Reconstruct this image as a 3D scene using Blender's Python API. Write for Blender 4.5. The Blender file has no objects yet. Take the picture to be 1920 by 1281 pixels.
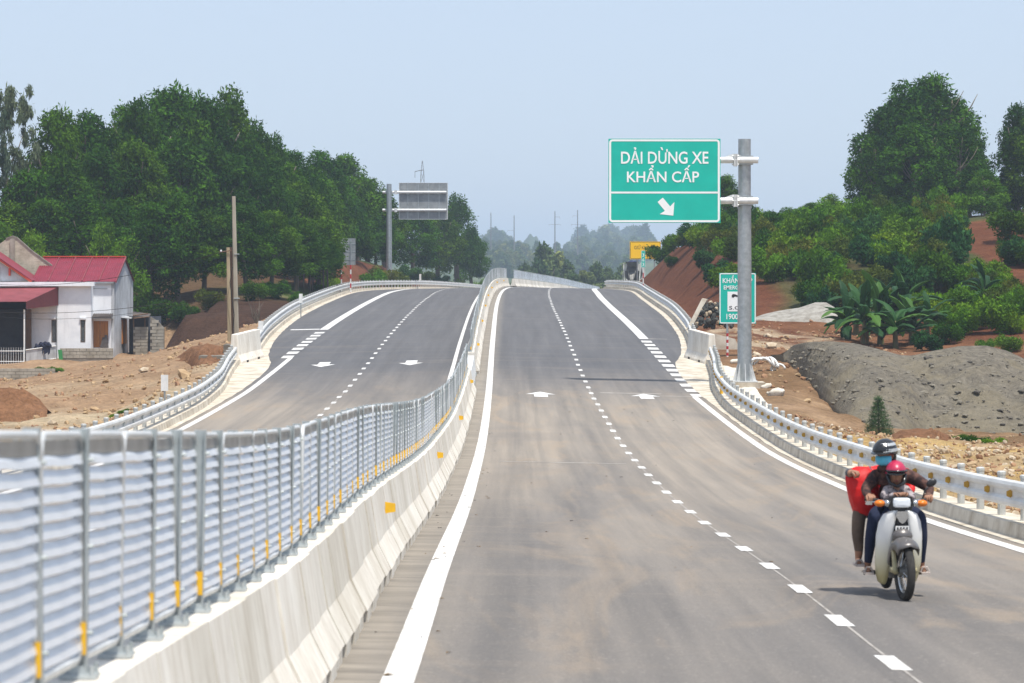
import bpy, bmesh, math, random
import numpy as np
from mathutils import Vector, Matrix, noise

R = math.radians
scene = bpy.context.scene
COL = scene.collection
EYE = 1.75            # eye height above the road where the photographer stands
FPX, PX0, PY0 = 5600.0, 961.0, 520.0

# ------------------------------------------------------------------ camera
cam_d = bpy.data.cameras.new('camera')
cam = bpy.data.objects.new('camera', cam_d)
COL.objects.link(cam)
cam.location = (0, 0, EYE)
cam.rotation_euler = (R(90), 0, 0)
cam_d.sensor_width = 36.0
cam_d.lens = 105.0
cam_d.shift_y = -120.5 / 1920.0
cam_d.clip_start = 0.5
cam_d.clip_end = 12000
cam_d.dof.use_dof = True
cam_d.dof.focus_distance = 105.0
cam_d.dof.aperture_fstop = 6.3
scene.camera = cam

# ------------------------------------------------------------------ world and sun
SUN_EL, SUN_AZ = 69.0, 150.0          # azimuth clockwise from +Y
world = bpy.data.worlds.new('World')
scene.world = world
world.use_nodes = True
wn = world.node_tree
bg = wn.nodes['Background']
sky = wn.nodes.new('ShaderNodeTexSky')
sky.sky_type = 'NISHITA'
sky.sun_disc = False
sky.sun_elevation = R(SUN_EL)
sky.sun_rotation = R(SUN_AZ)
sky.air_density = 1.0
sky.dust_density = 1.0
sky.ozone_density = 3.0
sky.altitude = 50
wn.links.new(sky.outputs[0], bg.inputs[0])
bg.inputs[1].default_value = 0.12
milky = wn.nodes.new('ShaderNodeBackground')          # thin even cloud veil over the whole sky
milky.inputs[0].default_value = (0.372, 0.43, 0.53, 1)
veil = wn.nodes.new('ShaderNodeMixShader')
veil.inputs[0].default_value = 0.8
wn.links.new(bg.outputs[0], veil.inputs[1]); wn.links.new(milky.outputs[0], veil.inputs[2])
wn.links.new(veil.outputs[0], wn.nodes['World Output'].inputs[0])
sun_d = bpy.data.lights.new('sun', 'SUN')
sun_d.energy = 3.1
sun_d.angle = R(3.0)
sun_d.color = (1.0, 0.955, 0.88)
sun = bpy.data.objects.new('sun', sun_d)
COL.objects.link(sun)
sv = Vector((math.sin(R(SUN_AZ)) * math.cos(R(SUN_EL)), math.cos(R(SUN_AZ)) * math.cos(R(SUN_EL)), math.sin(R(SUN_EL))))
sun.rotation_euler = sv.to_track_quat('Z', 'Y').to_euler()
scene.view_settings.view_transform = 'Standard'
scene.view_settings.look = 'None'
scene.view_settings.exposure = 0.73
scene.view_settings.gamma = 1.0
scene.view_settings.use_curve_mapping = False
scene.cycles.max_bounces = 6
scene.cycles.diffuse_bounces = 3
scene.cycles.glossy_bounces = 2
scene.cycles.transmission_bounces = 4
scene.cycles.volume_bounces = 1
scene.cycles.transparent_max_bounces = 6
scene.cycles.use_denoising = True

HAZE_DENSITY = 0.00026
HAZE_COLOR = (0.62, 0.75, 0.93)


# ------------------------------------------------------------------ helpers
def P(px, py, D):
    return Vector(((px - PX0) / FPX * D, D, EYE - (py - PY0) / FPX * D))


def pchip(xs, ys):
    xs = np.array(xs, float); ys = np.array(ys, float)
    h = np.diff(xs); d = np.diff(ys) / h
    m = np.zeros(len(xs))
    m[0], m[-1] = d[0], d[-1]
    for i in range(1, len(xs) - 1):
        if d[i - 1] * d[i] > 0:
            w1, w2 = 2 * h[i] + h[i - 1], h[i] + 2 * h[i - 1]
            m[i] = (w1 + w2) / (w1 / d[i - 1] + w2 / d[i])
    def f(x):
        x = min(max(x, xs[0]), xs[-1])
        i = int(min(max(np.searchsorted(xs, x) - 1, 0), len(xs) - 2))
        t = (x - xs[i]) / h[i]
        return float((1 + 2 * t) * (1 - t) ** 2 * ys[i] + t * (1 - t) ** 2 * h[i] * m[i]
                     + t * t * (3 - 2 * t) * ys[i + 1] + t * t * (t - 1) * h[i] * m[i + 1])
    return f


class NT:
    """tiny node-tree builder"""
    def __init__(s, name):
        s.m = bpy.data.materials.new(name); s.m.use_nodes = True
        s.t = s.m.node_tree; s.b = s.t.nodes['Principled BSDF']; s.out = s.t.nodes['Material Output']
    def n(s, t, **k):
        o = s.t.nodes.new(t)
        for a, v in k.items(): setattr(o, a, v)
        return o
    def l(s, a, b): s.t.links.new(a, b)
    def coords(s, stretch=(1, 1, 1), mode='Object'):
        if mode == 'World':
            g = s.n('ShaderNodeNewGeometry').outputs['Position']
        else:
            g = s.n('ShaderNodeTexCoord').outputs['Object']
        mp = s.n('ShaderNodeMapping'); mp.inputs['Scale'].default_value = stretch
        s.l(g, mp.inputs[0]); return mp.outputs[0]
    def noise(s, scale, detail=4, rough=.55, stretch=(1, 1, 1), mode='Object', dist=0.0):
        x = s.n('ShaderNodeTexNoise'); x.inputs['Scale'].default_value = scale
        x.inputs['Detail'].default_value = detail; x.inputs['Roughness'].default_value = rough
        x.inputs['Distortion'].default_value = dist
        s.l(s.coords(stretch, mode), x.inputs['Vector']); return x.outputs[0]
    def ramp(s, fac, stops):
        r = s.n('ShaderNodeValToRGB'); e = r.color_ramp.elements
        while len(e) < len(stops): e.new(0.5)
        for i, (p, c) in enumerate(stops):
            e[i].position = p; e[i].color = (c[0], c[1], c[2], 1) if not isinstance(c, (int, float)) else (c, c, c, 1)
        s.l(fac, r.inputs[0]); return r.outputs[0]
    def mix(s, fac, a, b, mode='MIX'):
        m = s.n('ShaderNodeMix', data_type='RGBA', blend_type=mode)
        for v, k in ((fac, 0), (a, 6), (b, 7)):
            if hasattr(v, 'is_output'): s.l(v, m.inputs[k])
            elif k == 0: m.inputs[0].default_value = v
            else: m.inputs[k].default_value = (v[0], v[1], v[2], 1)
        return m.outputs[2]
    def bump(s, h, strength=.3, dist=.05):
        b = s.n('ShaderNodeBump'); b.inputs['Strength'].default_value = strength
        b.inputs['Distance'].default_value = dist; s.l(h, b.inputs['Height']); s.l(b.outputs[0], s.b.inputs['Normal'])
    def base(s, c):
        if hasattr(c, 'is_output'): s.l(c, s.b.inputs['Base Color'])
        else: s.b.inputs['Base Color'].default_value = (*c, 1)
    def set(s, rough=.7, metal=0, spec=.4):
        s.b.inputs['Roughness'].default_value = rough; s.b.inputs['Metallic'].default_value = metal
        s.b.inputs['Specular IOR Level'].default_value = spec


def mat(name, col, col2=None, scale=4, rough=.75, metal=0, spec=.35, bump=0, bscale=30, stretch=(1, 1, 1), mode='Object', lo=.35, hi=.65):
    t = NT(name); t.set(rough, metal, spec)
    if col2 is None: col2 = tuple(c * .8 for c in col)
    t.base(t.ramp(t.noise(scale, 5, .6, stretch, mode), [(lo, col2), (hi, col)]))
    if bump: t.bump(t.noise(bscale, 4, .6, (1, 1, 1), mode), bump, .03)
    return t.m


class MB:
    """collects shapes; build() links them as one mesh object"""
    def __init__(s): s.v = []; s.f = []; s.mi = []
    def add(s, vs, fs, m=0):
        o = len(s.v); s.v += [Vector(v) for v in vs]
        for f in fs: s.f.append([i + o for i in f]); s.mi.append(m)
    def box(s, c, d, rot=None, m=0, taper=1.0):
        x, y, z = d[0] / 2, d[1] / 2, d[2] / 2
        vs = [Vector((a * x * (taper if k > 0 else 1), b * y * (taper if k > 0 else 1), k * z)) for k in (-1, 1) for a, b in ((-1, -1), (1, -1), (1, 1), (-1, 1))]
        if rot is not None: vs = [rot @ v for v in vs]
        s.add([v + Vector(c) for v in vs], [(3, 2, 1, 0), (4, 5, 6, 7), (0, 1, 5, 4), (1, 2, 6, 5), (2, 3, 7, 6), (3, 0, 4, 7)], m)
    def tube(s, pts, r, n=8, m=0, cap=True, closed=False):
        pts = [Vector(p) for p in pts]; k = len(pts)
        rs = r if isinstance(r, (list, tuple)) else [r] * k
        rings = []; up = None
        for i, p in enumerate(pts):
            if closed: t = pts[(i + 1) % k] - pts[i - 1]
            else: t = pts[min(i + 1, k - 1)] - pts[max(i - 1, 0)]
            t.normalize()
            if up is None: up = Vector((0, 0, 1)) if abs(t.z) < .9 else Vector((0, 1, 0))
            a = t.cross(up)
            if a.length < 1e-5: a = t.orthogonal()
            a.normalize(); b = a.cross(t); up = b
            rings.append([p + (a * math.cos(q) + b * math.sin(q)) * rs[i] for q in [2 * math.pi * j / n for j in range(n)]])
        vs = [v for q in rings for v in q]; fs = []
        for i in range(k if closed else k - 1):
            for j in range(n):
                a, b = i * n, ((i + 1) % k) * n
                fs.append((a + j, a + (j + 1) % n, b + (j + 1) % n, b + j))
        if cap and not closed:
            fs.append(tuple(range(n))[::-1]); fs.append(tuple((k - 1) * n + j for j in range(n)))
        s.add(vs, fs, m)
    def lathe(s, prof, c, n=16, m=0, rot=None):
        vs = []; fs = []
        for r, z in prof:
            for j in range(n):
                q = 2 * math.pi * j / n; v = Vector((r * math.cos(q), r * math.sin(q), z))
                vs.append((rot @ v if rot is not None else v) + Vector(c))
        for i in range(len(prof) - 1):
            for j in range(n):
                fs.append((i * n + j, i * n + (j + 1) % n, (i + 1) * n + (j + 1) % n, (i + 1) * n + j))
        fs.append(tuple(range(n))[::-1]); fs.append(tuple((len(prof) - 1) * n + j for j in range(n)))
        s.add(vs, fs, m)
    def ell(s, c, d, n=12, k=8, m=0, rot=None, warp=None):
        vs = []; fs = []
        for i in range(k + 1):
            a = math.pi * i / k
            for j in range(n):
                q = 2 * math.pi * j / n
                v = Vector((math.sin(a) * math.cos(q) * d[0], math.sin(a) * math.sin(q) * d[1], math.cos(a) * d[2]))
                if warp: v = warp(v)
                vs.append((rot @ v if rot is not None else v) + Vector(c))
        for i in range(k):
            for j in range(n): fs.append((i * n + j, (i + 1) * n + j, (i + 1) * n + (j + 1) % n, i * n + (j + 1) % n))
        s.add(vs, fs, m)
    def prism(s, poly, d, m=0):
        """polygon of 3D points extruded by vector d"""
        k = len(poly); a = [Vector(p) for p in poly]; b = [p + Vector(d) for p in a]
        s.add(a + b, [tuple(range(k))[::-1], tuple(range(k, 2 * k))] + [(i, (i + 1) % k, k + (i + 1) % k, k + i) for i in range(k)], m)
    def sweep(s, sections, m=0, cap=True, closed=True):
        n = len(sections[0]); vs = [v for q in sections for v in q]; fs = []
        for i in range(len(sections) - 1):
            for j in range(n if closed else n - 1):
                fs.append((i * n + j, i * n + (j + 1) % n, (i + 1) * n + (j + 1) % n, (i + 1) * n + j))
        if cap and closed:
            fs.append(tuple(range(n))[::-1]); fs.append(tuple((len(sections) - 1) * n + j for j in range(n)))
        s.add(vs, fs, m)
    def mesh(s, name, mats, origin=None, smooth=False, fix=True):
        me = bpy.data.meshes.new(name)
        vs = s.v if origin is None else [v - Vector(origin) for v in s.v]
        me.from_pydata([tuple(v) for v in vs], [], s.f)
        if not isinstance(mats, (list, tuple)): mats = [mats]
        for q in mats: me.materials.append(q)
        if len(mats) > 1: me.polygons.foreach_set('material_index', s.mi)
        if fix:
            bm = bmesh.new(); bm.from_mesh(me); bmesh.ops.recalc_face_normals(bm, faces=bm.faces); bm.to_mesh(me); bm.free()
        if smooth: me.shade_smooth()
        return me
    def build(s, name, mats, parent=None, origin=None, smooth=False, fix=True):
        if origin is None and parent is not None and parent.get('_w'): origin = parent.location
        return link(name, s.mesh(name, mats, origin, smooth, fix), parent)


def link(name, me, parent=None, loc=None, rot=None, scl=None):
    o = bpy.data.objects.new(name, me); COL.objects.link(o)
    if parent is not None: o.parent = parent
    if loc is not None: o.location = loc
    if rot is not None: o.rotation_euler = rot
    if scl is not None: o.scale = scl
    return o


def tag(o, label, cat, group=None, kind=None):
    o['label'] = label; o['category'] = cat
    if group: o['group'] = group
    if kind: o['kind'] = kind
    return o


def thing(name, label, cat, loc=(0, 0, 0), rz=0, group=None, world=False):
    o = bpy.data.objects.new(name, None); COL.objects.link(o)
    o.location = loc; o.rotation_euler = (0, 0, rz); o.empty_display_size = .3
    tag(o, label, cat, group)
    if world: o['_w'] = 1     # parts of this thing are given in world coordinates
    return o


def struct(name, mb, m, smooth=False, label=None, fix=True):
    o = mb.build(name, m, None, smooth=smooth, fix=fix); o['kind'] = 'structure'
    if label: o['label'] = label
    return o


def copy_tree(o, parent=None):
    c = o.copy(); COL.objects.link(c)
    if parent is not None: c.parent = parent
    for ch in list(o.children): copy_tree(ch, c)
    return c


def text_mesh(body, width, height, m, bold=0.012, name='lettering'):
    cu = bpy.data.curves.new(name, 'FONT'); cu.body = body; cu.size = 1; cu.offset = bold; cu.extrude = 0.004
    cu.align_x = 'LEFT'; cu.resolution_u = 4; cu.space_line = .95
    ob = bpy.data.objects.new('tmp', cu); COL.objects.link(ob)
    bpy.context.view_layer.update()
    dg = bpy.context.evaluated_depsgraph_get()
    me = bpy.data.meshes.new_from_object(ob.evaluated_get(dg))
    bpy.data.objects.remove(ob); me.name = name
    co = np.zeros(len(me.vertices) * 3); me.vertices.foreach_get('co', co); co = co.reshape(-1, 3)
    mn, mx = co.min(0), co.max(0)
    co[:, 0] = (co[:, 0] - (mn[0] + mx[0]) / 2) * width / (mx[0] - mn[0])
    co[:, 1] = (co[:, 1] - mn[1]) * height / (mx[1] - mn[1])
    co = np.stack([co[:, 0], -co[:, 2] , co[:, 1]], 1)     # stands up, faces -Y
    me.vertices.foreach_set('co', co.ravel()); me.update()
    me.materials.clear(); me.materials.append(m)
    return me


# ------------------------------------------------------------------ road geometry (measured from the photograph)
_z = pchip([-40, 0, 10.5, 20.3, 30, 47.5, 55, 79, 106, 121, 141, 168, 192, 216, 241, 265, 295, 350, 400, 440, 490, 600, 760],
           [-.4, -1.80, -2.345, -2.83, -3.115, -3.76, -3.98, -4.37, -4.15, -3.78, -3.16, -2.46, -1.96, -1.50, -1.10, -.98, -1.05, -1.38, -1.95, -2.6, -3.6, -7.0, -11])
_o = pchip([-40, 79, 141, 192, 216, 241, 270, 295, 350, 400, 440, 490, 600, 760],
           [0, 0, -.14, -.22, -.15, .12, .75, 1.65, 4.5, 8.4, 11.8, 16.8, 32, 62])
MED = -1.55
_edge = pchip([-40, 118, 126, 134, 155, 190, 245, 300, 760], [6.78, 6.8, 7.0, 7.7, 8.7, 9.4, 9.6, 7.0, 7.0])
_rail = pchip([-40, 95, 108, 120, 127], [7.12, 7.14, 7.5, 8.2, 8.55])
_rail2 = pchip([131, 155, 190, 245, 300, 760], [8.15, 9.2, 9.95, 10.1, 7.5, 7.5])


def zr(Y): return _z(Y) + EYE
def xo(Y): return _o(Y)
def road(u, Y, dz=0.0):
    return Vector((u + xo(Y), Y, zr(Y) - .02 * (abs(u - MED) - 4.4) + dz))
def mir(u): return 2 * MED - u
def railu(Y): return _rail(Y) if Y < 129 else _rail2(Y)


# terrain rows: Y -> (right side [(u, z)], left side [(u, z)]) with z relative to the eye
ROWS = [
    (-40, [(9, -1), (40, -2), (300, 0), (3000, 10)], [(-12.5, -1), (-16, -3), (-60, -4), (-300, 0), (-3000, 10)]),
    (0, [(9, -2.1), (14, -2.5), (60, -3), (300, 2), (3000, 15)], [(-12.5, -2.3), (-15, -4), (-60, -5), (-300, 0), (-3000, 15)]),
    (40, [(8.6, -3.85), (12, -3.95), (25, -4.1), (60, -4), (300, 8), (3000, 20)], [(-12.2, -4), (-14.5, -5.2), (-60, -5.4), (-300, 3), (-3000, 20)]),
    (70, [(8.6, -4.45), (11, -4.35), (16, -4.45), (30, -4.6), (60, -4), (300, 10), (3000, 20)], [(-12.2, -4.6), (-14, -5.5), (-60, -5.6), (-300, 5), (-3000, 20)]),
    (95, [(8.9, -4.45), (11, -4.95), (14, -5.25), (40, -5.2), (70, -3), (300, 12), (3000, 20)], [(-12.4, -4.5), (-14, -5.45), (-60, -5.6), (-300, 6), (-3000, 20)]),
    (115, [(9.8, -4.1), (11.4, -4.3), (13.2, -5.2), (16, -5.3), (40, -5), (70, 0), (300, 14), (3000, 20)], [(-13, -4.1), (-15, -5.1), (-22, -5.4), (-60, -5.5), (-300, 8), (-3000, 20)]),
    (123, [(10, -3.85), (11.9, -3.9), (14.6, -5.0), (22, -5.0), (40, -4.8), (70, .5), (300, 14), (3000, 20)], [(-13, -3.9), (-15, -4.8), (-22, -5.3), (-60, -5.5), (-300, 8), (-3000, 20)]),
    (135, [(10.5, -3.6), (13, -3.8), (22, -4.5), (35, -4), (60, 1), (300, 14), (3000, 20)], [(-13, -3.5), (-15, -4.2), (-20, -5.0), (-26, -5.55), (-60, -5.6), (-300, 8), (-3000, 20)]),
    (160, [(11.3, -2.9), (14, -3.2), (22, -3.6), (34, -2.4), (60, 3), (300, 14), (3000, 20)], [(-14.2, -2.8), (-18, -3.7), (-23, -5.0), (-27, -5.7), (-60, -5.75), (-300, 8), (-3000, 20)]),
    (180, [(11.8, -2.4), (14.5, -2.1), (22, -2.3), (34, -.4), (60, 4.5), (300, 14), (3000, 20)], [(-14.5, -2.5), (-17, -3.7), (-21, -4.9), (-26, -5.75), (-45, -5.8), (-80, -4), (-300, 8), (-3000, 20)]),
    (189, [(11.9, -2.25), (14.5, -1.1), (22, -.8), (34, .8), (60, 5), (300, 15), (3000, 20)], [(-14.5, -2.4), (-16.2, -3.9), (-21.5, -4.9), (-26, -5.6), (-45, -5.7), (-80, -3), (-300, 9), (-3000, 20)]),
    (193, [(11.9, -2.2), (14.5, -.7), (22, .1), (34, 1.3), (60, 5.5), (300, 15), (3000, 20)], [(-14.5, -2.2), (-16.2, -2.3), (-21, -2.5), (-22.4, -5.0), (-26, -5.5), (-45, -5.6), (-80, -3), (-300, 9), (-3000, 20)]),
    (200, [(12, -2.1), (14.5, -.2), (22, .8), (34, 2.0), (60, 6), (300, 16), (3000, 20)], [(-14.6, -2.1), (-16.5, -2.3), (-20.6, -2.4), (-22.2, -5.0), (-26, -5.4), (-45, -5.4), (-80, -2), (-300, 10), (-3000, 20)]),
    (209, [(12, -1.9), (15, .8), (22, 1.8), (34, 2.8), (60, 6), (300, 16), (3000, 20)], [(-14.6, -1.9), (-16.5, -2.0), (-20.6, -1.9), (-22.2, -4.6), (-26, -5.2), (-45, -5.2), (-80, -1), (-300, 10), (-3000, 20)]),
    (216, [(12, -1.8), (15, 1.5), (22, 2.6), (36, 3.4), (60, 7), (300, 16), (3000, 20)], [(-14.6, -1.7), (-17, -1.3), (-22, -1.2), (-28, -2.8), (-45, -2.5), (-80, 1), (-300, 12), (-3000, 20)]),
    (240, [(11.8, -1.3), (15.2, 2.5), (22, 3.6), (36, 4.4), (60, 8), (300, 16), (3000, 20)], [(-14.5, -1.2), (-16, -.4), (-22, 1), (-40, 2.5), (-80, 5), (-300, 14), (-3000, 20)]),
    (270, [(10.2, -1.2), (14.2, 2.9), (25, 4.4), (36, 4.9), (60, 8), (300, 16), (3000, 20)], [(-14.5, -1.1), (-17, 1.2), (-25, 3), (-40, 5), (-80, 8), (-300, 16), (-3000, 20)]),
    (310, [(9.6, -1.2), (13, .8), (20, 2.5), (40, 4), (60, 6), (300, 16), (3000, 20)], [(-14.5, -1.3), (-17, 1.4), (-25, 3.5), (-40, 6), (-80, 8), (-300, 16), (-3000, 20)]),
    (360, [(9.6, -1.6), (12, -1.5), (20, -1.2), (40, 0), (60, 1), (300, 14), (3000, 20)], [(-14.5, -1.7), (-18, .4), (-30, 3), (-80, 6), (-300, 16), (-3000, 20)]),
    (420, [(9.6, -2.5), (13, -3.5), (60, -3), (300, 10), (3000, 20)], [(-14.5, -2.5), (-18, -1.4), (-30, 1), (-80, 4), (-300, 14), (-3000, 20)]),
    (500, [(9.6, -4.1), (14, -6), (60, -6), (300, 4), (3000, 20)], [(-14.5, -4.2), (-20, -4), (-80, -1), (-300, 8), (-3000, 20)]),
    (620, [(9.6, -8), (16, -9), (60, -9), (300, -5), (3000, 15)], [(-14.5, -8), (-20, -8), (-80, -6), (-300, 0), (-3000, 15)]),
    (760, [(0, -11.3), (60, -8), (300, -4), (3000, 15)], [(-14, -11.3), (-90, -4), (-300, 0), (-3000, 15)]),
    (1000, [(0, -9), (60, -8), (300, -4), (3000, 15)], [(-14, -9), (-100, -5), (-300, 0), (-3000, 15)]),
    (1300, [(0, -3), (60, -2), (300, 0), (3000, 15)], [(-14, -2), (-100, 2), (-300, 8), (-3000, 15)]),
    (1700, [(0, 6), (300, 8), (3000, 15)], [(-14, 8), (-100, 12), (-300, 14), (-3000, 15)]),
    (2200, [(0, 14), (300, 16), (3000, 20)], [(-14, 16), (-100, 19), (-3000, 20)]),
    (3000, [(0, 20), (3000, 24)], [(-14, 21), (-3000, 24)]),
    (6000, [(0, 24), (3000, 26)], [(-14, 24), (-3000, 26)]),
]
_rows = []
for Y, r, l in ROWS:
    l = sorted(l); _rows.append((Y, [q[0] for q in r], [q[1] for q in r], [q[0] for q in l], [q[1] for q in l]))
_rY = [q[0] for q in _rows]


def _side(k, u, right):
    q = _rows[k]
    return float(np.interp(u, q[1], q[2])) if right else float(np.interp(u, q[3], q[4]))


def ground(X, Y, rough=True):
    """height of the ground sheet in world z"""
    Yc = min(max(Y, -40), 5999)
    u = X - xo(min(Yc, 760))
    k = int(np.searchsorted(_rY, Yc, side='right')) - 1
    k = min(max(k, 0), len(_rY) - 2)
    t = (Yc - _rY[k]) / (_rY[k + 1] - _rY[k])
    right = u > MED
    z = (1 - t) * _side(k, u, right) + t * _side(k + 1, u, right) + EYE
    e = _edge(Yc) + 1.0
    if Yc < 700 and mir(e + .5) < u < e + .5:      # under the pavement
        zp = zr(Yc) - .02 * (abs(u - MED) - 4.4) - .22
        return zp
    if Yc < 700:
        # blend from pavement edge outwards
        d = (u - e - .5) if right else (mir(e + .5) - u)
        lim = 2.0
        ue = e + .5 if right else mir(e + .5)
        if d < lim:
            zp = zr(Yc) - .02 * (abs(ue - MED) - 4.4) - .12
            w = d / lim; w = w * w * (3 - 2 * w); z = zp * (1 - w) + z * w
        if rough:
            a = min(1, d / 3)
            z += a * (.28 * noise.fractal(Vector((X * .22, Y * .16, 3)), 1, 2, 4) + .10 * noise.noise(Vector((X * 1.1, Y * .8, 9))))
    elif rough:
        z += 3.0 * noise.fractal(Vector((X * .006, Y * .004, 1)), 1, 2, 4)
    return z


# ------------------------------------------------------------------ materials
M = {}
t = NT('asphalt'); t.set(.8, 0, .25)
sep = t.n('ShaderNodeSeparateXYZ'); t.l(t.n('ShaderNodeNewGeometry').outputs['Position'], sep.inputs[0])
dust = t.n('ShaderNodeMapRange', interpolation_type='SMOOTHSTEP'); t.l(sep.outputs[1], dust.inputs[0])
for k, v in ((1, 128), (2, 92), (3, 0.0), (4, 1.0)): dust.inputs[k].default_value = v
big = t.noise(.25, 4, .6, (1.4, .12, 1), 'World', .6)
streak = t.noise(1.0, 5, .6, (2.2, .05, 1), 'World')
band = t.noise(1.0, 4, .6, (.16, 1.3, 1), 'World')
clean = t.ramp(streak, [(.25, (.082, .083, .089)), (.6, (.121, .12, .125)), (.85, (.168, .163, .16))])
dusty = t.ramp(streak, [(.25, (.235, .205, .172)), (.55, (.33, .282, .228)), (.85, (.42, .35, .275))])
near = t.n('ShaderNodeMapRange', interpolation_type='SMOOTHSTEP'); t.l(sep.outputs[1], near.inputs[0])
for k, v in ((1, 20), (2, 66), (3, .58), (4, 1.0)): near.inputs[k].default_value = v
m0 = t.n('ShaderNodeMath', operation='MULTIPLY'); t.l(dust.outputs[0], m0.inputs[0]); t.l(near.outputs[0], m0.inputs[1])
m1 = t.n('ShaderNodeMath', operation='MULTIPLY'); t.l(m0.outputs[0], m1.inputs[0]); t.l(t.ramp(big, [(.28, .45), (.55, 1.0)]), m1.inputs[1])
c = t.mix(m1.outputs[0], clean, dusty)
tm = t.n('ShaderNodeMath', operation='MULTIPLY'); t.l(dust.outputs[0], tm.inputs[0]); t.l(t.ramp(t.noise(1.0, 4, .65, (.5, .09, 1), 'World', 1.5), [(.50, 0.0), (.68, .55)]), tm.inputs[1])
c = t.mix(tm.outputs[0], c, (.38, .29, .20))      # tan dust tongues
c = t.mix(t.ramp(t.noise(1.0, 3, .6, (3.0, .012, 1), 'World'), [(.48, 0.0), (.66, .26)]), c, (.095, .092, .09))     # tyre wear
c = t.mix(t.ramp(band, [(.52, 0.0), (.75, .35)]), c, (.30, .25, .20))
c = t.mix(t.ramp(t.noise(.12, 4, .6, (1.0, .25, 1), 'World', 1.2), [(.52, 0.0), (.72, .5)]), c, (.12, .115, .115))
c = t.mix(t.ramp(t.noise(60, 3, .7, (1, 1, 1), 'World'), [(.32, .55), (.58, 1.0)]), (0.06, .058, .055), c)
c = t.mix(t.ramp(t.noise(22, 4, .75, (1, .6, 1), 'World'), [(.56, 0.0), (.72, .45)]), c, (.40, .36, .31))
shx = t.n('ShaderNodeMapRange'); t.l(sep.outputs[0], shx.inputs[0])
for k, v in ((1, -.45), (2, -1.15), (3, 0.0), (4, .9)): shx.inputs[k].default_value = v
shl = t.n('ShaderNodeMapRange'); t.l(sep.outputs[0], shl.inputs[0])
for k, v in ((1, -1.56), (2, -1.5), (3, 0.0), (4, 1.0)): shl.inputs[k].default_value = v
m2 = t.n('ShaderNodeMath', operation='MULTIPLY'); t.l(shx.outputs[0], m2.inputs[0]); t.l(shl.outputs[0], m2.inputs[1])
c = t.mix(m2.outputs[0], c, t.ramp(t.noise(1.0, 5, .7, (.7, 3.2, 1), 'World', .3), [(.32, (.165, .147, .122)), (.5, (.255, .225, .185)), (.7, (.345, .305, .25))]))   # dirt washed against the barrier
t.base(c); t.bump(t.noise(90, 3, .6, (1, 1, 1), 'World'), .35, .01)
M['asphalt'] = t.m

t = NT('road_paint'); t.set(.7, 0, .3)
w = t.ramp(t.noise(8, 5, .7, (1, .4, 1), 'World'), [(.32, (.50, .48, .44)), (.58, (.76, .75, .73))])
w = t.mix(t.ramp(t.noise(35, 4, .75, (1, 1, 1), 'World'), [(.60, 0.0), (.70, .7)]), w, (.26, .245, .225))   # chipped paint
t.base(t.mix(t.ramp(t.noise(1.2, 5, .7, (.5, 1.4, 1), 'World'), [(.42, 0.0), (.72, .5)]), w, (.42, .38, .32)))
M['paint'] = t.m
M['chalk'] = mat('chalk_line', (.42, .39, .35), (.26, .235, .21), 3, .9, mode='World')
M['tar'] = mat('tar_seam', (.035, .033, .032), (.06, .056, .05), 5, .8, mode='World')

t = NT('barrier_concrete'); t.set(.88, 0, .2)
c = t.ramp(t.noise(1.6, 5, .65, (1, 1, .6), 'World'), [(.3, (.63, .58, .50)), (.65, (.79, .75, .675))])
c = t.mix(t.ramp(t.noise(9, 4, .6, (1, 1, .08), 'World'), [(.45, 0.0), (.8, .55)]), c, (.42, .345, .25))
c = t.mix(t.ramp(t.noise(22, 3, .6, (1, 1, .2), 'World'), [(.58, 0.0), (.75, .4)]), c, (.30, .25, .19))
c = t.mix(1.0, c, t.ramp(t.n('ShaderNodeObjectInfo').outputs['Random'], [(0, (.86, .85, .82)), (.5, (.97, .97, .97)), (1, (1.06, 1.06, 1.06))]), 'MULTIPLY')
t.base(c); t.bump(t.noise(40, 4, .6, (1, 1, 1), 'World'), .25, .01)
M['concrete'] = t.m
M['concrete_dark'] = mat('stained_concrete', (.26, .235, .195), (.14, .125, .10), 2.5, .9, bump=.3, mode='World')
M['gutter'] = mat('gutter_concrete', (.62, .565, .47), (.36, .30, .22), 1.6, .9, bump=.3, bscale=14, mode='World', lo=.3, hi=.6)
M['dark'] = mat('dark_slot', (.03, .028, .025), None, 4, .9)

M['galv'] = mat('galvanised_steel', (.46, .49, .50), (.34, .37, .38), 6, .42, .75, .5)
M['galv_post'] = mat('galvanised_post', (.50, .53, .53), (.37, .41, .41), 9, .5, .4, .5)
M['galv_light'] = mat('bright_zinc', (.70, .71, .70), (.56, .57, .56), 5, .45, .25, .5)
M['slat'] = mat('zinc_slat', (.80, .83, .87), (.70, .73, .77), 3, .4, .25, .5)
M['galv_rail'] = mat('dull_zinc_post', (.56, .57, .55), (.42, .43, .41), 5, .5, .25, .5)
M['rail_white'] = mat('zinc_beam', (.72, .715, .69), (.56, .55, .52), 1.2, .45, .15, .5, mode='World')
M['yellow'] = mat('yellow_reflector', (.86, .50, .02), (.72, .40, .02), 6, .4)
M['ochre_reflector'] = mat('dull_yellow_reflector', (.62, .36, .05), (.45, .25, .04), 6, .5)
M['red_paint'] = mat('red_paint', (.50, .03, .04), None, 6, .5)
M['white_paint'] = mat('white_paint', (.80, .80, .78), (.68, .68, .66), 5, .5)
M['sign_green'] = mat('sign_green', (.0, .46, .36), (.0, .42, .33), 1.5, .35, 0, .5)
M['sign_white'] = mat('sign_white', (.86, .87, .86), (.80, .81, .80), 2, .35, 0, .5)
M['sign_yellow'] = mat('sign_yellow', (1.0, .60, .005), (.95, .55, .005), 2, .4, 0, .5)
M['sign_black'] = mat('sign_black', (.02, .02, .022), None, 2, .5)
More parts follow.
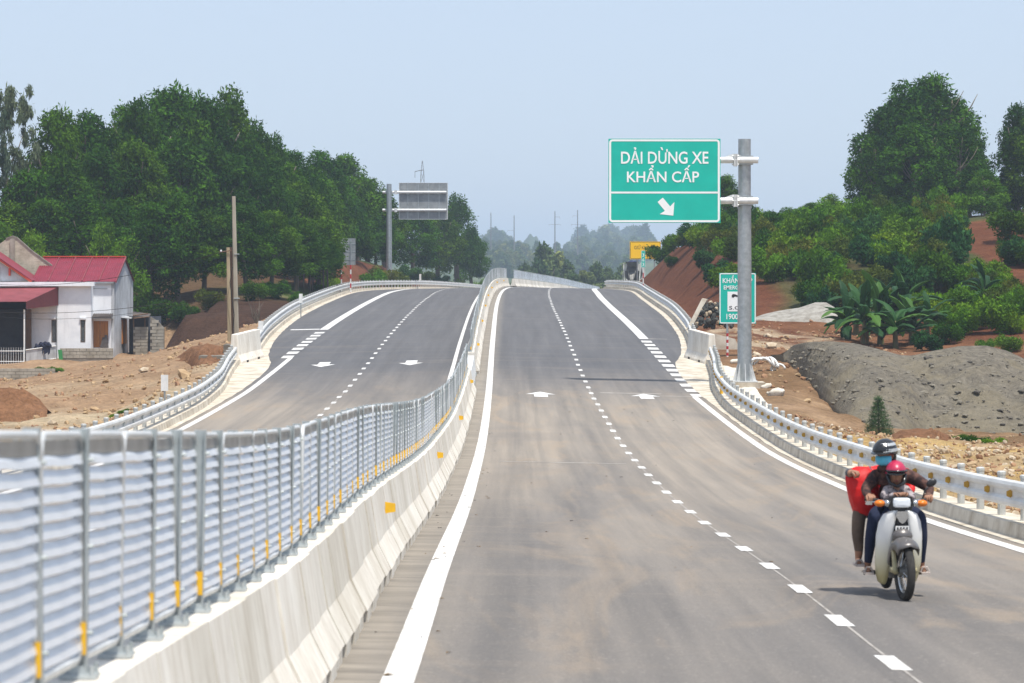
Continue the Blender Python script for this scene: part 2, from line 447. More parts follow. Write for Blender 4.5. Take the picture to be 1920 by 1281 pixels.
M['sign_back'] = mat('sign_back_metal', (.33, .345, .35), (.22, .235, .24), 1.6, .55, .3, bump=.1)

# ground: soil zone colours and the left cut bank's painted shade are stored per vertex, grain and clods come from noise
t = NT('earth'); t.set(.95, 0, .1)
at = t.n('ShaderNodeVertexColor', layer_name='soil')
n1 = t.noise(.9, 6, .7, (1, 1, 1), 'World'); n2 = t.noise(5, 5, .7, (1, 1, 1), 'World'); n3 = t.noise(.25, 4, .6, (1, .6, 1), 'World', .8)
c = t.mix(1.0, at.outputs[0], t.ramp(n1, [(.25, .62), (.5, .98), (.75, 1.3)]), 'MULTIPLY')
c = t.mix(1.0, c, t.ramp(n2, [(.3, .68), (.6, 1.12)]), 'MULTIPLY')
c = t.mix(1.0, c, t.ramp(n3, [(.35, (.86, .80, .74)), (.65, (1.1, 1.1, 1.08))]), 'MULTIPLY')
t.base(c); t.bump(n2, .9, .25)
M['earth'] = t.m
t = NT('grey_gravel'); t.set(.95, 0, .1)
c = t.ramp(t.noise(3.2, 6, .75, (1, 1, 1), 'World'), [(.25, (.095, .085, .068)), (.5, (.215, .19, .15)), (.75, (.36, .32, .25))])
c = t.mix(t.ramp(t.noise(.45, 5, .6, (1, 1, 1), 'World', .5), [(.45, 0.0), (.65, .6)]), c, (.30, .255, .17))
c = t.mix(t.ramp(t.noise(7, 5, .7, (1, 1, 1.8), 'World'), [(.60, 0.0), (.72, .8)]), c, (.075, .07, .062))
t.base(c); t.bump(t.noise(6, 6, .75, (1, 1, 1), 'World'), 1.0, .2)
M['gravel'] = t.m
M['stone_ochre'] = mat('ochre_stone', (.46, .33, .19), (.30, .19, .10), 2, .95, mode='World')
M['stone_pale'] = mat('pale_stone', (.56, .47, .35), (.38, .29, .19), 2, .95, mode='World')
M['stone_clod'] = mat('earth_clod', (.36, .21, .12), (.24, .13, .07), 2, .95, mode='World')
M['gravel_pale'] = mat('pale_gravel', (.36, .34, .30), (.22, .20, .17), 2.2, .95, mode='World', bump=.8, bscale=8)
M['stone_dark'] = mat('dark_stone', (.085, .085, .075), (.035, .036, .034), 2, .9, mode='World')
M['bark'] = mat('bark', (.17, .145, .115), (.08, .068, .052), 3, .95, stretch=(1, 1, .2))
M['pale_bark'] = mat('pale_bark', (.26, .23, .17), (.13, .11, .08), 3, .95, stretch=(1, 1, .2))


def leaf_mat(name, dark, light, trans=.24):
    t = NT(name); t.set(.7, 0, .08)
    a = t.n('ShaderNodeAttribute', attribute_name='tone')
    oi = t.n('ShaderNodeObjectInfo')
    c = t.ramp(a.outputs['Fac'], [(.05, dark), (.55, tuple((d + l) / 2 * .9 for d, l in zip(dark, light))), (.95, light)])
    c = t.mix(1.0, c, t.ramp(oi.outputs['Random'], [(0, (.62, .78, .85)), (.35, (.85, .95, .95)), (.7, (1.1, 1.05, .95)), (1, (1.55, 1.22, .9))]), 'MULTIPLY')
    t.base(c)
    tr = t.n('ShaderNodeBsdfTranslucent'); t.l(c, tr.inputs[0])
    mx = t.n('ShaderNodeMixShader'); mx.inputs[0].default_value = trans
    t.l(t.b.outputs[0], mx.inputs[1]); t.l(tr.outputs[0], mx.inputs[2]); t.l(mx.outputs[0], t.out.inputs[0])
    return t.m


M['leaf'] = leaf_mat('acacia_leaves', (.008, .042, .003), (.082, .195, .005))
M['leaf_grey'] = leaf_mat('drooping_grey_green_leaves', (.09, .12, .065), (.21, .24, .14))
M['leaf_bright'] = leaf_mat('bright_shrub_leaves', (.034, .105, .004), (.165, .31, .012))
M['leaf_olive'] = leaf_mat('olive_shrub_leaves', (.028, .060, .006), (.135, .165, .018))
M['leaf_blue'] = leaf_mat('blue_green_leaves', (.012, .056, .018), (.045, .135, .03))
M['leaf_pine'] = leaf_mat('conifer_needles', (.045, .095, .05), (.11, .19, .085))
M['leaf_lime'] = leaf_mat('lime_leaves', (.06, .14, .01), (.16, .30, .03))
M['leaf_far'] = leaf_mat('far_tree_leaves', (.04, .085, .025), (.18, .23, .07))
t = NT('banana_leaf'); t.set(.55, 0, .18)
a = t.n('ShaderNodeObjectInfo')
c = t.ramp(a.outputs['Random'], [(0, (.010, .052, .014)), (.6, (.022, .090, .018)), (1, (.085, .19, .022))])
c = t.mix(t.ramp(t.noise(20, 3, .5, (.3, 3, 1)), [(.4, 0.0), (.7, .25)]), c, (.10, .16, .06))
t.base(c); tr = t.n('ShaderNodeBsdfTranslucent'); t.l(c, tr.inputs[0])
mx = t.n('ShaderNodeMixShader'); mx.inputs[0].default_value = .25
t.l(t.b.outputs[0], mx.inputs[1]); t.l(tr.outputs[0], mx.inputs[2]); t.l(mx.outputs[0], t.out.inputs[0])
M['banana'] = t.m
M['banana_stem'] = mat('banana_stem', (.16, .17, .07), (.10, .085, .045), 3, .8, stretch=(1, 1, .2))
M['dry_leaf'] = mat('dry_leaf', (.26, .18, .09), (.15, .10, .05), 3, .9)

# ------------------------------------------------------------------ ground sheet
def soil(X, Y):
    u = X - xo(min(max(Y, -40), 760))
    n = noise.fractal(Vector((X * .11, Y * .07, 5)), 1, 2, 4)
    n2 = noise.fractal(Vector((X * .35, Y * .22, 11)), 1, 2, 3)
    ochre = Vector((.38, .27, .16)); red = Vector((.155, .060, .030)); brown = Vector((.24, .15, .08)); pale = Vector((.50, .40, .27))
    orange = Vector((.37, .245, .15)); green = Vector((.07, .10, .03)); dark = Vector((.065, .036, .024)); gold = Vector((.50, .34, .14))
    def mixv(a, b, f): f = min(max(f, 0), 1); return a.lerp(b, f)
    if Y > 520:
        c = mixv(Vector((.055, .085, .035)), Vector((.12, .145, .075)), .5 + n * 1.2)
        if 2150 < Y < 2300 and -5 < X < 45: c = Vector((.32, .13, .09))
        return c
    if u > MED:
        c = gold.lerp(pale, min(max(.3 + n2, 0), 1)) if Y < 90 else mixv(brown, ochre, .5 + n * 1.5)
        c = mixv(c, mixv(brown, orange, .4 + n2), (Y - 84) / 12)
        c = mixv(c, mixv(Vector((.23, .115, .06)), red, .5 + n * 2), (Y - 122) / 25)
        c = mixv(c, red, (Y - 170) / 15)
        if 135 < Y < 168 and 10.5 < u < 17: c = mixv(c, Vector((.46, .36, .25)), .25 + n2 * 2)
        # grown-over part of the hill
        d = (u - 15.8 - 2.0 * n) / 1.5
        if Y > 176: c = mixv(c, mixv(green, Vector((.09, .075, .035)), .5 + n2), min(d, 1) * min((Y - 176) / 6, 1) * (0 if 31 < u < 45 and Y < 238 else 1))
        if Y > 320: c = mixv(c, green, (Y - 320) / 20)
    else:
        c = mixv(orange, pale, .38 + n * 1.3 + n2 * .5)
        c = mixv(c, orange, (Y - 118) / 25)
        if 174 < Y < 215 and u > -24: c = mixv(c, dark, (Y - 182) / 4)  # tree shade over the cut bank, painted into the soil colour
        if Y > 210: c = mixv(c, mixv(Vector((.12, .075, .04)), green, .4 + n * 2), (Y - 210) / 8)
        if Y > 236 and u > -19: c = mixv(red * 1.15, green, (-u - 17.2 + n * 3 + n2 * 2) / 1.5)
        if Y < 100 and n > .22: c = mixv(c, Vector((.13, .15, .05)), (n - .22) * 5)
    return c


def axis(vals):
    out = []
    for a, b, s in vals:
        k = max(1, round((b - a) / s)); out += [a + (b - a) * i / k for i in range(k)]
    return out + [vals[-1][1]]


gx = axis([(-3000, -1000, 400), (-1000, -300, 100), (-300, -100, 25), (-100, -50, 5), (-50, -32, 1.5), (-32, -8, .6), (-8, 6, 2), (6, 34, .6), (34, 60, 2), (60, 120, 6), (120, 300, 25), (300, 1000, 100), (1000, 3000, 400)])
gy = axis([(-40, 20, 10), (20, 40, 3), (40, 90, 1.2), (90, 250, 1.3), (250, 330, 3), (330, 620, 8), (620, 1000, 20), (1000, 1800, 50), (1800, 6000, 400)])
vs = []; cols = []
for Y in gy:
    for X in gx:
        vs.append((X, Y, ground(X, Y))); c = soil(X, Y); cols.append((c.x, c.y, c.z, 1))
nx = len(gx)
fs = [(j * nx + i, j * nx + i + 1, (j + 1) * nx + i + 1, (j + 1) * nx + i) for j in range(len(gy) - 1) for i in range(nx - 1)]
me = bpy.data.meshes.new('ground'); me.from_pydata(vs, [], fs)
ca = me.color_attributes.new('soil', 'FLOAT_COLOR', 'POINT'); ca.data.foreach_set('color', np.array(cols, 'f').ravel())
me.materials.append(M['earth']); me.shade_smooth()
g = link('ground', me); g['kind'] = 'structure'

# ------------------------------------------------------------------ carriageways
YS = axis([(-30, 30, 3), (30, 260, 2), (260, 700, 6)])


def strip(mb, u0, u1, ys, dz=0.0, n=1):
    """sheet on the road between two offsets (numbers or functions of Y)"""
    f0 = u0 if callable(u0) else (lambda y: u0); f1 = u1 if callable(u1) else (lambda y: u1)
    secs = [[road(f0(y) + (f1(y) - f0(y)) * i / n, y, dz) for i in range(n + 1)] for y in ys]
    mb.sweep(secs, closed=False, cap=False)


def ysub(a, b):
    return [a] + [y for y in YS if a + .05 < y < b - .05] + [b]


def sheet(name, u0, u1, a, b, dz, m, parent, n=1):
    mb = MB(); strip(mb, u0, u1, ysub(a, b), dz, n); o = mb.build(name, m, parent, fix=False)
    return o


roads = []
for sgn in (1, -1):
    mb = MB()
    e = (lambda y: _edge(y)) if sgn > 0 else (lambda y: mir(_edge(y)))
    i = MED if sgn > 0 else MED
    if sgn > 0: strip(mb, MED, e, YS, 0, 8)
    else: strip(mb, e, MED, YS, 0, 8)
    ro = struct('road', mb, M['asphalt'], fix=False, label='right carriageway of grey dusty asphalt' if sgn > 0 else 'left carriageway of grey asphalt beyond the median')
    roads.append(ro)


def mk(sgn, u): return u if sgn > 0 else mir(u)


def band(name, sgn, uc, w, a, b, parent, dz=.006, m='paint'):
    u0, u1 = sorted((mk(sgn, uc - w / 2), mk(sgn, uc + w / 2)))
    return sheet(name, u0, u1, a, b, dz, M[m], parent)


rnd = random.Random(4)
for sgn, ro in ((1, roads[0]), (-1, roads[1])):
    band('edge_line', sgn, -.78, .23 if sgn > 0 else .16, -20, 480, ro)                       # line beside the median
    band('edge_line', sgn, 6.5, .22, -20, 105.4, ro)                      # outer line up to the bay
    y = 10.9 if sgn > 0 else 12
    while y < 330:                                                        # lane line: short dashes
        band('lane_dash', sgn, 2.87 + rnd.uniform(-.012, .012), .155, y, y + (1.12 if y < 150 else 1.4), ro); y += 3.66
    sheet('chalk_guide', *(sorted((mk(sgn, 2.86), mk(sgn, 2.885)))), 10, 110, .0035, M['chalk'], ro)
    y = 105.6 if sgn > 0 else 131
    y1 = 147.5 if sgn > 0 else 158
    k = 0
    while y < y1 - 1.5:
        band('block_dash', sgn, 6.68, .5, y, y + 1.75, ro); y += 3.2; k += 1
    if sgn < 0: band('edge_line', sgn, 6.5, .22, 105.4, 131, ro)
    band('bay_line', sgn, 6.68, .46, y1, 420, ro)
    # cross line in the lay-by
    u0, u1 = sorted((mk(sgn, 6.95), mk(sgn, _edge(y1) - (.3 if sgn < 0 else .6))))
    if sgn < 0: sheet('cross_line', u0, u1, y1 + .2, y1 + 1.2, .006, M['paint'], ro)
    else: sheet('cross_line', u0, u1, y1 + .2, y1 + .55, .0045, M['chalk'], ro)
    # straight-on arrows
    ya = 103.5 if sgn > 0 else 124
    for uc in (1.05, 4.75):
        mb = MB(); u = mk(sgn, uc)
        d = 1 if sgn > 0 else -1
        y0 = ya if sgn > 0 else ya + 3.4
        pts = [(-.24, 0), (.24, 0), (.24, 1.7), (.52, 1.7), (0, 3.4), (-.52, 1.7), (-.24, 1.7)]
        vsA = [road(u + a * 1.0, y0 + d * b, .006) for a, b in pts]
        f = [(0, 1, 2, 6), (2, 3, 4), (2, 4, 6), (6, 4, 5)]
        if d < 0: f = [q[::-1] for q in f]
        mb.add(vsA, f); mb.build('lane_arrow', M['paint'], ro, fix=False)
# seams and chalk marks across the right carriageway
sheet('tar_seam', -.3, 2.6, 68.0, 68.2, .004, M['chalk'], roads[0])
sheet('cross_line', 3.2, 5.4, 106.9, 107.25, .004, M['chalk'], roads[0])
sheet('cross_line', 5.2, 6.4, 105.6, 105.85, .004, M['chalk'], roads[0])

# gutter and kerb outside the pavement
for sgn in (1, -1):
    for a, b, fn in ((-30, 129.4, _rail), (129.4, 640, _rail2)):
        mb = MB(); ys = ysub(a, b); secs = []
        for y in ys:
            e = _edge(y) + .02 * math.sin(y * 1.7) + .03 * noise.noise(Vector((y * .9, sgn * 7, 0)))
            r = fn(y)
            k0 = max(e + .06, r - .17); k1 = r + .42
            q = [road(mk(sgn, e), y, .004 - .03), road(mk(sgn, e), y, .012), road(mk(sgn, k0), y, .02), road(mk(sgn, k0 + .03), y, .21),
                 road(mk(sgn, k1), y, .21), road(mk(sgn, k1), y, -.3)]
            secs.append(q if sgn > 0 else q[::-1])
        mb.sweep(secs)
        struct('kerb', mb, M['gutter'], label='pale concrete gutter and kerb under the %s guardrail' % ('right' if sgn > 0 else 'left'))

# ------------------------------------------------------------------ concrete median barrier
JP = [(-.33, 0), (-.33, .10), (-.20, .36), (-.125, .83), (.125, .83), (.20, .36), (.33, .10), (.33, 0)]


def jersey(mb, y0, y1, du=0.0, notch=True):
    def sec(y, pts): return [road(MED + a + du, y, b) for a, b in pts]
    up = [p for p in JP if p[1] >= .10]
    if notch:
        up = [(-.33, .13)] + up[1:-1] + [(.33, .13)] if False else up
        mb.sweep([sec(y0, up), sec(y1, up)])
        low = [(-.33, .0), (-.33, .099), (.33, .099), (.33, 0)]
        mb.sweep([sec(y0 + (y1 - y0) * .06, low), sec(y0 + (y1 - y0) * .70, low)])
    else:
        n = max(2, int((y1 - y0) / 2) + 1)
        mb.sweep([sec(y0 + (y1 - y0) * i / (n - 1), JP) for i in range(n)])


def barrier(label, a, b, step, seed):
    rt = thing('median_barrier', label, 'concrete barrier', road(MED, a), world=True)
    rr = random.Random(seed)
    core = MB(); pts = [(-.115, 0), (-.115, .80), (.115, .80), (.115, 0)]
    core.sweep([[road(MED + p, y, q) for p, q in pts] for y in ysub(a + .1, b - .1)])
    core.build('core', M['concrete_dark'], rt)
    y = a; last = None
    while y < b - .2:
        mb = MB(); jersey(mb, y, min(y + step - (.017 if step < 2 else .03), b), rr.uniform(-.012, .012))
        mb.build('barrier_segment', M['concrete'], rt); y += step
    y = a + (32.7 - 8.0 if a < 20 else 10.5)
    while y < b and y < 290:
        mb = MB(); c = road(MED + .165, y, .60)
        w = [(-.015, -.064), (.098, -.045), (.098, .045), (-.015, .064)]
        mb.prism([c + Vector((p + .01, 0, q)) for p, q in w], (0, .02, 0))
        mb.build('reflector', M['yellow'], rt); y += 22.8
    return rt


barrier('long near run of cream concrete barrier sweeping up from the lower left', 8.0, 106, 1.0, 1)
barrier('middle run of concrete barrier climbing to the crest beyond the median opening', 117.6, 280, 1.0, 2)
barrier('far run of concrete barrier with a grey end curving right beyond the crest', 296, 480, 4.0, 3)
t_ = thing('median_gate', 'low white steel barrier section closing the median opening between two concrete runs', 'barrier gate', road(MED, 106.2), world=True)
mb = MB(); mb.sweep([[road(MED + p, y, q) for p, q in ((-.22, .05), (-.14, .72), (.14, .72), (.22, .05))] for y in (106.3, 110, 114, 117.3)]); mb.build('beam', M['white_paint'], t_)
mb = MB()
for y in (107, 111, 116): mb.box(road(MED, y, .06), (.5, .3, .12))
mb.build('foot', M['galv_post'], t_)
t_ = thing('marker_lamp', 'small red warning lamp on the white median gate', 'warning lamp', road(MED - .12, 109.5, .72))
mb = MB(); mb.lathe([(.05, 0), (.05, .06), (.03, .07)], (0, 0, 0), 10); mb.build('base', M['dark'], t_)
mb = MB(); mb.lathe([(.075, .07), (.085, .12), (.07, .19), (.02, .21)], (0, 0, 0), 10); mb.build('lens', M['red_paint'], t_)

# ------------------------------------------------------------------ anti-glare fence on the barrier
PH, PL = .87, .93      # panel height, length


def frame_mb():
    mb = MB(); h0, h1, L, c = .07, PH, PL / 2, .07
    pts = [(-L, h0 + c), (-L, h1 - c), (-L + c * .3, h1 - c * .3), (-L + c, h1), (L - c, h1), (L - c * .3, h1 - c * .3), (L, h1 - c), (L, h0 + c), (L - c * .3, h0 + c * .3), (L - c, h0), (-L + c, h0), (-L + c * .3, h0 + c * .3)]
    mb.tube([(0, a, b) for a, b in pts], .017, 6, closed=True)
    return mb


def slat_mb(z, simple=False, mb=None):
    mb = mb or MB(); n = 2 if simple else 7; L = PL / 2 - .015; secs = []
    for i in range(n):
        y = -L + 2 * L * i / (n - 1); wv = 0 if simple else .0035 * math.sin(i * 1.25 + .4)
        a = [(.013 + wv, z - .0255), (.006 + wv, z), (-.009 + wv, z + .0245), (-.012 + wv, z + .0235), (.003 + wv, z - .001), (.010 + wv, z - .0265)]
        secs.append([Vector((p, y, q + wv * .7)) for p, q in a])
    mb.sweep(secs); return mb


ZS = [.125 + .0605 * k for k in range(12)]
top_mb = MB(); top_mb.box((0, 0, PH - .042), (.012, PL - .03, .05))
me_frame = frame_mb().mesh('panel', M['galv_light'], smooth=True)
me_top = top_mb.mesh('top_strip', M['galv'])
me_slats = [slat_mb(0).mesh('slat', M['slat'])]
full = frame_mb(); n0 = len(full.f)
full.mi = [0] * n0
for z in ZS:
    slat_mb(z, True, full)
full.mi = [0] * n0 + [1] * (len(full.f) - n0)
k0 = len(full.f); full.box((0, 0, PH - .042), (.012, PL - .03, .05)); full.mi[k0:] = [2] * (len(full.f) - k0)
me_full = full.mesh('panel', [M['galv_light'], M['slat'], M['galv']])
post = MB()
post.box((0, 0, .46), (.05, .008, .87)); post.box((.024, 0, .46), (.007, .052, .87)); post.box((-.024, 0, .46), (.007, .052, .87))
post.box((0, 0, .008), (.13, .13, .014)); post.box((0, .03, .03), (.08, .006, .035), taper=.5); post.box((0, -.03, .03), (.08, .006, .035), taper=.5)
for a, b in ((-.052, -.05), (.052, -.05), (-.052, .05), (.052, .05)): post.tube([(a, b, .012), (a, b, .05)], .009, 6)
for z in (.16, .47, .78): post.tube([(-.04, .012, z), (.045, .012, z)], .008, 6)
me_post = post.mesh('fence_post', M['galv_post'])
refl = MB(); refl.box((.005, -.035, .145), (.046, .01, .115)); me_refl = refl.mesh('reflector', M['yellow'])


def slope(y): return math.atan((zr(y + .5) - zr(y - .5)))
def heading(y): return -math.atan((xo(y + .5) - xo(y - .5)))


def fence(label, a, b, step, seed, slat_until=0):
    rt = thing('anti_glare_fence', label, 'metal fence', road(MED, a, .83))
    o = rt.location; rr = random.Random(seed); y = a
    while y <= b:
        p = road(MED, y, .832) - o
        po = link('fence_post', me_post, rt, p, (0, rr.uniform(-.025, .025), heading(y)))
        if y < 75 or (int(y) % 2 == 0 and y < 210): link('reflector', me_refl, po)
        if y + step <= b + .01:
            ym = y + step / 2; pm = road(MED, ym, .832) - o
            rot = (slope(ym), rr.uniform(-.02, .02), heading(ym) + rr.uniform(-.018, .018))
            if ym < slat_until:
                pn = link('panel', me_frame, rt, pm, rot); link('top_strip', me_top, pn)
                for z in ZS: link('slat', me_slats[0], pn, (0, 0, z))
            else:
                link('panel', me_full, rt, pm, rot, (1, step / 1.0 if step > 1.2 else 1, 1))
        y += step
    return rt


fence('long near run of galvanised anti-glare fence on the barrier at lower left', 8.7, 105.7, 1.0, 1, 33.4)
fence('middle run of anti-glare fence climbing the barrier towards the crest', 118, 279, 1.0, 2)
fence('far run of anti-glare fence curving right beyond the crest', 297, 479, 2.0, 3)

# ------------------------------------------------------------------ guardrails
WB = [(0, .38), (.07, .36), (.09, .315), (.085, .27), (.025, .225), (.025, .155), (.085, .11), (.09, .065), (.07, .02), (0, 0)]
WB2 = WB + [(p - .012, q) for p, q in WB[::-1]]
gp = MB(); gp.lathe([(.060, -.35), (.060, .62), (.056, .635)], (0, 0, 0), 10)
gp.lathe([(.066, .62), (.066, .66), (.045, .675)], (0, 0, 0), 10)
me_gpost = gp.mesh('post', M['galv_rail'], smooth=False)
me_yref = None


def guardrail(label, sgn, fn, a, b, beam, refl, group=None, pstep=2.0, extra=None):
    f = (lambda y: fn(y)) if sgn > 0 else (lambda y: mir(fn(y)))
    rt = thing('guardrail', label, 'guardrail', road(f(a), a, .2), world=True)
    y = a; z0 = .40
    while y < b - .1:
        y1 = min(y + beam, b); mb = MB(); n = 3 if beam <= 5 else 4
        ys = [y + (y1 + .12 - y) * i / (n - 1) for i in range(n)]
        secs = [[road(f(q) - sgn * p, q, z0 + z) for p, z in WB2] for q in ys]
        mb.sweep(secs if sgn > 0 else [s[::-1] for s in secs])
        mb.build('rail_beam', M['rail_white'], rt); y = y1
    y = a + .4
    while y < b:
        pu = f(y) + sgn * .15
        po = link('post', me_gpost, rt, road(pu, y, .19) - rt.location, (0, 0, y))
        mb = MB(); mb.box(road(f(y) + sgn * .045, y, z0 + .19), (.09, .07, .26)); mb.build('spacer_block', M['galv_post'], rt)
        if refl == 'yellow':
            c = road(f(y) - sgn * .06, y, z0 + .19); mb = MB()
            mb.prism([c + Vector((p, 0, q)) for p, q in ((-.045, -.035), (.015, -.058), (.058, 0), (.015, .058), (-.045, .035))], (0, .02, 0)); mb.build('reflector', M['ochre_reflector'], rt)
        elif refl == 'bracket' and y < 128:
            c = road(f(y) - sgn * .045, y, z0 + .19); mb = MB(); mb.box(c, (.05, .14, .12)); mb.build('bracket', M['galv_post'], rt)
        y += pstep
    return rt


guardrail('white guardrail with yellow reflectors curving along the right edge past the motorbike', 1, _rail, 16, 126.6, 4.0, 'yellow')
guardrail('far guardrail bulging round the right lay-by below the red earth cutting', 1, _rail2, 132, 340, 6.0, None)
guardrail('near left guardrail curving past the bare earth in front of the house', -1, _rail, 50, 126.6, 4.0, 'bracket')
guardrail('far left guardrail climbing to the crest and running along below the trees', -1, _rail2, 132, 420, 6.0, None)

# concrete end blocks at the lay-by noses
def end_block(label, sgn):
    a, b = road(mk(sgn, 8.62), 127.2), road(mk(sgn, 8.02), 131.6)
    d = (b - a); L = Vector((d.x, d.y, 0)).length
    rt = tag(bpy.data.objects.new('end_block', None), label, 'concrete block'); COL.objects.link(rt)
    rt.location = a; rt.rotation_euler = (0, 0, math.atan2(d.y, d.x) - math.pi / 2)
    sl = d.z / L
    prof = [(-.33, -.25), (-.33, .12), (-.20, .40), (-.13, 1.28), (.13, 1.28), (.20, .40), (.33, .12), (.33, -.25)]
    mb = MB(); mb.sweep([[Vector((p, y, q + sl * y)) for p, q in prof] for y in (0, L * .5, L)]); o = mb.build('body', M['concrete'], rt)
    bev = o.modifiers.new('bevel', 'BEVEL'); bev.width = .03; bev.segments = 2
    mb = MB()
    for s in (-1, 1):
        for y in (L * .25, L * .75): mb.box((s * .33, y, .06 + sl * y), (.02, .35, .12))
    mb.build('lifting_slot', M['dark'], rt)


end_block('cream concrete end block where the right lay-by guardrail begins', 1)
end_block('cream concrete end block where the left lay-by guardrail begins', -1)

# ------------------------------------------------------------------ signs
def rect(mb, cx, cz, w, h, y, d=.004):
    mb.box((cx, y, cz), (w, d, h))


def round_frame(mb, w, h, r, t, y):
    """rounded rectangular ring, facing -Y"""
    def loop(w, h, r):
        out = []
        for cx, cz, a0 in ((w / 2 - r, h / 2 - r, 0), (-w / 2 + r, h / 2 - r, 90), (-w / 2 + r, -h / 2 + r, 180), (w / 2 - r, -h / 2 + r, 270)):
            for k in range(5):
                a = R(a0 + 22.5 * k); out.append((cx + r * math.cos(a), cz + r * math.sin(a)))
        return out
    A, B = loop(w, h, r), loop(w - 2 * t, h - 2 * t, max(r - t, .01)); n = len(A)
    vs = [(p, y, q) for p, q in A] + [(p, y, q) for p, q in B] + [(p, y + .004, q) for p, q in A] + [(p, y + .004, q) for p, q in B]
    fs = []
    for i in range(n):
        j = (i + 1) % n
        fs += [(i, j, n + j, n + i), (2 * n + i, 3 * n + i, 3 * n + j, 2 * n + j), (i, 2 * n + i, 2 * n + j, j), (n + i, n + j, 3 * n + j, 3 * n + i)]
    mb.add(vs, fs)


# big overhead sign
D = 113.5; s = FPX / D
base = P(1397, 716, D)
sg = thing('overhead_sign', 'big green overhead sign with white Vietnamese lettering and diagonal arrow on a tall steel pole', 'road sign', base)
mb = MB(); H = (716 - 261) / s; mb.lathe([(.27, .02), (.262, H * .5), (.25, H * .72)], (0, 0, 0), 24); mb.lathe([(.242, H * .72), (.238, H)], (0, 0, 0), 24)
mb.lathe([(.275, H * .715), (.275, H * .725)], (0, 0, 0), 24); mb.build('pole', M['galv'], sg)
mb = MB(); mb.box((0, 0, .02), (.95, .95, .04))
for k in range(8):
    a = math.pi * k / 4; q = Matrix.Rotation(a, 3, 'Z'); mb.prism([q @ Vector(v) for v in ((.25, -.01, .04), (.45, -.01, .04), (.26, -.01, .72))], q @ Vector((0, .02, 0)))
mb.build('base_flange', M['galv_light'], sg)
mb = MB(); mb.box((0, .1, -.5), (1.5, 1.4, .98)); mb.build('footing', M['gutter'], sg)
def at(px, py): return ((px - 1397) / s, (716 - py) / s)
pc = at(1245.5, 340); PW, PHH = 209 / s, 157 / s
for py in (301, 377):
    z = at(0, py)[1]
    mb = MB(); mb.tube([(at(1150, 0)[0], -.34, z), (at(1421, 0)[0], -.34, z)], .125, 14); mb.build('arm', M['galv_light'], sg, smooth=False)
    mb = MB(); x = at(1377, 0)[0]
    mb.box((x, -.34, z), (.06, .46, .46)); mb.box((x + .08, -.34, z), (.05, .46, .46))
    mb.prism([(x + .1, -.30, z + .12), (x + .1, -.30, z + .22), (x + .42, -.30, z + .13)], (0, -.03, 0)); mb.prism([(x - .03, -.30, z + .12), (x - .03, -.30, z + .25), (x - .42, -.30, z + .11)], (0, -.03, 0))
    for k in range(6):
        a = k * math.pi / 3; mb.tube([(x - .09, -.34 + .19 * math.cos(a), z + .19 * math.sin(a)), (x + .16, -.34 + .19 * math.cos(a), z + .19 * math.sin(a))], .025, 6)
    mb.build('arm_flange', M['galv_light'], sg)
    mb = MB(); mb.box((0, -.17, z), (.6, .36, .34)); mb.build('pole_clamp', M['galv'], sg)
mb = MB(); mb.box((pc[0], -.52, pc[1]), (PW, .05, PHH)); face = mb.build('panel', M['sign_green'], sg)
mb = MB(); round_frame(mb, PW - .05, PHH - .05, .13, .075, -.552); dz = (340 - 362) / s; rect(mb, 0, dz, PW - .19, .07, -.55)
for v in mb.v: v.x += pc[0]; v.z += pc[1]
mb.build('border', M['sign_white'], sg)
for body, x0, x1, y0, y1 in (('DẢI DỪNG XE', 1164.5, 1327.5, 277.5, 308.5), ('KHẨN CẤP', 1175.5, 1310, 311, 343)):
    me = text_mesh(body, (x1 - x0) / s, (y1 - y0) / s, M['sign_white'], .012)
    x, z = at((x0 + x1) / 2, y1); link('lettering', me, sg, (x, -.552, z))
mb = MB(); a, b = Vector((at(1237.5, 375.5)[0], 0, at(0, 375.5)[1])), Vector((at(1262, 405)[0], 0, at(0, 405)[1]))
d = (b - a).normalized(); nn = Vector((-d.z, 0, d.x)); L = (b - a).length; m_ = a + d * (L * .56)
poly = [a + nn * .13, a - nn * .13, m_ - nn * .13, m_ - nn * .36 - d * .03, b, m_ + nn * .36 - d * .03, m_ + nn * .13]
mb.add([p + Vector((0, -.553, 0)) for p in poly], [(0, 1, 2, 6), (2, 3, 4), (2, 4, 6), (6, 4, 5)]); mb.build('arrow', M['sign_white'], sg)

# emergency call sign
def striped_post(parent, x, y, z0, z1, r=.045, n=8, from_red=True, top_plain=.35):
    """red and white banded post, bands are parts"""
    zz = z1 - top_plain
    mb = MB(); mb.tube([(x, y, z1), (x, y, zz)], r, 8); mb.build('post', M['galv'], parent)
    for k in range(n):
        a, b = zz - (zz - z0) * k / n, zz - (zz - z0) * (k + 1) / n
        mb = MB(); mb.tube([(x, y, a), (x, y, b)], r * 1.02, 8)
        mb.build('red_band' if (k % 2 == 0) == from_red else 'white_band', M['red_paint'] if (k % 2 == 0) == from_red else M['white_paint'], parent)


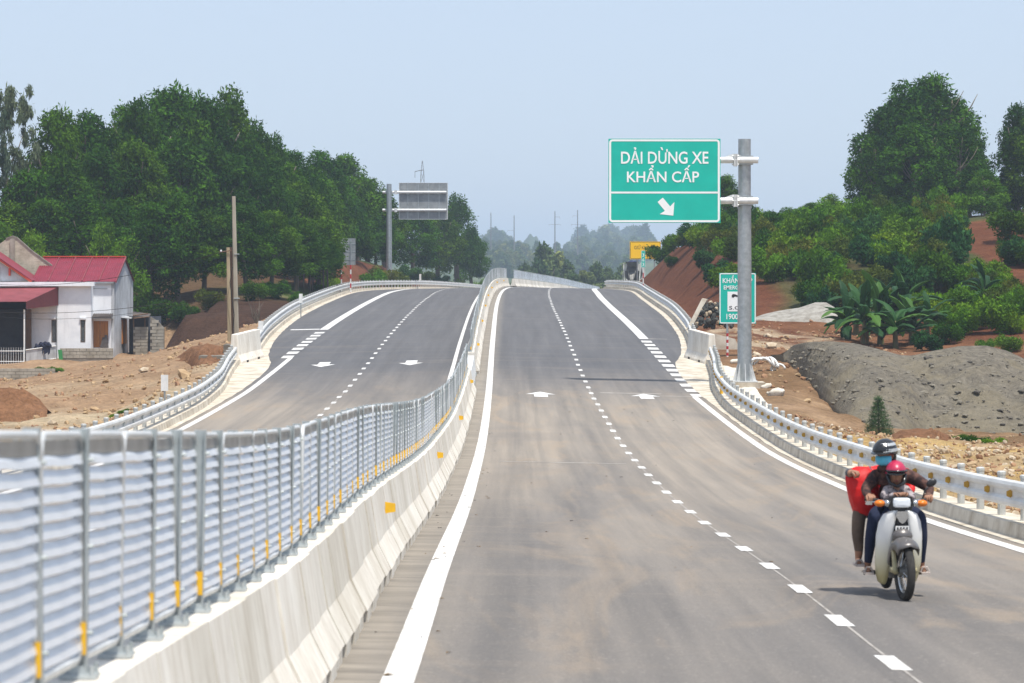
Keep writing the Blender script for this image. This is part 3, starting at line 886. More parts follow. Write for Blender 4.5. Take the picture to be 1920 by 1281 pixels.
D = 135.0; s = FPX / D
gx_, gy_ = (1384 - PX0) / FPX * D, D
gz = ground(gx_, gy_) - .1
es = thing('emergency_sign', 'green S.O.S emergency phone sign partly hidden behind the big sign pole', 'road sign', (gx_, gy_, gz))
zt = P(0, 512, D).z - gz; zb = P(0, 607, D).z - gz
W, Hh = 68.5 / s, (607 - 512) / s; cz = (zt + zb) / 2
mb = MB(); mb.box((0, 0, cz), (W, .03, Hh)); mb.build('panel', M['sign_green'], es)
mb = MB(); round_frame(mb, W - .02, Hh - .02, .08, .045, -.022)
for v in mb.v: v.z += cz
mb.build('border', M['sign_white'], es)
def e(px, py): return ((px - 1384) / s, P(0, py, D).z - gz)
for body, x0, x1, y0, y1 in (('KHẨN CẤP', 1356, 1411.5, 516.5, 531), ('EMERGENCY', 1358, 1410, 535.5, 543), ('19001', 1363, 1389, 588.5, 599)):
    me = text_mesh(body, (x1 - x0) / s, (y1 - y0) / s, M['sign_white'], .015); x, z = e((x0 + x1) / 2, y1); link('lettering', me, es, (x, -.022, z))
mb = MB(); x, z = e(1384, 565.5); mb.box((x, -.02, z), (38 / s, .012, 37 / s)); o = mb.build('pictogram_plate', M['sign_white'], es)
me = text_mesh('S.O.S', 32 / s, 6.6 / s, M['sign_black'], .0); x, z = e(1384, 580.5); link('lettering', me, es, (x, -.031, z))
mb = MB(); x, z = e(1377, 556)
hp = [(-.10, .05), (-.05, .11), (.05, .10), (.34, -.02), (.43, -.02), (.44, -.10), (.40, -.16), (.31, -.13), (.27, -.06), (.06, .00), (.01, -.02), (-.02, -.06), (-.10, -.03)]
mb.prism([(x + p, -.034, z + q) for p, q in hp], (0, .006, 0)); mb.build('handset_symbol', M['sign_black'], es)
striped_post(es, e(1365, 0)[0], .06, 0, zt - .1, .05, 8, True, zt - .1 - (P(0, 625, D).z - gz))
striped_post(es, e(1403, 0)[0], .06, 0, zt - .1, .05, 8, True, zt - .1 - (P(0, 625, D).z - gz))

# backs of signs on the left side
D = 287.0; s = FPX / D
b0 = P(730.5, 541, D)
ls = thing('overhead_sign', 'overhead sign on the left crest seen from behind, bare grey panel on a steel pole', 'road sign', b0)
def l_(px, py): return ((px - 730.5) / s, (541 - py) / s)
H = (541 - 345) / s; mb = MB(); mb.lathe([(.28, -1.2), (.27, H * .5), (.24, H)], (0, 0, 0), 20); mb.build('pole', M['galv'], ls)
c = l_(794.5, 377); mb = MB(); mb.box((c[0], .5, c[1]), (91 / s, .05, 68 / s)); mb.build('panel', M['sign_back'], ls)
mb = MB(); w_, h_ = 91 / s, 68 / s
for dx, dz, a, b in ((0, h_ / 2, w_, .05), (0, -h_ / 2, w_, .05), (w_ / 2, 0, .05, h_), (-w_ / 2, 0, .05, h_)): mb.box((c[0] + dx, .47, c[1] + dz), (a, .03, b))
mb.build('edge_trim', M['galv_light'], ls)
for py in (360.5, 394):
    z = l_(0, py)[1]; mb = MB(); mb.tube([(l_(718, 0)[0], .30, z), (l_(838, 0)[0], .30, z)], .13, 12); mb.build('arm', M['galv_light'], ls)
    mb = MB(); mb.box((l_(743, 0)[0], .3, z), (.25, .4, .4)); mb.build('arm_flange', M['galv_light'], ls)
    mb = MB(); mb.box((0, .2, z), (.62, .3, .3)); mb.build('pole_clamp', M['galv'], ls)
for k in range(4):
    mb = MB(); x = c[0] - w_ / 2 + w_ * (.18 + .215 * k); mb.box((x, .455, c[1]), (.07, .05, h_ - .1))
    for py in (360.5, 394):
        z = l_(0, py)[1]; mb.box((x, .40, z + .17), (.3, .1, .06)); mb.box((x, .40, z - .17), (.3, .1, .06))
    mb.build('stiffener', M['galv'], ls)
D = 238.0; s = FPX / D
for name, label, px, x0, x1, y0, y1 in (('traffic_sign', 'grey back of a square sign on a red and white post at the left crest', 658.5, 639, 667.5, 447, 497), ('traffic_sign', 'small narrow sign back on a striped post in front of the square sign', 641, 637, 645, 476, 500)):
    Dn = D if x1 - x0 > 15 else D - 4
    s = FPX / Dn; p = P(px, 535, Dn); gz = ground(p.x, Dn) - .1
    sg2 = thing(name, label, 'traffic sign', (p.x, Dn, gz)); zc = P(0, (y0 + y1) / 2, Dn).z - gz
    mb = MB(); mb.box((((x0 + x1) / 2 - px) / s, .06, zc), ((x1 - x0) / s, .03, (y1 - y0) / s)); mb.build('panel', M['sign_back'], sg2)
    mb = MB()
    for k in (-.3, 0, .3): mb.box((((x0 + x1) / 2 - px) / s, .035, zc + k * (y1 - y0) / s), ((x1 - x0) / s - .04, .03, .06))
    mb.build('stiffener', M['galv'], sg2)
    striped_post(sg2, 0, 0, 0, P(0, y0 + 3, Dn).z - gz, .055, 7, True, P(0, y0 + 3, Dn).z - P(0, 497, Dn).z)

# yellow distance sign and kilometre post beyond the right cutting
D = 300.0; s = FPX / D
p = P(1207, 545, D); gz = ground(p.x, D) - .2
ys_ = thing('distance_sign', 'yellow Vietnamese keep distance board half hidden by shrubs at the far right bend', 'road sign', (p.x, D, gz))
def y_(px, py): return ((px - 1207) / s, P(0, py, D).z - gz)
c = y_(1211, 469.5); mb = MB(); mb.box((c[0], 0, c[1]), (58 / s, .04, 33 / s)); mb.build('panel', M['sign_yellow'], ys_)
mb = MB(); round_frame(mb, 56.5 / s, 31.5 / s, .1, .04, -.026)
for v in mb.v: v.x += c[0]; v.z += c[1]
mb.build('border', M['sign_black'], ys_)
for body, x0, x1, y0, y1 in (('GIỮ KHOẢNG', 1190, 1235, 459, 467.5), ('TE', 1211.5, 1217, 472.5, 477.5)):
    me = text_mesh(body, (x1 - x0) / s, (y1 - y0) / s, M['sign_black'], .0); x, z = y_((x0 + x1) / 2, y1); link('lettering', me, ys_, (x, -.026, z))
for px in (1196, 1228):
    mb = MB(); mb.tube([(y_(px, 0)[0], .07, -.3), (y_(px, 0)[0], .07, c[1] + .5)], .06, 8); mb.build('post', M['galv'], ys_)
D = 232.0; s = FPX / D
p = P(1207, 530, D); gz = ground(p.x, D) - .1
kp = thing('kilometre_post', 'narrow green marker with stacked white digits on a red and white post', 'marker post', (p.x, D, gz))
zt, zb = P(0, 470, D).z - gz, P(0, 501.5, D).z - gz
mb = MB(); mb.box((0, -.05, (zt + zb) / 2), (7.6 / s, .025, zt - zb)); mb.build('plate', M['sign_green'], kp)
mb = MB(); round_frame(mb, 7.2 / s, zt - zb - .02, .05, .018, -.068)
for v in mb.v: v.z += (zt + zb) / 2
mb.build('border', M['sign_white'], kp)
for k, ch in enumerate('363'):
    me = text_mesh(ch, 3.3 / s, 6.2 / s, M['sign_white'], .01); link('digit', me, kp, (0, -.068, zt - (6 + 8.8 * k + 5.6) / s))
striped_post(kp, 0, 0, -.1, zt - .05, .045, 6, False, zt - zb - .05)

# white marker posts outside the left guardrail
def marker(label, px, y0, D, name='marker_post', w=.26, h=.62):
    p = P(px, y0, D); gz = ground(p.x, D)
    t_ = thing(name, label, 'marker post', (p.x, D, gz)); top = p.z - gz
    mb = MB(); mb.tube([(0, .03, -.1), (0, .03, top - .1)], .035, 8); mb.build('post', M['galv'], t_)
    mb = MB(); mb.box((0, 0, top - h / 2), (w, .03, h)); mb.build('plate', M['white_paint'], t_)
    return t_


marker('white marker plate outside the near left guardrail in front of the bare earth', 309.5, 703, 96, w=.23, h=.52)
marker('white marker plate behind the concrete end block on the left', 490, 602, 141, w=.23, h=.5)
marker('white marker plate beside the far left guardrail above the bank', 565, 551, 178, w=.21, h=.55)
marker('white marker plate standing alone beyond the left crest guardrail', 789, 514, 300, w=.2, h=.75)

# ------------------------------------------------------------------ house
t = NT('white_wall'); t.set(.85, 0, .2)
c = t.ramp(t.noise(1.2, 4, .6), [(.3, (.74, .76, .79)), (.6, (.86, .87, .89))])
c = t.mix(t.ramp(t.noise(2.5, 4, .6, (1, 1, .12)), [(.56, 0.0), (.8, .4)]), c, (.45, .46, .47)); t.base(c); M['wall'] = t.m
t = NT('weathered_wall'); t.set(.9, 0, .2)
c = t.ramp(t.noise(1.0, 4, .6), [(.3, (.40, .41, .42)), (.65, (.60, .62, .64))])
c = t.mix(t.ramp(t.noise(1.1, 5, .7, (1, 1, .25)), [(.48, 0.0), (.7, .75)]), c, (.26, .265, .27)); t.base(c); M['wall_grey'] = t.m
t = NT('bare_gable'); t.set(.95, 0, .1)
c = t.ramp(t.noise(1.4, 5, .7), [(.3, (.33, .29, .215)), (.6, (.56, .51, .40))])
c = t.mix(t.ramp(t.noise(6, 3, .6, (.3, 1, 3)), [(.55, 0.0), (.7, .6)]), c, (.20, .17, .13)); t.base(c); M['bare'] = t.m
M['block'] = mat('cement_block', (.42, .385, .32), (.27, .24, .19), 1.2, .95, mode='World', bump=.3)
M['mortar'] = mat('mortar', (.24, .215, .18), None, 3, .95)
M['roof_red'] = mat('red_roof_sheet', (.255, .026, .048), (.19, .02, .036), 1.1, .5, 0, .4)
M['roof_old'] = mat('faded_red_sheet', (.30, .075, .085), (.22, .055, .06), 1.3, .55, 0, .35)
M['maroon'] = mat('maroon_sheet', (.14, .022, .026), (.10, .018, .02), 3, .6)
M['red_trim'] = mat('orange_red_trim', (.62, .08, .04), (.5, .07, .04), 3, .6)
M['wood'] = mat('door_wood', (.52, .21, .045), (.38, .14, .03), 2.5, .55, stretch=(6, 1, .4))
M['wood_dark'] = mat('old_wood', (.20, .12, .07), (.12, .075, .05), 3, .8, stretch=(4, 1, .4))
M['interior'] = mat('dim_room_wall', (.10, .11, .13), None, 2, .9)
M['glass'] = mat('dark_glass', (.03, .035, .045), None, 2, .15, 0, .5)
M['rust'] = mat('rusty_sheet', (.12, .10, .09), (.07, .06, .055), 3, .8)
M['green_sheet'] = mat('green_sheet', (.05, .30, .09), None, 3, .6)
M['navy'] = mat('navy_cloth', (.02, .025, .055), (.012, .015, .035), 6, .9)

HD = 200.0; hs = FPX / HD
HO = P(125, 664, HD)
house = thing('house', 'white single storey house with red sheet roof and wooden double door below the grove', 'house', HO)
def hp(px, py, y=0.0):
    """pixel on the front plane moved to depth y, in the house's own metres"""
    q = P(px, py, HD + y); return Vector((q.x - HO.x, y, q.z - HO.z))
def corr(mb, a, b, c, d, n, amp=.03):
    """corrugated sheet between the edges a-b (top) and d-c (bottom), with thickness"""
    top = []; bot = []
    for i in range(n * 2 + 1):
        f = i / (n * 2); o = Vector((0, 0, amp * (1 if i % 2 else -1)))
        top.append(a.lerp(b, f) + o); bot.append(d.lerp(c, f) + o)
    k = len(top); dn = Vector((0, 0, -.03))
    mb.add(top + bot + [v + dn for v in top] + [v + dn for v in bot],
           [(i, i + 1, k + i + 1, k + i) for i in range(k - 1)] + [(2 * k + i, 3 * k + i, 3 * k + i + 1, 2 * k + i + 1) for i in range(k - 1)]
           + [(k + i, k + i + 1, 3 * k + i + 1, 3 * k + i) for i in range(k - 1)] + [(i, 2 * k + i, 2 * k + i + 1, i + 1) for i in range(k - 1)])
def slab(mb, pts, d): mb.prism(pts, d)

xr = hp(215, 0).x; xl = hp(171.5, 0).x; zf = -.4; ze = hp(0, 528.5).z; DEP = 10.0
# right wing: front wall with recessed door, gable wall, rear wall
mb = MB()
xd0, xd1 = hp(172.5, 0).x, hp(204, 0).x; zd0, zd1 = hp(0, 652).z, hp(0, 602).z
mb.box(((xl + xd0) / 2 - .2, .1, (zf + ze) / 2), (xd0 - xl + .4, .2, ze - zf)); mb.box(((xd1 + xr - .2) / 2, .1, (zf + ze) / 2), (xr - .2 - xd1, .2, ze - zf))
mb.box(((xd0 + xd1) / 2, .1, (zd1 + ze) / 2), (xd1 - xd0, .2, ze - zd1)); mb.box(((xd0 + xd1) / 2, .1, (zf + zd0) / 2), (xd1 - xd0, .2, zd0 - zf))
mb.box((xr - 3.2, DEP - .1, (zf + ze) / 2), (6, .2, ze - zf))
mb.build('wall', M['wall'], house)
zrg = hp(0, 484, DEP / 2).z
mb = MB(); mb.prism([(xr + .003, .0, zf), (xr + .003, DEP, zf), (xr + .003, DEP, ze), (xr + .003, DEP / 2, zrg), (xr + .003, 0, ze)], (-.2, 0, 0)); o = mb.build('gable_wall', M['wall_grey'], house); o['label'] = 'grey weathered right gable wall'
mb = MB(); x0 = hp(60, 0).x; mb.box(((xl + xr) / 2 - .2, -.03, hp(0, 541).z), (xr - xl - .5, .06, .06)); mb.build('cornice_line', M['wall_grey'], house)
mb = MB(); a, b = Vector((x0, DEP / 2, zrg + .05)), Vector((xr + .12, DEP / 2, zrg + .05)); c, d = Vector((xr + .12, -.15, ze + .02)), Vector((x0, -.15, ze + .02))
corr(mb, a, b, c, d, 40); corr(mb, b, a, Vector((x0, DEP + .2, ze + .02)), Vector((xr + .12, DEP + .2, ze + .02)), 20)
rf = mb.build('roof', M['roof_red'], house)
for k in range(1, 5):          # lap seams between roof sheets
    f = k / 5; A_, B_ = a.lerp(b, f), d.lerp(c, f); mb = MB(); mb.tube([A_ + Vector((0, 0, .05)), B_ + Vector((0, 0, .05))], .035, 5); mb.build('roof_seam', M['roof_old'], rf)
mb = MB(); mb.box(((x0 + xr) / 2, -.22, ze - .06), (xr - x0, .12, .12)); mb.build('gutter', M['galv'], rf)
mb = MB(); mb.box(((x0 + xr) / 2 + .06, DEP / 2, zrg + .1), (xr - x0 + .12, .35, .08)); mb.build('ridge_cap', M['red_trim'], rf)
mb = MB(); mb.prism([b + Vector((0, 0, .06)), c + Vector((0, 0, .06)), c + Vector((0, 0, -.1)), b + Vector((0, 0, -.1))], (.05, 0, 0)); mb.build('verge_trim', M['roof_old'], rf)
# door
dr = None
for k in range(2):
    w = (xd1 - xd0) / 2; mb = MB(); xc = xd0 + w * (k + .5); mb.box((xc, .08, (zd0 + zd1) / 2), (w - .02, .06, zd1 - zd0 - .02)); dr = mb.build('door', M['wood'], house)
    for j in range(2):
        for i in range(4):
            mb = MB(); mb.box((xc + (j - .5) * w * .46, .04, zd0 + (zd1 - zd0) * (.14 + .24 * i)), (w * .36, .03, (zd1 - zd0) * .19)); mb.build('door_panel', M['wood'], dr)
mb = MB(); mb.box((hp(198, 0).x, -.3, zd0 + .35), (.55, .3, .7), taper=.5); mb.box((hp(201, 0).x, -.3, zd0 + .6), (.25, .25, .5), taper=.6); t2 = mb.build('covered_heap', M['rust'], None); t2.location = HO
tag(t2, 'small dark heap leaning against the wooden house door', 'heap')
mb = MB(); corr(mb, hp(167, 588) + Vector((0, .0, 0)), hp(213, 588), hp(214, 594) + Vector((0, -.9, 0)), hp(166, 594) + Vector((0, -.9, 0)), 14, .04); mb.build('door_canopy', M['rust'], house)
mb = MB(); mb.box(((hp(166, 0).x + hp(214, 0).x) / 2, -.4, hp(0, 596.5).z), (1.68, .8, .06)); mb.build('canopy_slab', M['wall_grey'], house)
# front block with parapet
yb = -1.2; xa, xb = hp(-175, 0).x, hp(171.5, 0, yb).x; zt = hp(0, 530, yb).z
mb = MB(); wx = [(hp(97.5, 0, yb).x, hp(107, 0, yb).x), (hp(152, 0, yb).x, hp(161, 0, yb).x)]; z0, z1 = hp(0, 642, yb).z, hp(0, 600, yb).z
xg = hp(52, 0, yb).x
edges = [xg] + [q for w in wx for q in w] + [xb]
for i in range(0, len(edges), 2): mb.box(((edges[i] + edges[i + 1]) / 2, yb + .1, (zf + zt) / 2), (edges[i + 1] - edges[i], .2, zt - zf))
for a, b in wx: mb.box(((a + b) / 2, yb + .1, (z1 + zt) / 2), (b - a, .2, zt - z1)); mb.box(((a + b) / 2, yb + .1, (zf + z0) / 2), (b - a, .2, z0 - zf))
zp = hp(0, 578, yb).z
mb.box(((xa + xg) / 2, yb + .1, (zp + zt) / 2), (xg - xa, .2, zt - zp)); mb.box((xb - .1, (yb + .2) / 2, (zf + zt) / 2), (.2, -yb - .2, zt - zf))
mb.build('wall', M['wall'], house)
mb = MB(); mb.box(((xa + xb) / 2 + .1, yb - .12, (hp(0, 529, yb).z + hp(0, 536.5, yb).z) / 2), (xb - xa + .3, .6, .27)); mb.build('parapet', M['wall'], house)
for a, b in wx:
    mb = MB(); mb.box(((a + b) / 2, yb + .15, (z0 + z1) / 2), (b - a, .04, z1 - z0)); wn_ = mb.build('window', M['glass'], house)
    mb = MB()
    for x in (a + .02, b - .02): mb.box((x, yb + .02, (z0 + z1) / 2), (.04, .06, z1 - z0))
    for z in (z0 + .02, z1 - .02): mb.box(((a + b) / 2, yb + .02, z), (b - a, .06, .04))
    mb.build('frame', M['wood_dark'], wn_)
    for k in range(3): mb = MB(); mb.tube([(a + (b - a) * (k + 1) / 4, yb + .04, z0), (a + (b - a) * (k + 1) / 4, yb + .04, z1)], .012, 5); mb.build('bar', M['galv_post'], wn_)
    mb = MB(); mb.box(((a + b) / 2, yb - .06, z1 + .1), (b - a + .1, .14, .12)); mb.build('lintel', M['wall'], wn_)
# porch room
mb = MB(); yr = yb + 4.0
mb.box(((xa + xg) / 2, yr, (zf + zp) / 2), (xg - xa, .1, zp - zf)); mb.box((xg + .053, (yb + yr) / 2 + .1, (zf + zp) / 2), (.1, yr - yb - .25, zp - zf)); mb.box((xa, (yb + yr) / 2, (zf + zp) / 2), (.1, yr - yb, zp - zf)); mb.box(((xa + xg) / 2, (yb + yr) / 2 + .2, zp + .06), (xg - xa, yr - yb - .2, .1))
mb.build('porch_room', M['interior'], house)
# awning: sloping sheet, front fascia and side panel
A1, A2 = hp(-175, 541, yb - .03), hp(110, 538, yb - .03); B1, B2 = hp(-175, 566, -6.0), hp(50, 566, -6.0)
mb = MB(); corr(mb, A1, A2, B2, B1, 84, .03); aw = mb.build('awning', M['roof_old'], house)
C1, C2 = hp(-175, 579, -6.0), hp(50, 579.5, -6.0); C3 = hp(109.5, 573, yb - .03)
mb = MB(); corr(mb, B1 + Vector((0, -.04, 0)), B2 + Vector((0, -.04, 0)), C2 + Vector((0, -.04, 0)), C1 + Vector((0, -.04, 0)), 70, .02); mb.build('fascia', M['maroon'], aw)
mb = MB(); mb.prism([A2, B2, C2, C3], (.03, .01, 0)); mb.build('side_panel', M['maroon'], aw)
mb = MB(); mb.tube([hp(46.5, 692, -5.8), hp(46.5, 580, -5.8)], .055, 8); mb.build('awning_post', M['white_paint'], aw)
mb = MB(); mb.tube([hp(107.5, 676, yb - .2), hp(107.5, 572, yb - .2)], .035, 8); mb.build('awning_post', M['galv'], aw)
mb = MB(); a, b = hp(50, 580, -1.6), hp(59.5, 655, -1.6); mb.box(((a.x + b.x) / 2, -1.6, (a.z + zf) / 2), (b.x - a.x, .3, a.z - zf)); mb.build('porch_pillar', M['wood_dark'], house)
# shutters on the gable wall
mb = MB(); q0, q1 = DEP * .38, DEP * .60; zz0, zz1 = hp(0, 645, 4.5).z, hp(0, 599, 4.5).z
mb.box((xr + .03, (q0 + q1) / 2, (zz0 + zz1) / 2), (.06, q1 - q0, zz1 - zz0)); o = mb.build('window', M['wood'], house)
for k in range(2):
    mb = MB(); mb.box((xr + .07, q0 + (q1 - q0) * (.26 + .48 * k), (zz0 + zz1) / 2), (.03, (q1 - q0) * .44, zz1 - zz0 - .12)); mb.build('shutter', M['wood'], o)
mb = MB(); mb.prism([(xr, q0 - .3, zz1 + .12), (xr, q1 + .6, zz1 + .12), (xr + .7, q1 + .6, zz1 + .05), (xr + .7, q0 - .3, zz1 + .05)], (0, 0, .06)); mb.build('window_hood', M['wall_grey'], o)
# bare gable and small front gable behind the parapet
mb = MB(); yg = 3.2; mb.prism([hp(-95, 527, yg), hp(-95, 560, yg), hp(146, 560, yg), hp(142, 529, yg), hp(100, 501, yg), hp(60, 472, yg), hp(33, 448, yg), hp(24, 444.5, yg), hp(12, 449, yg)], (0, .25, 0))
o = mb.build('bare_gable', M['bare'], house); o['label'] = 'unpainted brick gable with dark stains'
mb = MB(); mb.box((hp(25, 0, yg).x, yg - .06, hp(0, 488, yg).z), (.32, .12, 2.9)); mb.build('pilaster', M['block'], o)
mb = MB(); pts = [(142, 529), (100, 501), (60, 472), (33, 448), (24, 444.5), (12, 449)]
for a, b in zip(pts, pts[1:]):
    A, B = hp(*a, yg - .05), hp(*b, yg - .05); mb.prism([A, B, B + Vector((0, 0, .1)), A + Vector((0, 0, .1))], (0, .35, 0))
mb.build('coping', M['concrete_dark'], o)
mb = MB(); ys2 = -.8; mb.prism([hp(-174, 528, ys2), hp(54, 528, ys2), hp(-60, 452, ys2)], (0, .2, 0)); o = mb.build('front_gable', M['wall_grey'], house)
mb = MB(); A, B = hp(-60, 444, ys2 - .4), hp(60, 526.5, ys2 - .4); mb.prism([A, B, B + Vector((0, 0, -.16)), A + Vector((0, 0, -.16))], (0, .5, 0)); mb.build('verge_trim', M['red_trim'], o)
mb = MB(); A, B = hp(-60, 442, ys2 - .45), hp(61, 525.5, ys2 - .45); mb.prism([A, B, B + Vector((0, 0, -.05)), A + Vector((0, 0, -.05))], (0, 4.0, 0)); mb.build('roof_sheet', M['roof_red'], o)
mb = MB(); B = hp(-181, 525.5, ys2 - .45); mb.prism([A, B, B + Vector((0, 0, -.05)), A + Vector((0, 0, -.05))], (0, 4.0, 0)); mb.build('roof_sheet', M['roof_red'], o)
mb = MB(); mb.box((hp(19.5, 0, ys2).x, ys2 - .1, hp(0, 510, ys2).z), (.12, .2, .5)); mb.build('bracket', M['red_trim'], o)


def block_wall(label, px0, px1, py0, py1, D, name='block_wall', gh=.2, slope_top=None, extra=None):
    """low wall of cement blocks: each block an object"""
    a, b = P(px0, py1, D), P(px1, py1, D); h = P(0, py0, D).z - a.z; w = b.x - a.x
    rt = thing(name, label, 'low wall', (a.x, D, a.z))
    mb = MB(); mb.box((w / 2, .1, h / 2 - .2), (w - .02, .14, h - .03 + .4)); mb.build('mortar_core', M['mortar'], rt)
    rows = max(1, round(h / gh)); bh = h / rows; bl = .42
    nb = max(1, round(w / bl)); bl = w / nb; rr = random.Random(px0)
    m_ = MB(); m_.box((0, 0, 0), (bl - .025, .2, bh - .022)); me = m_.mesh('block', M['block']); m2 = MB(); m2.box((0, 0, 0), (bl / 2 - .025, .2, bh - .022)); me2 = m2.mesh('block', M['block'])
    for r in range(rows):
        off = (r % 2) * .5
        for k in range(nb + (1 if off else 0)):
            x = (k + .5 - off) * bl; half = off and (k == 0 or k == nb)
            if half: x = bl / 4 if k == 0 else w - bl / 4
            if slope_top and (r + .5) * bh > slope_top(x / w) * h: continue
            link('block', me2 if half else me, rt, (x, .1 + rr.uniform(-.012, .012), (r + .5) * bh), (0, 0, rr.uniform(-.01, .01)))
    return rt


block_wall('low cement block wall under the white house front beside the green sheet', 113, 213, 653, 672, 197.6)
block_wall('low mossy block wall at the lower left in front of the white railing', -14, 104, 691, 715, 167)
mb = MB(); a = hp(109.5, 656, -2.6); mb.prism([a, hp(117, 656, -2.6), hp(119.5, 680, -2.6), hp(112, 680, -2.6)], (0, .05, 0)); o = mb.build('sheet', M['green_sheet']); o.name = 'green_sheet'; o.location = HO; tag(o, 'narrow green sheet leaning at the corner of the block wall', 'sheet')
# railing of the front yard
yd = -6.6; rl = thing('yard_railing', 'white picket railing closing the dark porch at the left edge', 'railing', HO)
for py in (658.5, 678): mb = MB(); mb.tube([hp(-40, py, yd), hp(46.5, py, yd)], .03, 6); mb.build('rail', M['white_paint'], rl)
k = -38
while k < 45:
    mb = MB(); mb.tube([hp(k, 684, yd), hp(k, 651.5, yd)], [.018, .010], 5); mb.build('picket', M['white_paint'], rl); k += 4.6
a, b = hp(50, 657, yd), hp(106, 649.5, -1.9); a2, b2 = hp(50, 690, yd), hp(106, 679, -1.9)
yw = thing('yard_wall', 'low pale yard wall with black stains beside the porch railing', 'low wall', HO)
mb = MB(); mb.prism([a, b, b2, a2], (0, .15, 0)); mb.build('wall', M['wall_grey'], yw)
for u, v in ((a, b), (hp(50, 683, yd), hp(106, 673, -1.9))): mb = MB(); mb.tube([u + Vector((0, -.1, .03)), v + Vector((0, -.1, .03))], .035, 6); mb.build('rail', M['white_paint'], yw)
rr = random.Random(3)
for px, py, w in ((70, 651, .35), (79, 648, .5), (87, 647, .6), (93, 648, .35)):
    q = hp(px, py, yd * .55 - 1.9 * .2); mb = MB(); mb.ell((0, 0, 0), (w * .5, .2, .22), 10, 6, warp=lambda v: v * (1 + .25 * math.sin(v.x * 19 + v.z * 13)))
    mb.prism([(-w * .35, -.12, .05), (w * .35, -.12, .05), (w * .2, -.1, -.5), (-w * .15, -.1, -.62)], (0, .05, 0))
    o = mb.build('cloth', M['navy']); o.location = HO + q; tag(o, {70: 'dark cloth bundle leftmost on the pale yard wall', 79: 'dark cloth draped second from left on the yard wall', 87: 'largest navy cloth hanging over the yard wall', 93: 'rightmost dark cloth on the yard wall near the post'}[px], 'cloth')

# shed right of the house
D = 203.0; sh = thing('shed', 'small grey block shed with a dark opening right of the house', 'shed', P(251, 668, D))
so = sh.location
def sp(px, py, y=0.0): return P(px, py, D + y) - so
def blocks(parent, px0, px1, py0, py1, top=None, y=0.0):
    a, b = sp(px0, py1, y), sp(px1, py1, y); h = sp(0, py0, y).z - a.z; w = b.x - a.x
    nb, nr = max(1, round(w / .42)), max(1, round(h / .22)); bl, bh = w / nb, h / nr
    m_ = MB(); m_.box((0, 0, 0), (bl - .03, .2, bh - .025)); me = m_.mesh('block', M['block']); rr = random.Random(px0)
    for r in range(nr):
        for k in range(nb):
            x = a.x + (k + .5) * bl + (bl * .25 if r % 2 else -bl * .0)
            if x + bl / 2 > b.x + .1: x = b.x - bl / 2
            z = a.z + (r + .5) * bh
            if top and z + bh * .3 > top(x): continue
            link('block', me, parent, (x, y + rr.uniform(-.015, .015), z), (0, 0, rr.uniform(-.01, .01)))
mb = MB(); a, b = sp(251, 613), sp(279, 672); mb.box(((a.x + b.x) / 2, .0, (a.z + b.z) / 2), (b.x - a.x, .15, a.z - b.z)); mb.build('wall', M['mortar'], sh)
blocks(sh, 251, 279, 613, 672, y=-.03)
mb = MB(); mb.prism([sp(282, 674, -.4), sp(309, 674, -.4), sp(309, 616, -.4), sp(298, 603, -.4), sp(283, 594, -.4)], (0, .16, 0)); mb.build('wall', M['mortar'], sh)
ztop = lambda x: float(np.interp(x, [sp(283, 0).x, sp(298, 0).x, sp(309, 0).x], [sp(0, 594).z, sp(0, 603).z, sp(0, 616).z]))
blocks(sh, 282.5, 308.5, 594, 674, ztop, -.45)
mb = MB(); mb.box((sp(265, 0).x, 2.4, sp(0, 634).z), (2.2, .1, 2.9)); mb.box((sp(280.5, 0).x, 1.2, sp(0, 634).z), (.1, 2.3, 2.9)); mb.build('inner_wall', M['interior'], sh)
mb = MB(); mb.prism([sp(250, 594, -.5), sp(280, 596, -.5), sp(284, 590, 2.6), sp(250, 586, 2.6)], (0, 0, .06)); mb.build('roof', M['rust'], sh)
for px in (273, 251.5): mb = MB(); mb.tube([sp(px, 614, -.05), sp(px, 594, -.05)], .05, 6); mb.build('post', M['wood_dark'], sh)
for k, (p0, p1) in enumerate((((250, 592), (279, 588)), ((252, 597), (281, 594)))): mb = MB(); mb.tube([sp(*p0, -.6), sp(*p1, -.6)], .05, 6); mb.build('roof_pole', M['wood_dark'], sh)

# concrete poles
D = 150.0; s = FPX / D
def square_pole(name, label, cat, px0, px1, pxt0, pxt1, yt, yb_, D, m):
    p = P((px0 + px1) / 2, yb_, D); gz = ground(p.x, D) - .4; t_ = thing(name, label, cat, (p.x, D, gz)); s = FPX / D
    h = P(0, yt, D).z - gz; w0, w1 = (px1 - px0) / s, (pxt1 - pxt0) / s; dx = ((pxt0 + pxt1) - (px0 + px1)) / 2 / s
    mb = MB(); secs = []
    for f in (0, .25, .5, .75, 1):
        w = w0 + (w1 - w0) * f; x = dx * f; c = w * .2
        secs.append([Vector((x + a, b, h * f)) for a, b in ((-w / 2 + c, -w / 2), (w / 2 - c, -w / 2), (w / 2, -w / 2 + c), (w / 2, w / 2 - c), (w / 2 - c, w / 2), (-w / 2 + c, w / 2), (-w / 2, w / 2 - c), (-w / 2, -w / 2 + c))])
    mb.sweep(secs); mb.build('shaft', m, t_); return t_, h
M['pole_concrete'] = mat('pole_concrete', (.40, .36, .29), (.29, .255, .20), 2, .9, stretch=(1, 1, .3))
M['pole_tan'] = mat('tan_concrete', (.42, .345, .22), (.30, .24, .15), 2, .9, stretch=(1, 1, .3))
tp, h = square_pole('utility_pole', 'tall tapering concrete utility pole left of the road', 'utility pole', 440, 449.5, 436, 442.5, 368, 648, 150, M['pole_concrete'])
mb = MB(); mb.box((0, -.02, h * .33), (.27, .27, .05)); mb.box((0, -.02, h * .62), (.25, .25, .04)); mb.build('band', M['galv_post'], tp)
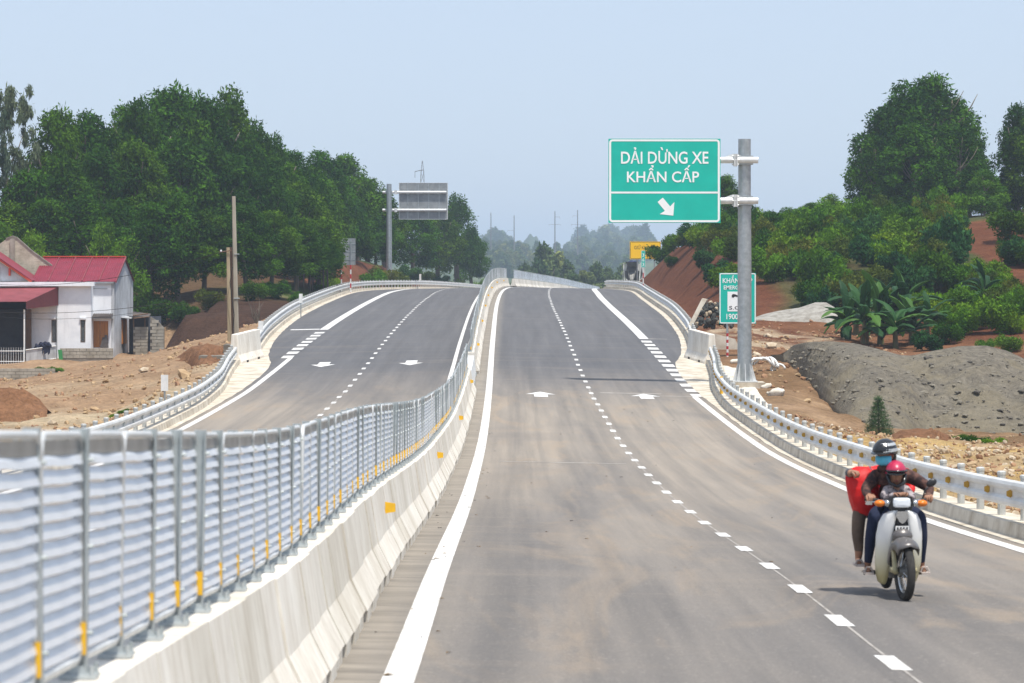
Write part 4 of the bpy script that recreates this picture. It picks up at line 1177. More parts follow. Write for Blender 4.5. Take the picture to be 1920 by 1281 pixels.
sp2, h = square_pole('utility_pole', 'short tan concrete pole strapped to the tall pole on its left side', 'utility pole', 428, 435.5, 425.5, 431.5, 464, 648, 149.6, M['pole_tan'])
mb = MB(); mb.tube([(-.5, -.15, h - .25), (.1, -.15, h - .15)], .03, 6); mb.build('arm', M['wood_dark'], sp2)
mb = MB(); mb.lathe([(.04, 0), (.05, .05), (.03, .1)], (-.42, -.15, h - .22), 8); mb.build('insulator', M['white_paint'], sp2)
sp3, h = square_pole('utility_pole', 'short brown pole squeezed between the two concrete poles', 'utility pole', 436, 439.8, 432, 436.5, 463.5, 648, 150.4, M['wood_dark'])
mb = MB(); a = [P(437, 500, 149.2), P(432, 530, 149.2), P(436, 560, 149.2), P(440, 590, 149.2), P(437, 640, 149.2)]; mb.tube(a, .02, 5); o = mb.build('hanging_cable', M['dark']); tag(o, 'loose black cable hanging between the concrete poles', 'cable')


def wire(label, a, b, sag, r=.014):
    mb = MB(); pts = [a.lerp(b, i / 14) + Vector((0, 0, -sag * 4 * (i / 14) * (1 - i / 14))) for i in range(15)]; mb.tube(pts, r, 5)
    o = mb.build('overhead_wire', M['dark']); tag(o, label, 'wire')


wire('upper black wire from the short pole to the house parapet', P(421, 471, 149.5), P(-40, 530, 196), .75)
wire('lower black wire passing in front of the house wall', P(430, 548, 149.5), P(-30, 583, 196), .5)
wire('thin third wire just under the lower wire at the house wall', P(430, 551, 149.5), P(-30, 590, 196), .7, .010)

# ------------------------------------------------------------------ vegetation
def leaf_cloud(name, cen, rad, n, L, W, m, seed, droop=.25, flat=1.0, inner=.45, jitter=.35):
    """many separate leaf faces spread through overlapping clumps; 'tone' = young / old leaves"""
    g = np.random.default_rng(seed); cen = np.array(cen, float); rad = np.array(rad, float)
    w = rad ** 2; idx = g.choice(len(cen), n, p=w / w.sum())
    d = g.normal(size=(n, 3)); d /= np.linalg.norm(d, axis=1)[:, None]
    r = rad[idx] * (inner + (1 - inner) * g.random(n) ** .6) * (1 + .18 * g.normal(size=n))
    p = cen[idx] + d * r[:, None] * np.array([1, 1, flat])
    a = d * .8 + g.normal(size=(n, 3)) * .7; a[:, 2] -= droop; a /= np.linalg.norm(a, axis=1)[:, None]
    b = np.cross(a, d + g.normal(size=(n, 3)) * .5); b /= np.linalg.norm(b, axis=1)[:, None] + 1e-9
    l = L * (1 + jitter * g.normal(size=n)).clip(.5, 1.8); ww = W * (1 + jitter * g.normal(size=n)).clip(.5, 1.8)
    v = np.empty((n, 4, 3)); v[:, 0] = p - a * l[:, None] * .5; v[:, 2] = p + a * l[:, None] * .5
    v[:, 1] = p + b * ww[:, None] * .5; v[:, 3] = p - b * ww[:, None] * .5
    me = bpy.data.meshes.new(name); me.vertices.add(4 * n); me.vertices.foreach_set('co', v.ravel())
    me.loops.add(4 * n); me.loops.foreach_set('vertex_index', np.arange(4 * n, dtype=np.int32))
    me.polygons.add(n); me.polygons.foreach_set('loop_start', np.arange(0, 4 * n, 4, dtype=np.int32))
    me.update(calc_edges=True)
    ct = g.random(len(cen))
    tone = (.68 * ct[idx] + .32 * g.random(n)).astype('f')
    at = me.attributes.new('tone', 'FLOAT', 'FACE'); at.data.foreach_set('value', tone)
    me.materials.append(m)
    return me


def crown_clumps(seed, n, R0=1.0, H=1.35, top=.65, rmin=.22, rmax=.42):
    """clump centres filling an uneven unit crown (radius ~1, height ~2H, base at z=0)"""
    rr = random.Random(seed); c = []; r = []
    for i in range(n):
        f = (i + .5) / n; z = 2 * H * (.06 + .90 * f)
        q = (z / (2 * H)); prof = (math.sin(math.pi * min(1, .12 + q * .88) ** .85)) ** .6 * (1.0 if q < top else 1 - .55 * (q - top) / (1 - top))
        a = i * 2.39996 + rr.uniform(-.5, .5); d = R0 * prof * (.35 + .55 * rr.random() ** .5)
        c.append((d * math.cos(a), d * math.sin(a), z + rr.uniform(-.12, .12))); r.append(R0 * rr.uniform(rmin, rmax))
    return c, r


ACACIA = []
for k in range(6):
    c, r = crown_clumps(10 + k, 46 + 4 * k, 1.0, 1.3, .55 + .06 * (k % 3), .15, .34)
    ACACIA.append(leaf_cloud('crown', c, r, 12500, .105, .040, M['leaf'], 50 + k, .35, inner=.68))
ACACIA2 = []
for k in range(3):
    c, r = crown_clumps(30 + k, 26, 1.0, 1.3)
    ACACIA2.append(leaf_cloud('crown', c, r, 8000, .11, .045, M['leaf_bright'], 70 + k, .2))
DROOP = []
for k in range(2):
    rr = random.Random(k); c = []; r = []
    for i in range(85):
        a = rr.uniform(0, 6.28); z = 2.5 * rr.random() ** .8 + .05; d = rr.uniform(.1, .95) * (1.0 - .5 * max(0, z - 1.2) / 1.4)
        for j in range(3): c.append((d * math.cos(a) + .02 * j, d * math.sin(a), z - .035 * j)); r.append(.13 - .02 * j)
    DROOP.append(leaf_cloud('crown', c, r, 9500, .10, .030, M['leaf_grey'], 80 + k, 1.2, .7, .1))
FAR = []
for k in range(4):
    c, r = crown_clumps(40 + k, 16, 1.0, 1.0, .6)
    FAR.append(leaf_cloud('crown', c, r, 2600, .20, .12, M['leaf_far'], 90 + k, .1, inner=.6))
SHRUB = {}
for nm, m, L, W in (('leaf_bright', 'leaf_bright', .15, .06), ('leaf_olive', 'leaf_olive', .15, .05), ('leaf', 'leaf', .15, .055), ('leaf_blue', 'leaf_blue', .17, .07), ('leaf_lime', 'leaf_lime', .12, .07)):
    SHRUB[nm] = []
    for k in range(2):
        rr = random.Random(k + 3); c = []; r = []
        for i in range(16):
            a = i * 2.4; d = .75 * math.sqrt((i + .5) / 16); c.append((d * math.cos(a), d * math.sin(a), .3 + rr.uniform(0, .95) * (1.0 - .5 * d))); r.append(rr.uniform(.2, .38))
        SHRUB[nm].append(leaf_cloud('foliage', c, r, 3400, L, W, M[m], 100 + k, -.1))


def trunk_mesh(seed, m, h0=1.0, spread=.5, fork=.45, n=5, r=.03, multi=1):
    """unit tree skeleton: height 1 = crown top"""
    rr = random.Random(seed); mb = MB()
    for q in range(multi):
        bx, by = (rr.uniform(-.1, .1), rr.uniform(-.1, .1)) if multi > 1 else (0, 0)
        lean = (rr.uniform(-.05, .05), rr.uniform(-.05, .05))
        P0 = lambda f: Vector((bx + lean[0] * f + .012 * math.sin(f * 9 + seed), by + lean[1] * f, f))
        mb.tube([P0(f) for f in (-.04, 0, .12, .28, .45, .62, .85)], [r * 1.4, r * 1.15, r, r * .9, r * .75, r * .5, r * .15], 7)
        for i in range(n):
            f = fork - .12 + (.8 - fork) * i / n; a = i * 2.4 + rr.random(); s = spread * rr.uniform(.6, 1) * .45
            p = P0(f); d = Vector((math.cos(a), math.sin(a), .9))
            mb.tube([p, p + d * s * .4, p + d * s * .75 + Vector((0, 0, .03)), p + d * s + Vector((0, 0, .08))], [r * .5, r * .4, r * .25, r * .1], 5)
    return mb.mesh('trunk', m, smooth=True)


TRUNKS = [trunk_mesh(k, M['bark']) for k in range(3)]
PTRUNK = [trunk_mesh(8 + k, M['pale_bark'], fork=.55, r=.02, multi=3) for k in range(2)]
GTRUNK = trunk_mesh(15, M['pale_bark'], fork=.35, r=.014, spread=.28, n=8)
FTRUNK = trunk_mesh(20, M['bark'], r=.035, fork=.35)
tr_rnd = random.Random(77)
TREE_COUNT = {}


def tree(px, ytop, D, label, wid=None, group=None, crowns=ACACIA, trunks=TRUNKS, name='tree', cat='tree', base_f=.22, gz=None, hh=1.3):
    p = P(px, ytop, D); z0 = ground(p.x, D) if gz is None else gz
    H = max(p.z - z0, 2.0)
    rt = thing(name, label, cat, (p.x, D, z0 - .05), tr_rnd.uniform(0, 6.28), group)
    link('trunk', tr_rnd.choice(trunks), rt, None, None, (H, H, H))
    ch = H * (1 - base_f); w = (wid or H * .30)
    sx = w * tr_rnd.uniform(.92, 1.08); link('crown', tr_rnd.choice(crowns), rt, (0, 0, H * base_f - ch * .04), (0, 0, tr_rnd.uniform(0, 6.28)), (sx, w, ch / (2 * hh) / .98))
    return rt


# grove on the left hill -- skyline row
G = 'trees of the dark grove on the left'
SKY = [(105, 208, 232, 3.0, 'dark leafy tree with a notched top at the left end of the grove skyline'),
       (168, 214, 236, 3.0, 'dark tree with a flat ragged top just left of the tallest grove trees'),
       (238, 205, 240, 2.8, 'slim dark tree filling the dip in the grove skyline behind the red roof'),
       (318, 168, 246, 4.0, 'tallest tree of the dark grove, its top the highest point on the left'),
       (262, 190, 238, 2.6, 'narrow bright topped tree on the left shoulder of the tallest grove tree'),
       (385, 184, 244, 3.2, 'tall broad tree just right of the highest grove tree'),
       (432, 178, 248, 3.0, 'tall dark tree standing above the tall concrete pole'),
       (478, 236, 250, 2.8, 'dark tree stepping down to the right of the pole in the skyline'),
       (512, 262, 252, 2.6, 'pale topped tree in the falling right flank of the grove skyline'),
       (552, 288, 264, 3.0, 'round dark tree midway down the falling grove skyline'),
       (603, 288, 290, 3.1, 'tree with a small spiky top in the middle of the falling skyline'),
       (650, 293, 306, 3.2, 'dark tree in the skyline above the square sign back'),
       (690, 335, 322, 3.0, 'dark tree right before the overhead sign pole in the skyline'),
       (722, 362, 335, 2.7, 'small tree crown touching the overhead sign pole on its left'),
       (775, 395, 355, 3.3, 'dark tree directly behind the bare overhead sign panel'),
       (822, 385, 386, 3.4, 'dark tree just right of the bare overhead sign panel'),
       (858, 372, 410, 3.6, 'tall dark tree forming the right corner of the grove'),
       (884, 432, 432, 2.8, 'lowest dark tree at the right tip of the grove beside the median')]
for px, yt, D, w, lb in SKY: tree(px, yt, D, lb, w, G)
# filling rows: nothing in the photo tells these apart
FILL = [(60, 322, 226, 3.2), (118, 300, 228, 3.2), (190, 285, 230, 3.2), (255, 268, 232, 3.2), (330, 262, 236, 3.4), (398, 270, 238, 3.2), (455, 300, 240, 3.0), (505, 318, 242, 2.9), (560, 345, 246, 2.8), (610, 345, 284, 2.9), (655, 375, 300, 2.9), (705, 400, 322, 2.8),
        (140, 250, 236, 3.0), (215, 250, 238, 3.0), (290, 228, 242, 3.4), (360, 225, 242, 3.2), (420, 238, 244, 3.0), (470, 262, 246, 2.8), (540, 310, 252, 2.8), (585, 315, 270, 2.8), (632, 330, 296, 2.9), (672, 358, 312, 2.8)]
for px, yt, D, w in FILL: tree(px, yt, D, 'dark green tree deep inside the dense left grove behind the house', w, 'trees filling the inside of the left grove', base_f=.12)
FRONT = [(285, 385, 215, 2.8, 'lowest dark tree of the grove right above the house gable'), (335, 372, 216, 2.8, 'front row dark tree whose bare trunk shows above the dark bank'), (385, 395, 217, 2.6, 'front row dark tree just left of the concrete poles'),
         (462, 385, 218, 2.6, 'front row dark tree just right of the concrete poles'), (510, 398, 221, 2.6, 'front row dark tree above the far left guardrail bend'), (556, 410, 226, 2.5, 'front row tree with several thin dark trunks above the bank'),
         (600, 415, 232, 2.4, 'last front row tree left of the square sign back'), (232, 380, 219, 2.6, 'front row dark tree hanging over the red house roof'), (160, 372, 221, 2.8, 'front row dark tree behind the bare gable on its right'), (90, 375, 222, 2.8, 'front row dark tree behind the bare gable on its left'), (20, 385, 222, 2.8, 'front row dark tree at the left frame edge behind the gable')]
for px, yt, D, w, lb in FRONT: tree(px, yt, D, lb, w, 'front row of the left grove', base_f=.24)
tree(28, 152, 228, 'tall sparse tree with drooping grey green leaves at the left edge', 2.5, None, DROOP, [GTRUNK], name='drooping_tree', base_f=.1, hh=1.3)
tree(-14, 200, 226, 'second drooping tree half outside the left frame edge', 2.4, None, DROOP, [GTRUNK], name='drooping_tree', base_f=.1)
for px, yt, D, lb in ((200, 418, 214, 'light green young tree behind the ridge of the red roof'), (238, 440, 213, 'light green young tree above the right end of the red roof'), (60, 432, 214, 'light green young tree right of the bare gable peak'), (8, 425, 214, 'light green young tree at the far left above the gable')):
    tree(px, yt, D, lb, 1.7, 'light young trees in front of the grove', ACACIA2, TRUNKS, name='young_tree', base_f=.1)
# slender bare trunks under the right part of the grove
thin = MB(); thin.tube([(0, 0, 0), (.05, 0, 1.4), (.02, .05, 2.8), (.1, 0, 4.4)], [.075, .065, .055, .03], 6); thin.tube([(.02, .05, 2.6), (.3, .1, 3.4), (.4, .1, 4.2)], [.04, .03, .01], 5)
me_thin = thin.mesh('trunk', M['bark']); rr = random.Random(8)
for k in range(16):
    px = 545 + k * 4.6 + rr.uniform(-3, 3); D = rr.uniform(226, 238); X = (px - PX0) / FPX * D
    o = thing('slender_tree', 'slender dark tree trunk under the right flank of the grove', 'tree', (X, D, ground(X, D) - .1), rr.uniform(0, 6), 'slender trunks under the grove')
    link('trunk', me_thin, o, None, None, (1, 1, rr.uniform(.7, 1.0)))
    link('crown', rr.choice(ACACIA), o, (0, 0, 2.3), None, (1.1, 1.1, .8))

# right hill: the big round tree, its neighbours
TR = 'tall trees on the right hilltop'
BT = [(1748, 145, 264, 4.3, 'tallest tree of the big round clump on the right hill'), (1702, 168, 260, 4.2, 'broad upper left tree of the big round clump on the right hill'), (1792, 188, 266, 3.2, 'right shoulder tree of the big round clump on the right hill'),
      (1662, 205, 259, 3.5, 'left shoulder tree of the big round clump on the right hill'), (1715, 235, 254, 3.6, 'front tree low in the middle of the big round clump'), (1785, 240, 256, 3.6, 'front right tree of the big round clump with pale trunks'), (1642, 262, 258, 2.6, 'outermost left tree of the big round clump, bulging to the left'), (1815, 255, 268, 2.2, 'outermost right tree of the big round clump')]
for px, yt, D, w, lb in BT: tree(px, yt, D, lb, w, TR, ACACIA, PTRUNK, base_f=.17)
for px, yt, D, w, lb in ((1910, 198, 262, 2.4, 'tall dark tree cut by the right edge of the frame'), (1945, 215, 260, 3, 'tall dark tree just outside the right frame edge'), (1872, 335, 268, 1.9, 'dark tree in the gap between the round clump and the edge tree')): tree(px, yt, D, lb, w, TR, ACACIA, TRUNKS, base_f=.12)
tree(1850, 320, 252, 'lighter green tree between the big round clump and the right edge', 2.0, None, ACACIA2, PTRUNK, base_f=.12)
tree(1362, 330, 268, 'dark tree top showing between the big sign and its pole', 2.0, None, ACACIA, TRUNKS, base_f=.1)
# middle trees and shrubs covering the right hill
rr = random.Random(21)
HILL = [(1440, 398, 236), (1478, 390, 240), (1522, 380, 244), (1560, 366, 248), (1592, 398, 240), (1625, 385, 244), (1502, 408, 232), (1545, 402, 232), (1650, 400, 238), (1690, 388, 232), (1730, 398, 228), (1765, 425, 224), (1410, 412, 236), (1462, 420, 228), (1600, 420, 226), (1665, 425, 224), (1712, 425, 220)]
hl = ['leftmost young tree on the shrubby right hill just right of the sign pole', 'second young tree right of the sign pole on the hill line', 'young tree with a pointed top left of the hill line peak', 'highest young tree on the shrubby hill line left of the round clump', 'young tree right below the hill line peak', 'young tree at the left foot of the round clump', 'mid slope young tree below the pointed tree', 'mid slope young tree under the hill line peak', 'young tree in front of the leftmost clump trunk', 'bright young tree in front of the round clump', 'bright young tree under the pale trunks', 'young tree at the edge of the bare red slope', 'young tree hidden partly by the sign pole', 'low young tree on the left of the shrubby slope', 'low young tree in the middle of the shrubby slope', 'low young tree right of the middle of the slope', 'low young tree left of the bare red slope']
for (px, yt, D), lb in zip(HILL, hl): tree(px, yt, D, lb, rr.uniform(1.3, 1.9), 'young trees on the right hill', ACACIA2 if rr.random() < .6 else ACACIA, TRUNKS, name='young_tree', base_f=.05)


def shrub(px, py, D, r, kind, label, group=None, hz=1.0, name='shrub', cat='shrub'):
    X = (px - PX0) / FPX * D
    o = thing(name, label, cat, (X, D, ground(X, D) - .15), tr_rnd.uniform(0, 6), group)
    link('foliage', tr_rnd.choice(SHRUB[kind]), o, None, None, (r, r, r * hz)); return o


kinds = ['leaf_bright', 'leaf_olive', 'leaf_bright', 'leaf_blue', 'leaf']
for k in range(105):     # shrubs that cover the right hillside: they read as one cover of like bushes
    D = rr.uniform(178, 236); lo = 1330 + max(0, (200 - D)) * 1.5; px = rr.uniform(1340 if D > 195 else 1395, 1800 if D > 190 else 1790)
    u = (px - PX0) / FPX * D - xo(D)
    if u < 16.3 or (u > 29.5 and D < 238 and px > 1800): continue
    kd = rr.choice(kinds); shrub(px, 0, D, rr.uniform(1.0, 1.9), kd, {'leaf_bright': 'bright green bush in the thicket covering the right hillside', 'leaf_olive': 'olive flecked bush in the thicket covering the right hillside', 'leaf': 'dark green bush in the thicket covering the right hillside', 'leaf_blue': 'blue green bush in the thicket covering the right hillside'}[kd], {'leaf_bright': 'bright bushes of the right hillside', 'leaf_olive': 'olive bushes of the right hillside', 'leaf': 'dark bushes of the right hillside', 'leaf_blue': 'blue green bushes of the right hillside'}[kd], rr.uniform(.9, 1.35))
for px, D, r, kd, lb in ((1270, 262, 1.5, 'leaf', 'dark bush overhanging the top of the red cutting under the big sign'), (1240, 275, 1.5, 'leaf', 'dark bush at the upper end of the red cutting beside the yellow board'), (1305, 250, 1.6, 'leaf_blue', 'bush on the brow of the red cutting right below the big sign'), (1290, 258, 1.2, 'leaf_olive', 'yellowish bush on the brow of the red cutting'), (1340, 246, 1.8, 'leaf_bright', 'bright bush on the brow left of the sign pole'), (1365, 240, 1.8, 'leaf', 'dark bush filling the gap between sign and pole'), (1395, 246, 2.2, 'leaf', 'tall dark bush behind the big sign pole'), (1325, 218, 1.1, 'leaf_blue', 'bush hanging down over the middle of the red cutting'), (1345, 204, 1.2, 'leaf_blue', 'bush low on the red cutting beside the S.O.S sign'), (1360, 196, 1.3, 'leaf', 'dark bush behind the S.O.S sign'), (1262, 252, .8, 'leaf', 'small bush part way down the upper red cutting'), (1318, 236, 1.5, 'leaf_bright', 'bright bush above the bush hanging on the red cutting'), (1352, 226, 1.6, 'leaf_olive', 'olive bush near the brow beside the sign pole'), (1372, 212, 1.5, 'leaf_bright', 'bright bush above the S.O.S sign'),
                         (1900, 205, 1.9, 'leaf', 'dark bush right of the bare red slope at the frame edge'), (1915, 190, 1.5, 'leaf_blue', 'dull bush at the right edge below the red slope'), (1845, 186, 1.3, 'leaf_bright', 'bush at the foot of the bare red slope')):
    shrub(px, 0, D, r, kd, lb)
for px, D, r, kd, lb in ((1893, 150, .8, 'leaf_lime', 'lime green round bush behind the right gravel hump'), (1850, 152, .55, 'leaf_lime', 'small lime bush left of the bigger lime bush'), (1780, 158, 1.0, 'leaf', 'dark bush between the banana plants and the lime bushes'), (1740, 155, .9, 'leaf_blue', 'low bush at the right foot of the banana clump'), (1830, 165, 1.5, 'leaf_bright', 'light feathery bush behind the gravel hump'), (1880, 170, 1.4, 'leaf_olive', 'tangled olive bush above the lime bush'), (1800, 172, 1.5, 'leaf_bright', 'light bush right behind the banana clump'), (1920, 108, .8, 'leaf', 'dark bush at the right frame edge in front of the gravel'), (1765, 175, 1.2, 'leaf_bright', 'upright light bush between banana leaves and the slope')):
    shrub(px, 0, D, r, kd, lb)
rr2 = random.Random(55)
for k in range(26):
    px = rr2.uniform(1745, 1935); D = rr2.uniform(158, 205)
    if 1800 < px < 1890 and D > 186: continue
    kd = rr2.choice(['leaf_bright', 'leaf_bright', 'leaf_olive', 'leaf'])
    shrub(px, 0, D, rr2.uniform(.8, 1.5), kd, 'loose ' + {'leaf_bright': 'bright green', 'leaf_olive': 'olive', 'leaf': 'dark green'}[kd] + ' bush on the slope between banana clump and right frame edge', {'leaf_bright': 'bright', 'leaf_olive': 'olive', 'leaf': 'dark'}[kd] + ' bushes right of the banana clump', 1.2)
for px, D, r, lb in ((1768, 276, 1.9, 'low bush under the trees at the left end of the pale hilltop slab'), (1800, 280, 2.0, 'low bush under the trees behind the pale hilltop slab'), (1850, 278, 2.2, 'low bush under the trees above the bare red slope'), (1890, 276, 2.2, 'low bush beneath the right edge tree on the hill'), (1915, 270, 2.0, 'outermost low bush beneath the right edge tree')): shrub(px, 0, D, r, 'leaf', lb)
p = P(1828, 428, 243); mb = MB(); mb.prism([(-1.6, 0, -.4), (1.7, 0, -.4), (1.5, 0, .1), (.2, 0, .28), (-1.3, 0, .22)], (0, 4, 0)); o = mb.build('concrete_slab', M['concrete']); o.location = (p.x, 243, p.z); tag(o, 'pale slab lying at the top of the bare red slope under the trees', 'concrete slab')
for px, D, r, kd, lb in ((222, 104, .35, 'leaf_bright', 'low weed tuft left of the marker plate on bare earth'), (238, 106, .4, 'leaf', 'darker weed tuft beside the low weed tuft'), (70, 183, .8, 'leaf', 'weeds growing in front of the mossy block wall'), (105, 181, .65, 'leaf_bright', 'bright weeds at the right end of the mossy block wall'), (40, 184, .5, 'leaf_olive', 'thin weeds at the left of the mossy block wall'), (1830, 96, .6, 'leaf', 'flat patch of grassy weeds in front of the gravel hump'), (1865, 95, .5, 'leaf_bright', 'second patch of grassy weeds right of the first'), (1805, 97, .4, 'leaf', 'small weed patch left of the grassy weeds')):
    shrub(px, 0, D, r, kd, lb, None, .5, 'weeds', 'weeds')
for px, D, r, kd, lb in ((745, 292, 1.6, 'leaf_olive', 'pale flowering bush behind the left overhead sign pole'), (700, 276, 1.5, 'leaf_bright', 'bright bush right of the square sign back'), (720, 284, 1.8, 'leaf_olive', 'olive bush above the red bank at the left crest'), (770, 345, 1.6, 'leaf_blue', 'dull bush right of the overhead sign pole'), (795, 364, 1.4, 'leaf_olive', 'bush above the lone marker plate'), (828, 386, 1.4, 'leaf_blue', 'bush low at the foot of the grove right of the marker plate'), (858, 408, 1.3, 'leaf_olive', 'bush at the roadside near the right tip of the grove'), (620, 246, 1.1, 'leaf_bright', 'bright bush left of the square sign back'), (600, 232, .9, 'leaf', 'dark bush on the bank left of the striped sign post'), (560, 208, .8, 'leaf', 'small dark bush on the bank above the guardrail'), (905, 470, 2.2, 'leaf_bright', 'green bush right of the grove behind the median fence'),
                         (275, 214, 1.7, 'leaf_bright', 'green undergrowth bush right of the house under the grove'), (310, 213, 1.5, 'leaf', 'dark undergrowth bush above the dark bank'), (350, 212, 1.3, 'leaf', 'dark undergrowth bush left of the concrete poles'), (395, 211, 1.2, 'leaf_olive', 'sparse undergrowth bush right behind the concrete poles'), (480, 212, 1.2, 'leaf', 'dark undergrowth bush above the left bank'), (520, 214, 1.2, 'leaf', 'dark undergrowth bush by the guardrail bend')):
    shrub(px, 0, D, r, kd, lb)
# bare shrub by the left guardrail
mb = MB(); r2 = random.Random(12)
for k in range(9):
    a = k * .7; d = Vector((math.cos(a) * .35, math.sin(a) * .35, 1)); L = r2.uniform(.8, 1.8); pts = [Vector((0, 0, 0))]
    for j in range(4): pts.append(pts[-1] + d * L / 4 + Vector((r2.uniform(-.12, .12), r2.uniform(-.12, .12), 0)))
    mb.tube(pts, [.05, .035, .025, .015, .006], 5)
o = mb.build('dead_shrub', M['bark']); X = (482 - PX0) / FPX * 172; o.location = (X, 172, ground(X, 172)); tag(o, 'leafless dead shrub with forking stems above the left guardrail', 'shrub')

# small conifer in front of the gravel
c = []; r = []
for k in range(9):
    z = .18 + k * .2; q = .62 * (1 - k / 10)
    for j in range(6): a = j * 1.05 + k; c.append((q * .75 * math.cos(a), q * .75 * math.sin(a), z - .06)); r.append(.17 * (1 - k / 16))
    c.append((0, 0, z)); r.append(.14)
r = [q * 1.25 for q in r]; me = leaf_cloud('crown', c, r, 5200, .15, .016, M['leaf_pine'], 7, -.2, .9, .1)
X = (1648 - PX0) / FPX * 96; cf = thing('young_conifer', 'small feathery conifer standing in front of the grey gravel mound', 'tree', (X, 96, ground(X, 96) - .05))
link('crown', me, cf, None, None, (.82, .82, .70)); link('trunk', TRUNKS[0], cf, None, None, (.9, .9, 1.5))

# banana plants
def banana_leaf(seed, L=2.35, W=.62):
    mb = MB(); rr = random.Random(seed); n = 13; top = []
    secs = []
    for i in range(n):
        f = i / (n - 1); x = L * (f - .10 * f * f); z = L * (.62 * f - .80 * f * f * (1 if seed % 2 else .6))
        w = W * .5 * (math.sin(math.pi * min(1, .08 + f * .92)) ** .55 if f < 1 else 0) + .012
        tear = rr.uniform(.75, 1.0)
        up = .22 * w
        secs.append([Vector((x, -w * tear, z - up + rr.uniform(-.03, .03))), Vector((x, -w * .5, z + up * .4)), Vector((x, 0, z)), Vector((x, w * .5, z + up * .4)), Vector((x, w * rr.uniform(.75, 1), z - up + rr.uniform(-.03, .03)))])
    mb.sweep(secs, closed=False, cap=False)
    mb.tube([s[2] + Vector((0, 0, -.012)) for s in secs[:-1]], [.035 - .0024 * i for i in range(n - 1)], 5)
    return mb.mesh('leaf', M['banana'])


BL = [banana_leaf(k) for k in range(6)]
st = MB(); st.lathe([(.20, -.2), (.17, .3), (.13, 1.0), (.09, 1.7), (.03, 2.1)], (0, 0, 0), 10); me_st = st.mesh('stem', M['banana_stem'], smooth=True)
dryb = MB()
for k in range(5): a = k * 1.3; dryb.prism([(.12 * math.cos(a), .12 * math.sin(a), 1.2), (.3 * math.cos(a), .3 * math.sin(a), .9), (.34 * math.cos(a + .3), .34 * math.sin(a + .3), .1), (.22 * math.cos(a), .22 * math.sin(a), .2)], (.02, .02, 0))
me_dry = dryb.mesh('dry_leaf', M['dry_leaf'])
rr = random.Random(5)
BN = [(1590, 160, 1.0, 'leftmost banana plant of the clump behind the gravel mound'), (1622, 157, 1.1, 'second banana plant from the left, leaning forward'), (1652, 160, 1.25, 'tall banana plant with a bright upright leaf in the clump middle'), (1680, 157, 1.05, 'banana plant right of the tall bright leaved one'), (1712, 160, 1.15, 'right hand banana plant of the dense clump'), (1740, 163, .95, 'small banana plant at the right end of the clump'), (1606, 166, 1.15, 'banana plant at the back left of the clump'), (1665, 168, 1.2, 'banana plant at the back of the clump centre'), (1698, 168, 1.2, 'banana plant at the back right of the clump'), (1845, 176, 1.0, 'separate banana plant further right with spreading leaves')]
for px, D, sc, lb in BN:
    sc *= .88
    X = (px - PX0) / FPX * D; bp = thing('banana_plant', lb, 'banana plant', (X, D, ground(X, D) - .1), rr.uniform(0, 6))
    link('stem', me_st, bp, None, None, (sc, sc, sc * .8)); (link('dry_leaf', me_dry, bp, None, None, (sc * .7, sc * .7, sc * .8)) if px in (1622, 1712) else None)
    for k in range(14):
        a = k * 2.4 + rr.uniform(-.3, .3); el = rr.uniform(-.35, .45) if k < 10 else rr.uniform(.7, 1.25); s = sc * rr.uniform(.8, 1.15)
        link('leaf', rr.choice(BL), bp, (0, 0, sc * rr.uniform(.7, 1.6)), (rr.uniform(-.3, .3), -el, a), (s, s, s))

# far valley: separate trees, then hill woods
rr = random.Random(31)
FT = [(1020, 470, 560, 3.0, 'yellow green tree beyond the crest right of the median gap'), (1045, 480, 575, 2.6, 'tree with darker right side in the far middle clump'), (1010, 497, 545, 2.2, 'low bushy tree at the left of the far middle clump'), (1065, 500, 560, 2.2, 'low tree at the right of the far middle clump'), (1095, 512, 520, 2.2, 'low bushy tree above the far median fence'), (1120, 502, 545, 2.3, 'olive low tree further right above the far fence'), (1145, 510, 540, 2.4, 'low tree just left of the truck'), (1075, 518, 500, 1.8, 'small bush just above the far median fence'), (1170, 500, 620, 2.6, 'tree behind the left side of the truck'), (985, 505, 620, 2.5, 'pale tree behind the start of the far median fence'), (1000, 508, 590, 2.0, 'low pale tree left of the far middle clump')]
for px, yt, D, w, lb in FT: tree(px, yt, D, lb, w * 1.25, 'trees in the valley beyond the crest', FAR, [FTRUNK], base_f=.04, hh=1.0)
zones = [(905, 985, 470, 505, 1300, 1950, 60, 'pale bushy tree on the far hillside behind the median fence', 'trees of the far left hillside'), (900, 965, 432, 452, 2300, 2900, 16, 'hazy tree on the far left hill top below the poles', 'hazy trees on the far left hill top'),
         (1060, 1225, 446, 470, 1900, 2600, 50, 'hazy blue tree of the far right wood', 'hazy trees of the far right wood'), (960, 1190, 478, 492, 1300, 1800, 26, 'low hazy tree on the far middle slope', 'low hazy trees on the far middle slope'), (1090, 1222, 426, 450, 2500, 3200, 18, 'hazy treetop along the far right skyline', 'hazy treetops of the far right skyline')]
for x0, x1, y0, y1, d0, d1, n, lb, gp_ in zones:
    for k in range(n):
        D = rr.uniform(d0, d1); px = x0 + (x1 - x0) * (k + rr.random()) / n; yt = rr.uniform(y0, y1)
        if px < 985 and y1 < 460: yt = 432 + abs(px - 930) * .35 + rr.uniform(-2, 12)
        z = P(px, yt, D).z; gz = ground((px - PX0) / FPX * D, D); Ht = max(z - gz, rr.uniform(4.5, 9.5)); yt = PY0 - (gz + Ht - EYE) / D * FPX; z = gz + Ht
        tree(px, yt, D, lb, min(max(Ht * .45, 4), 20), gp_, FAR, [FTRUNK], base_f=.02, hh=1.0, gz=min(gz, z - 4))
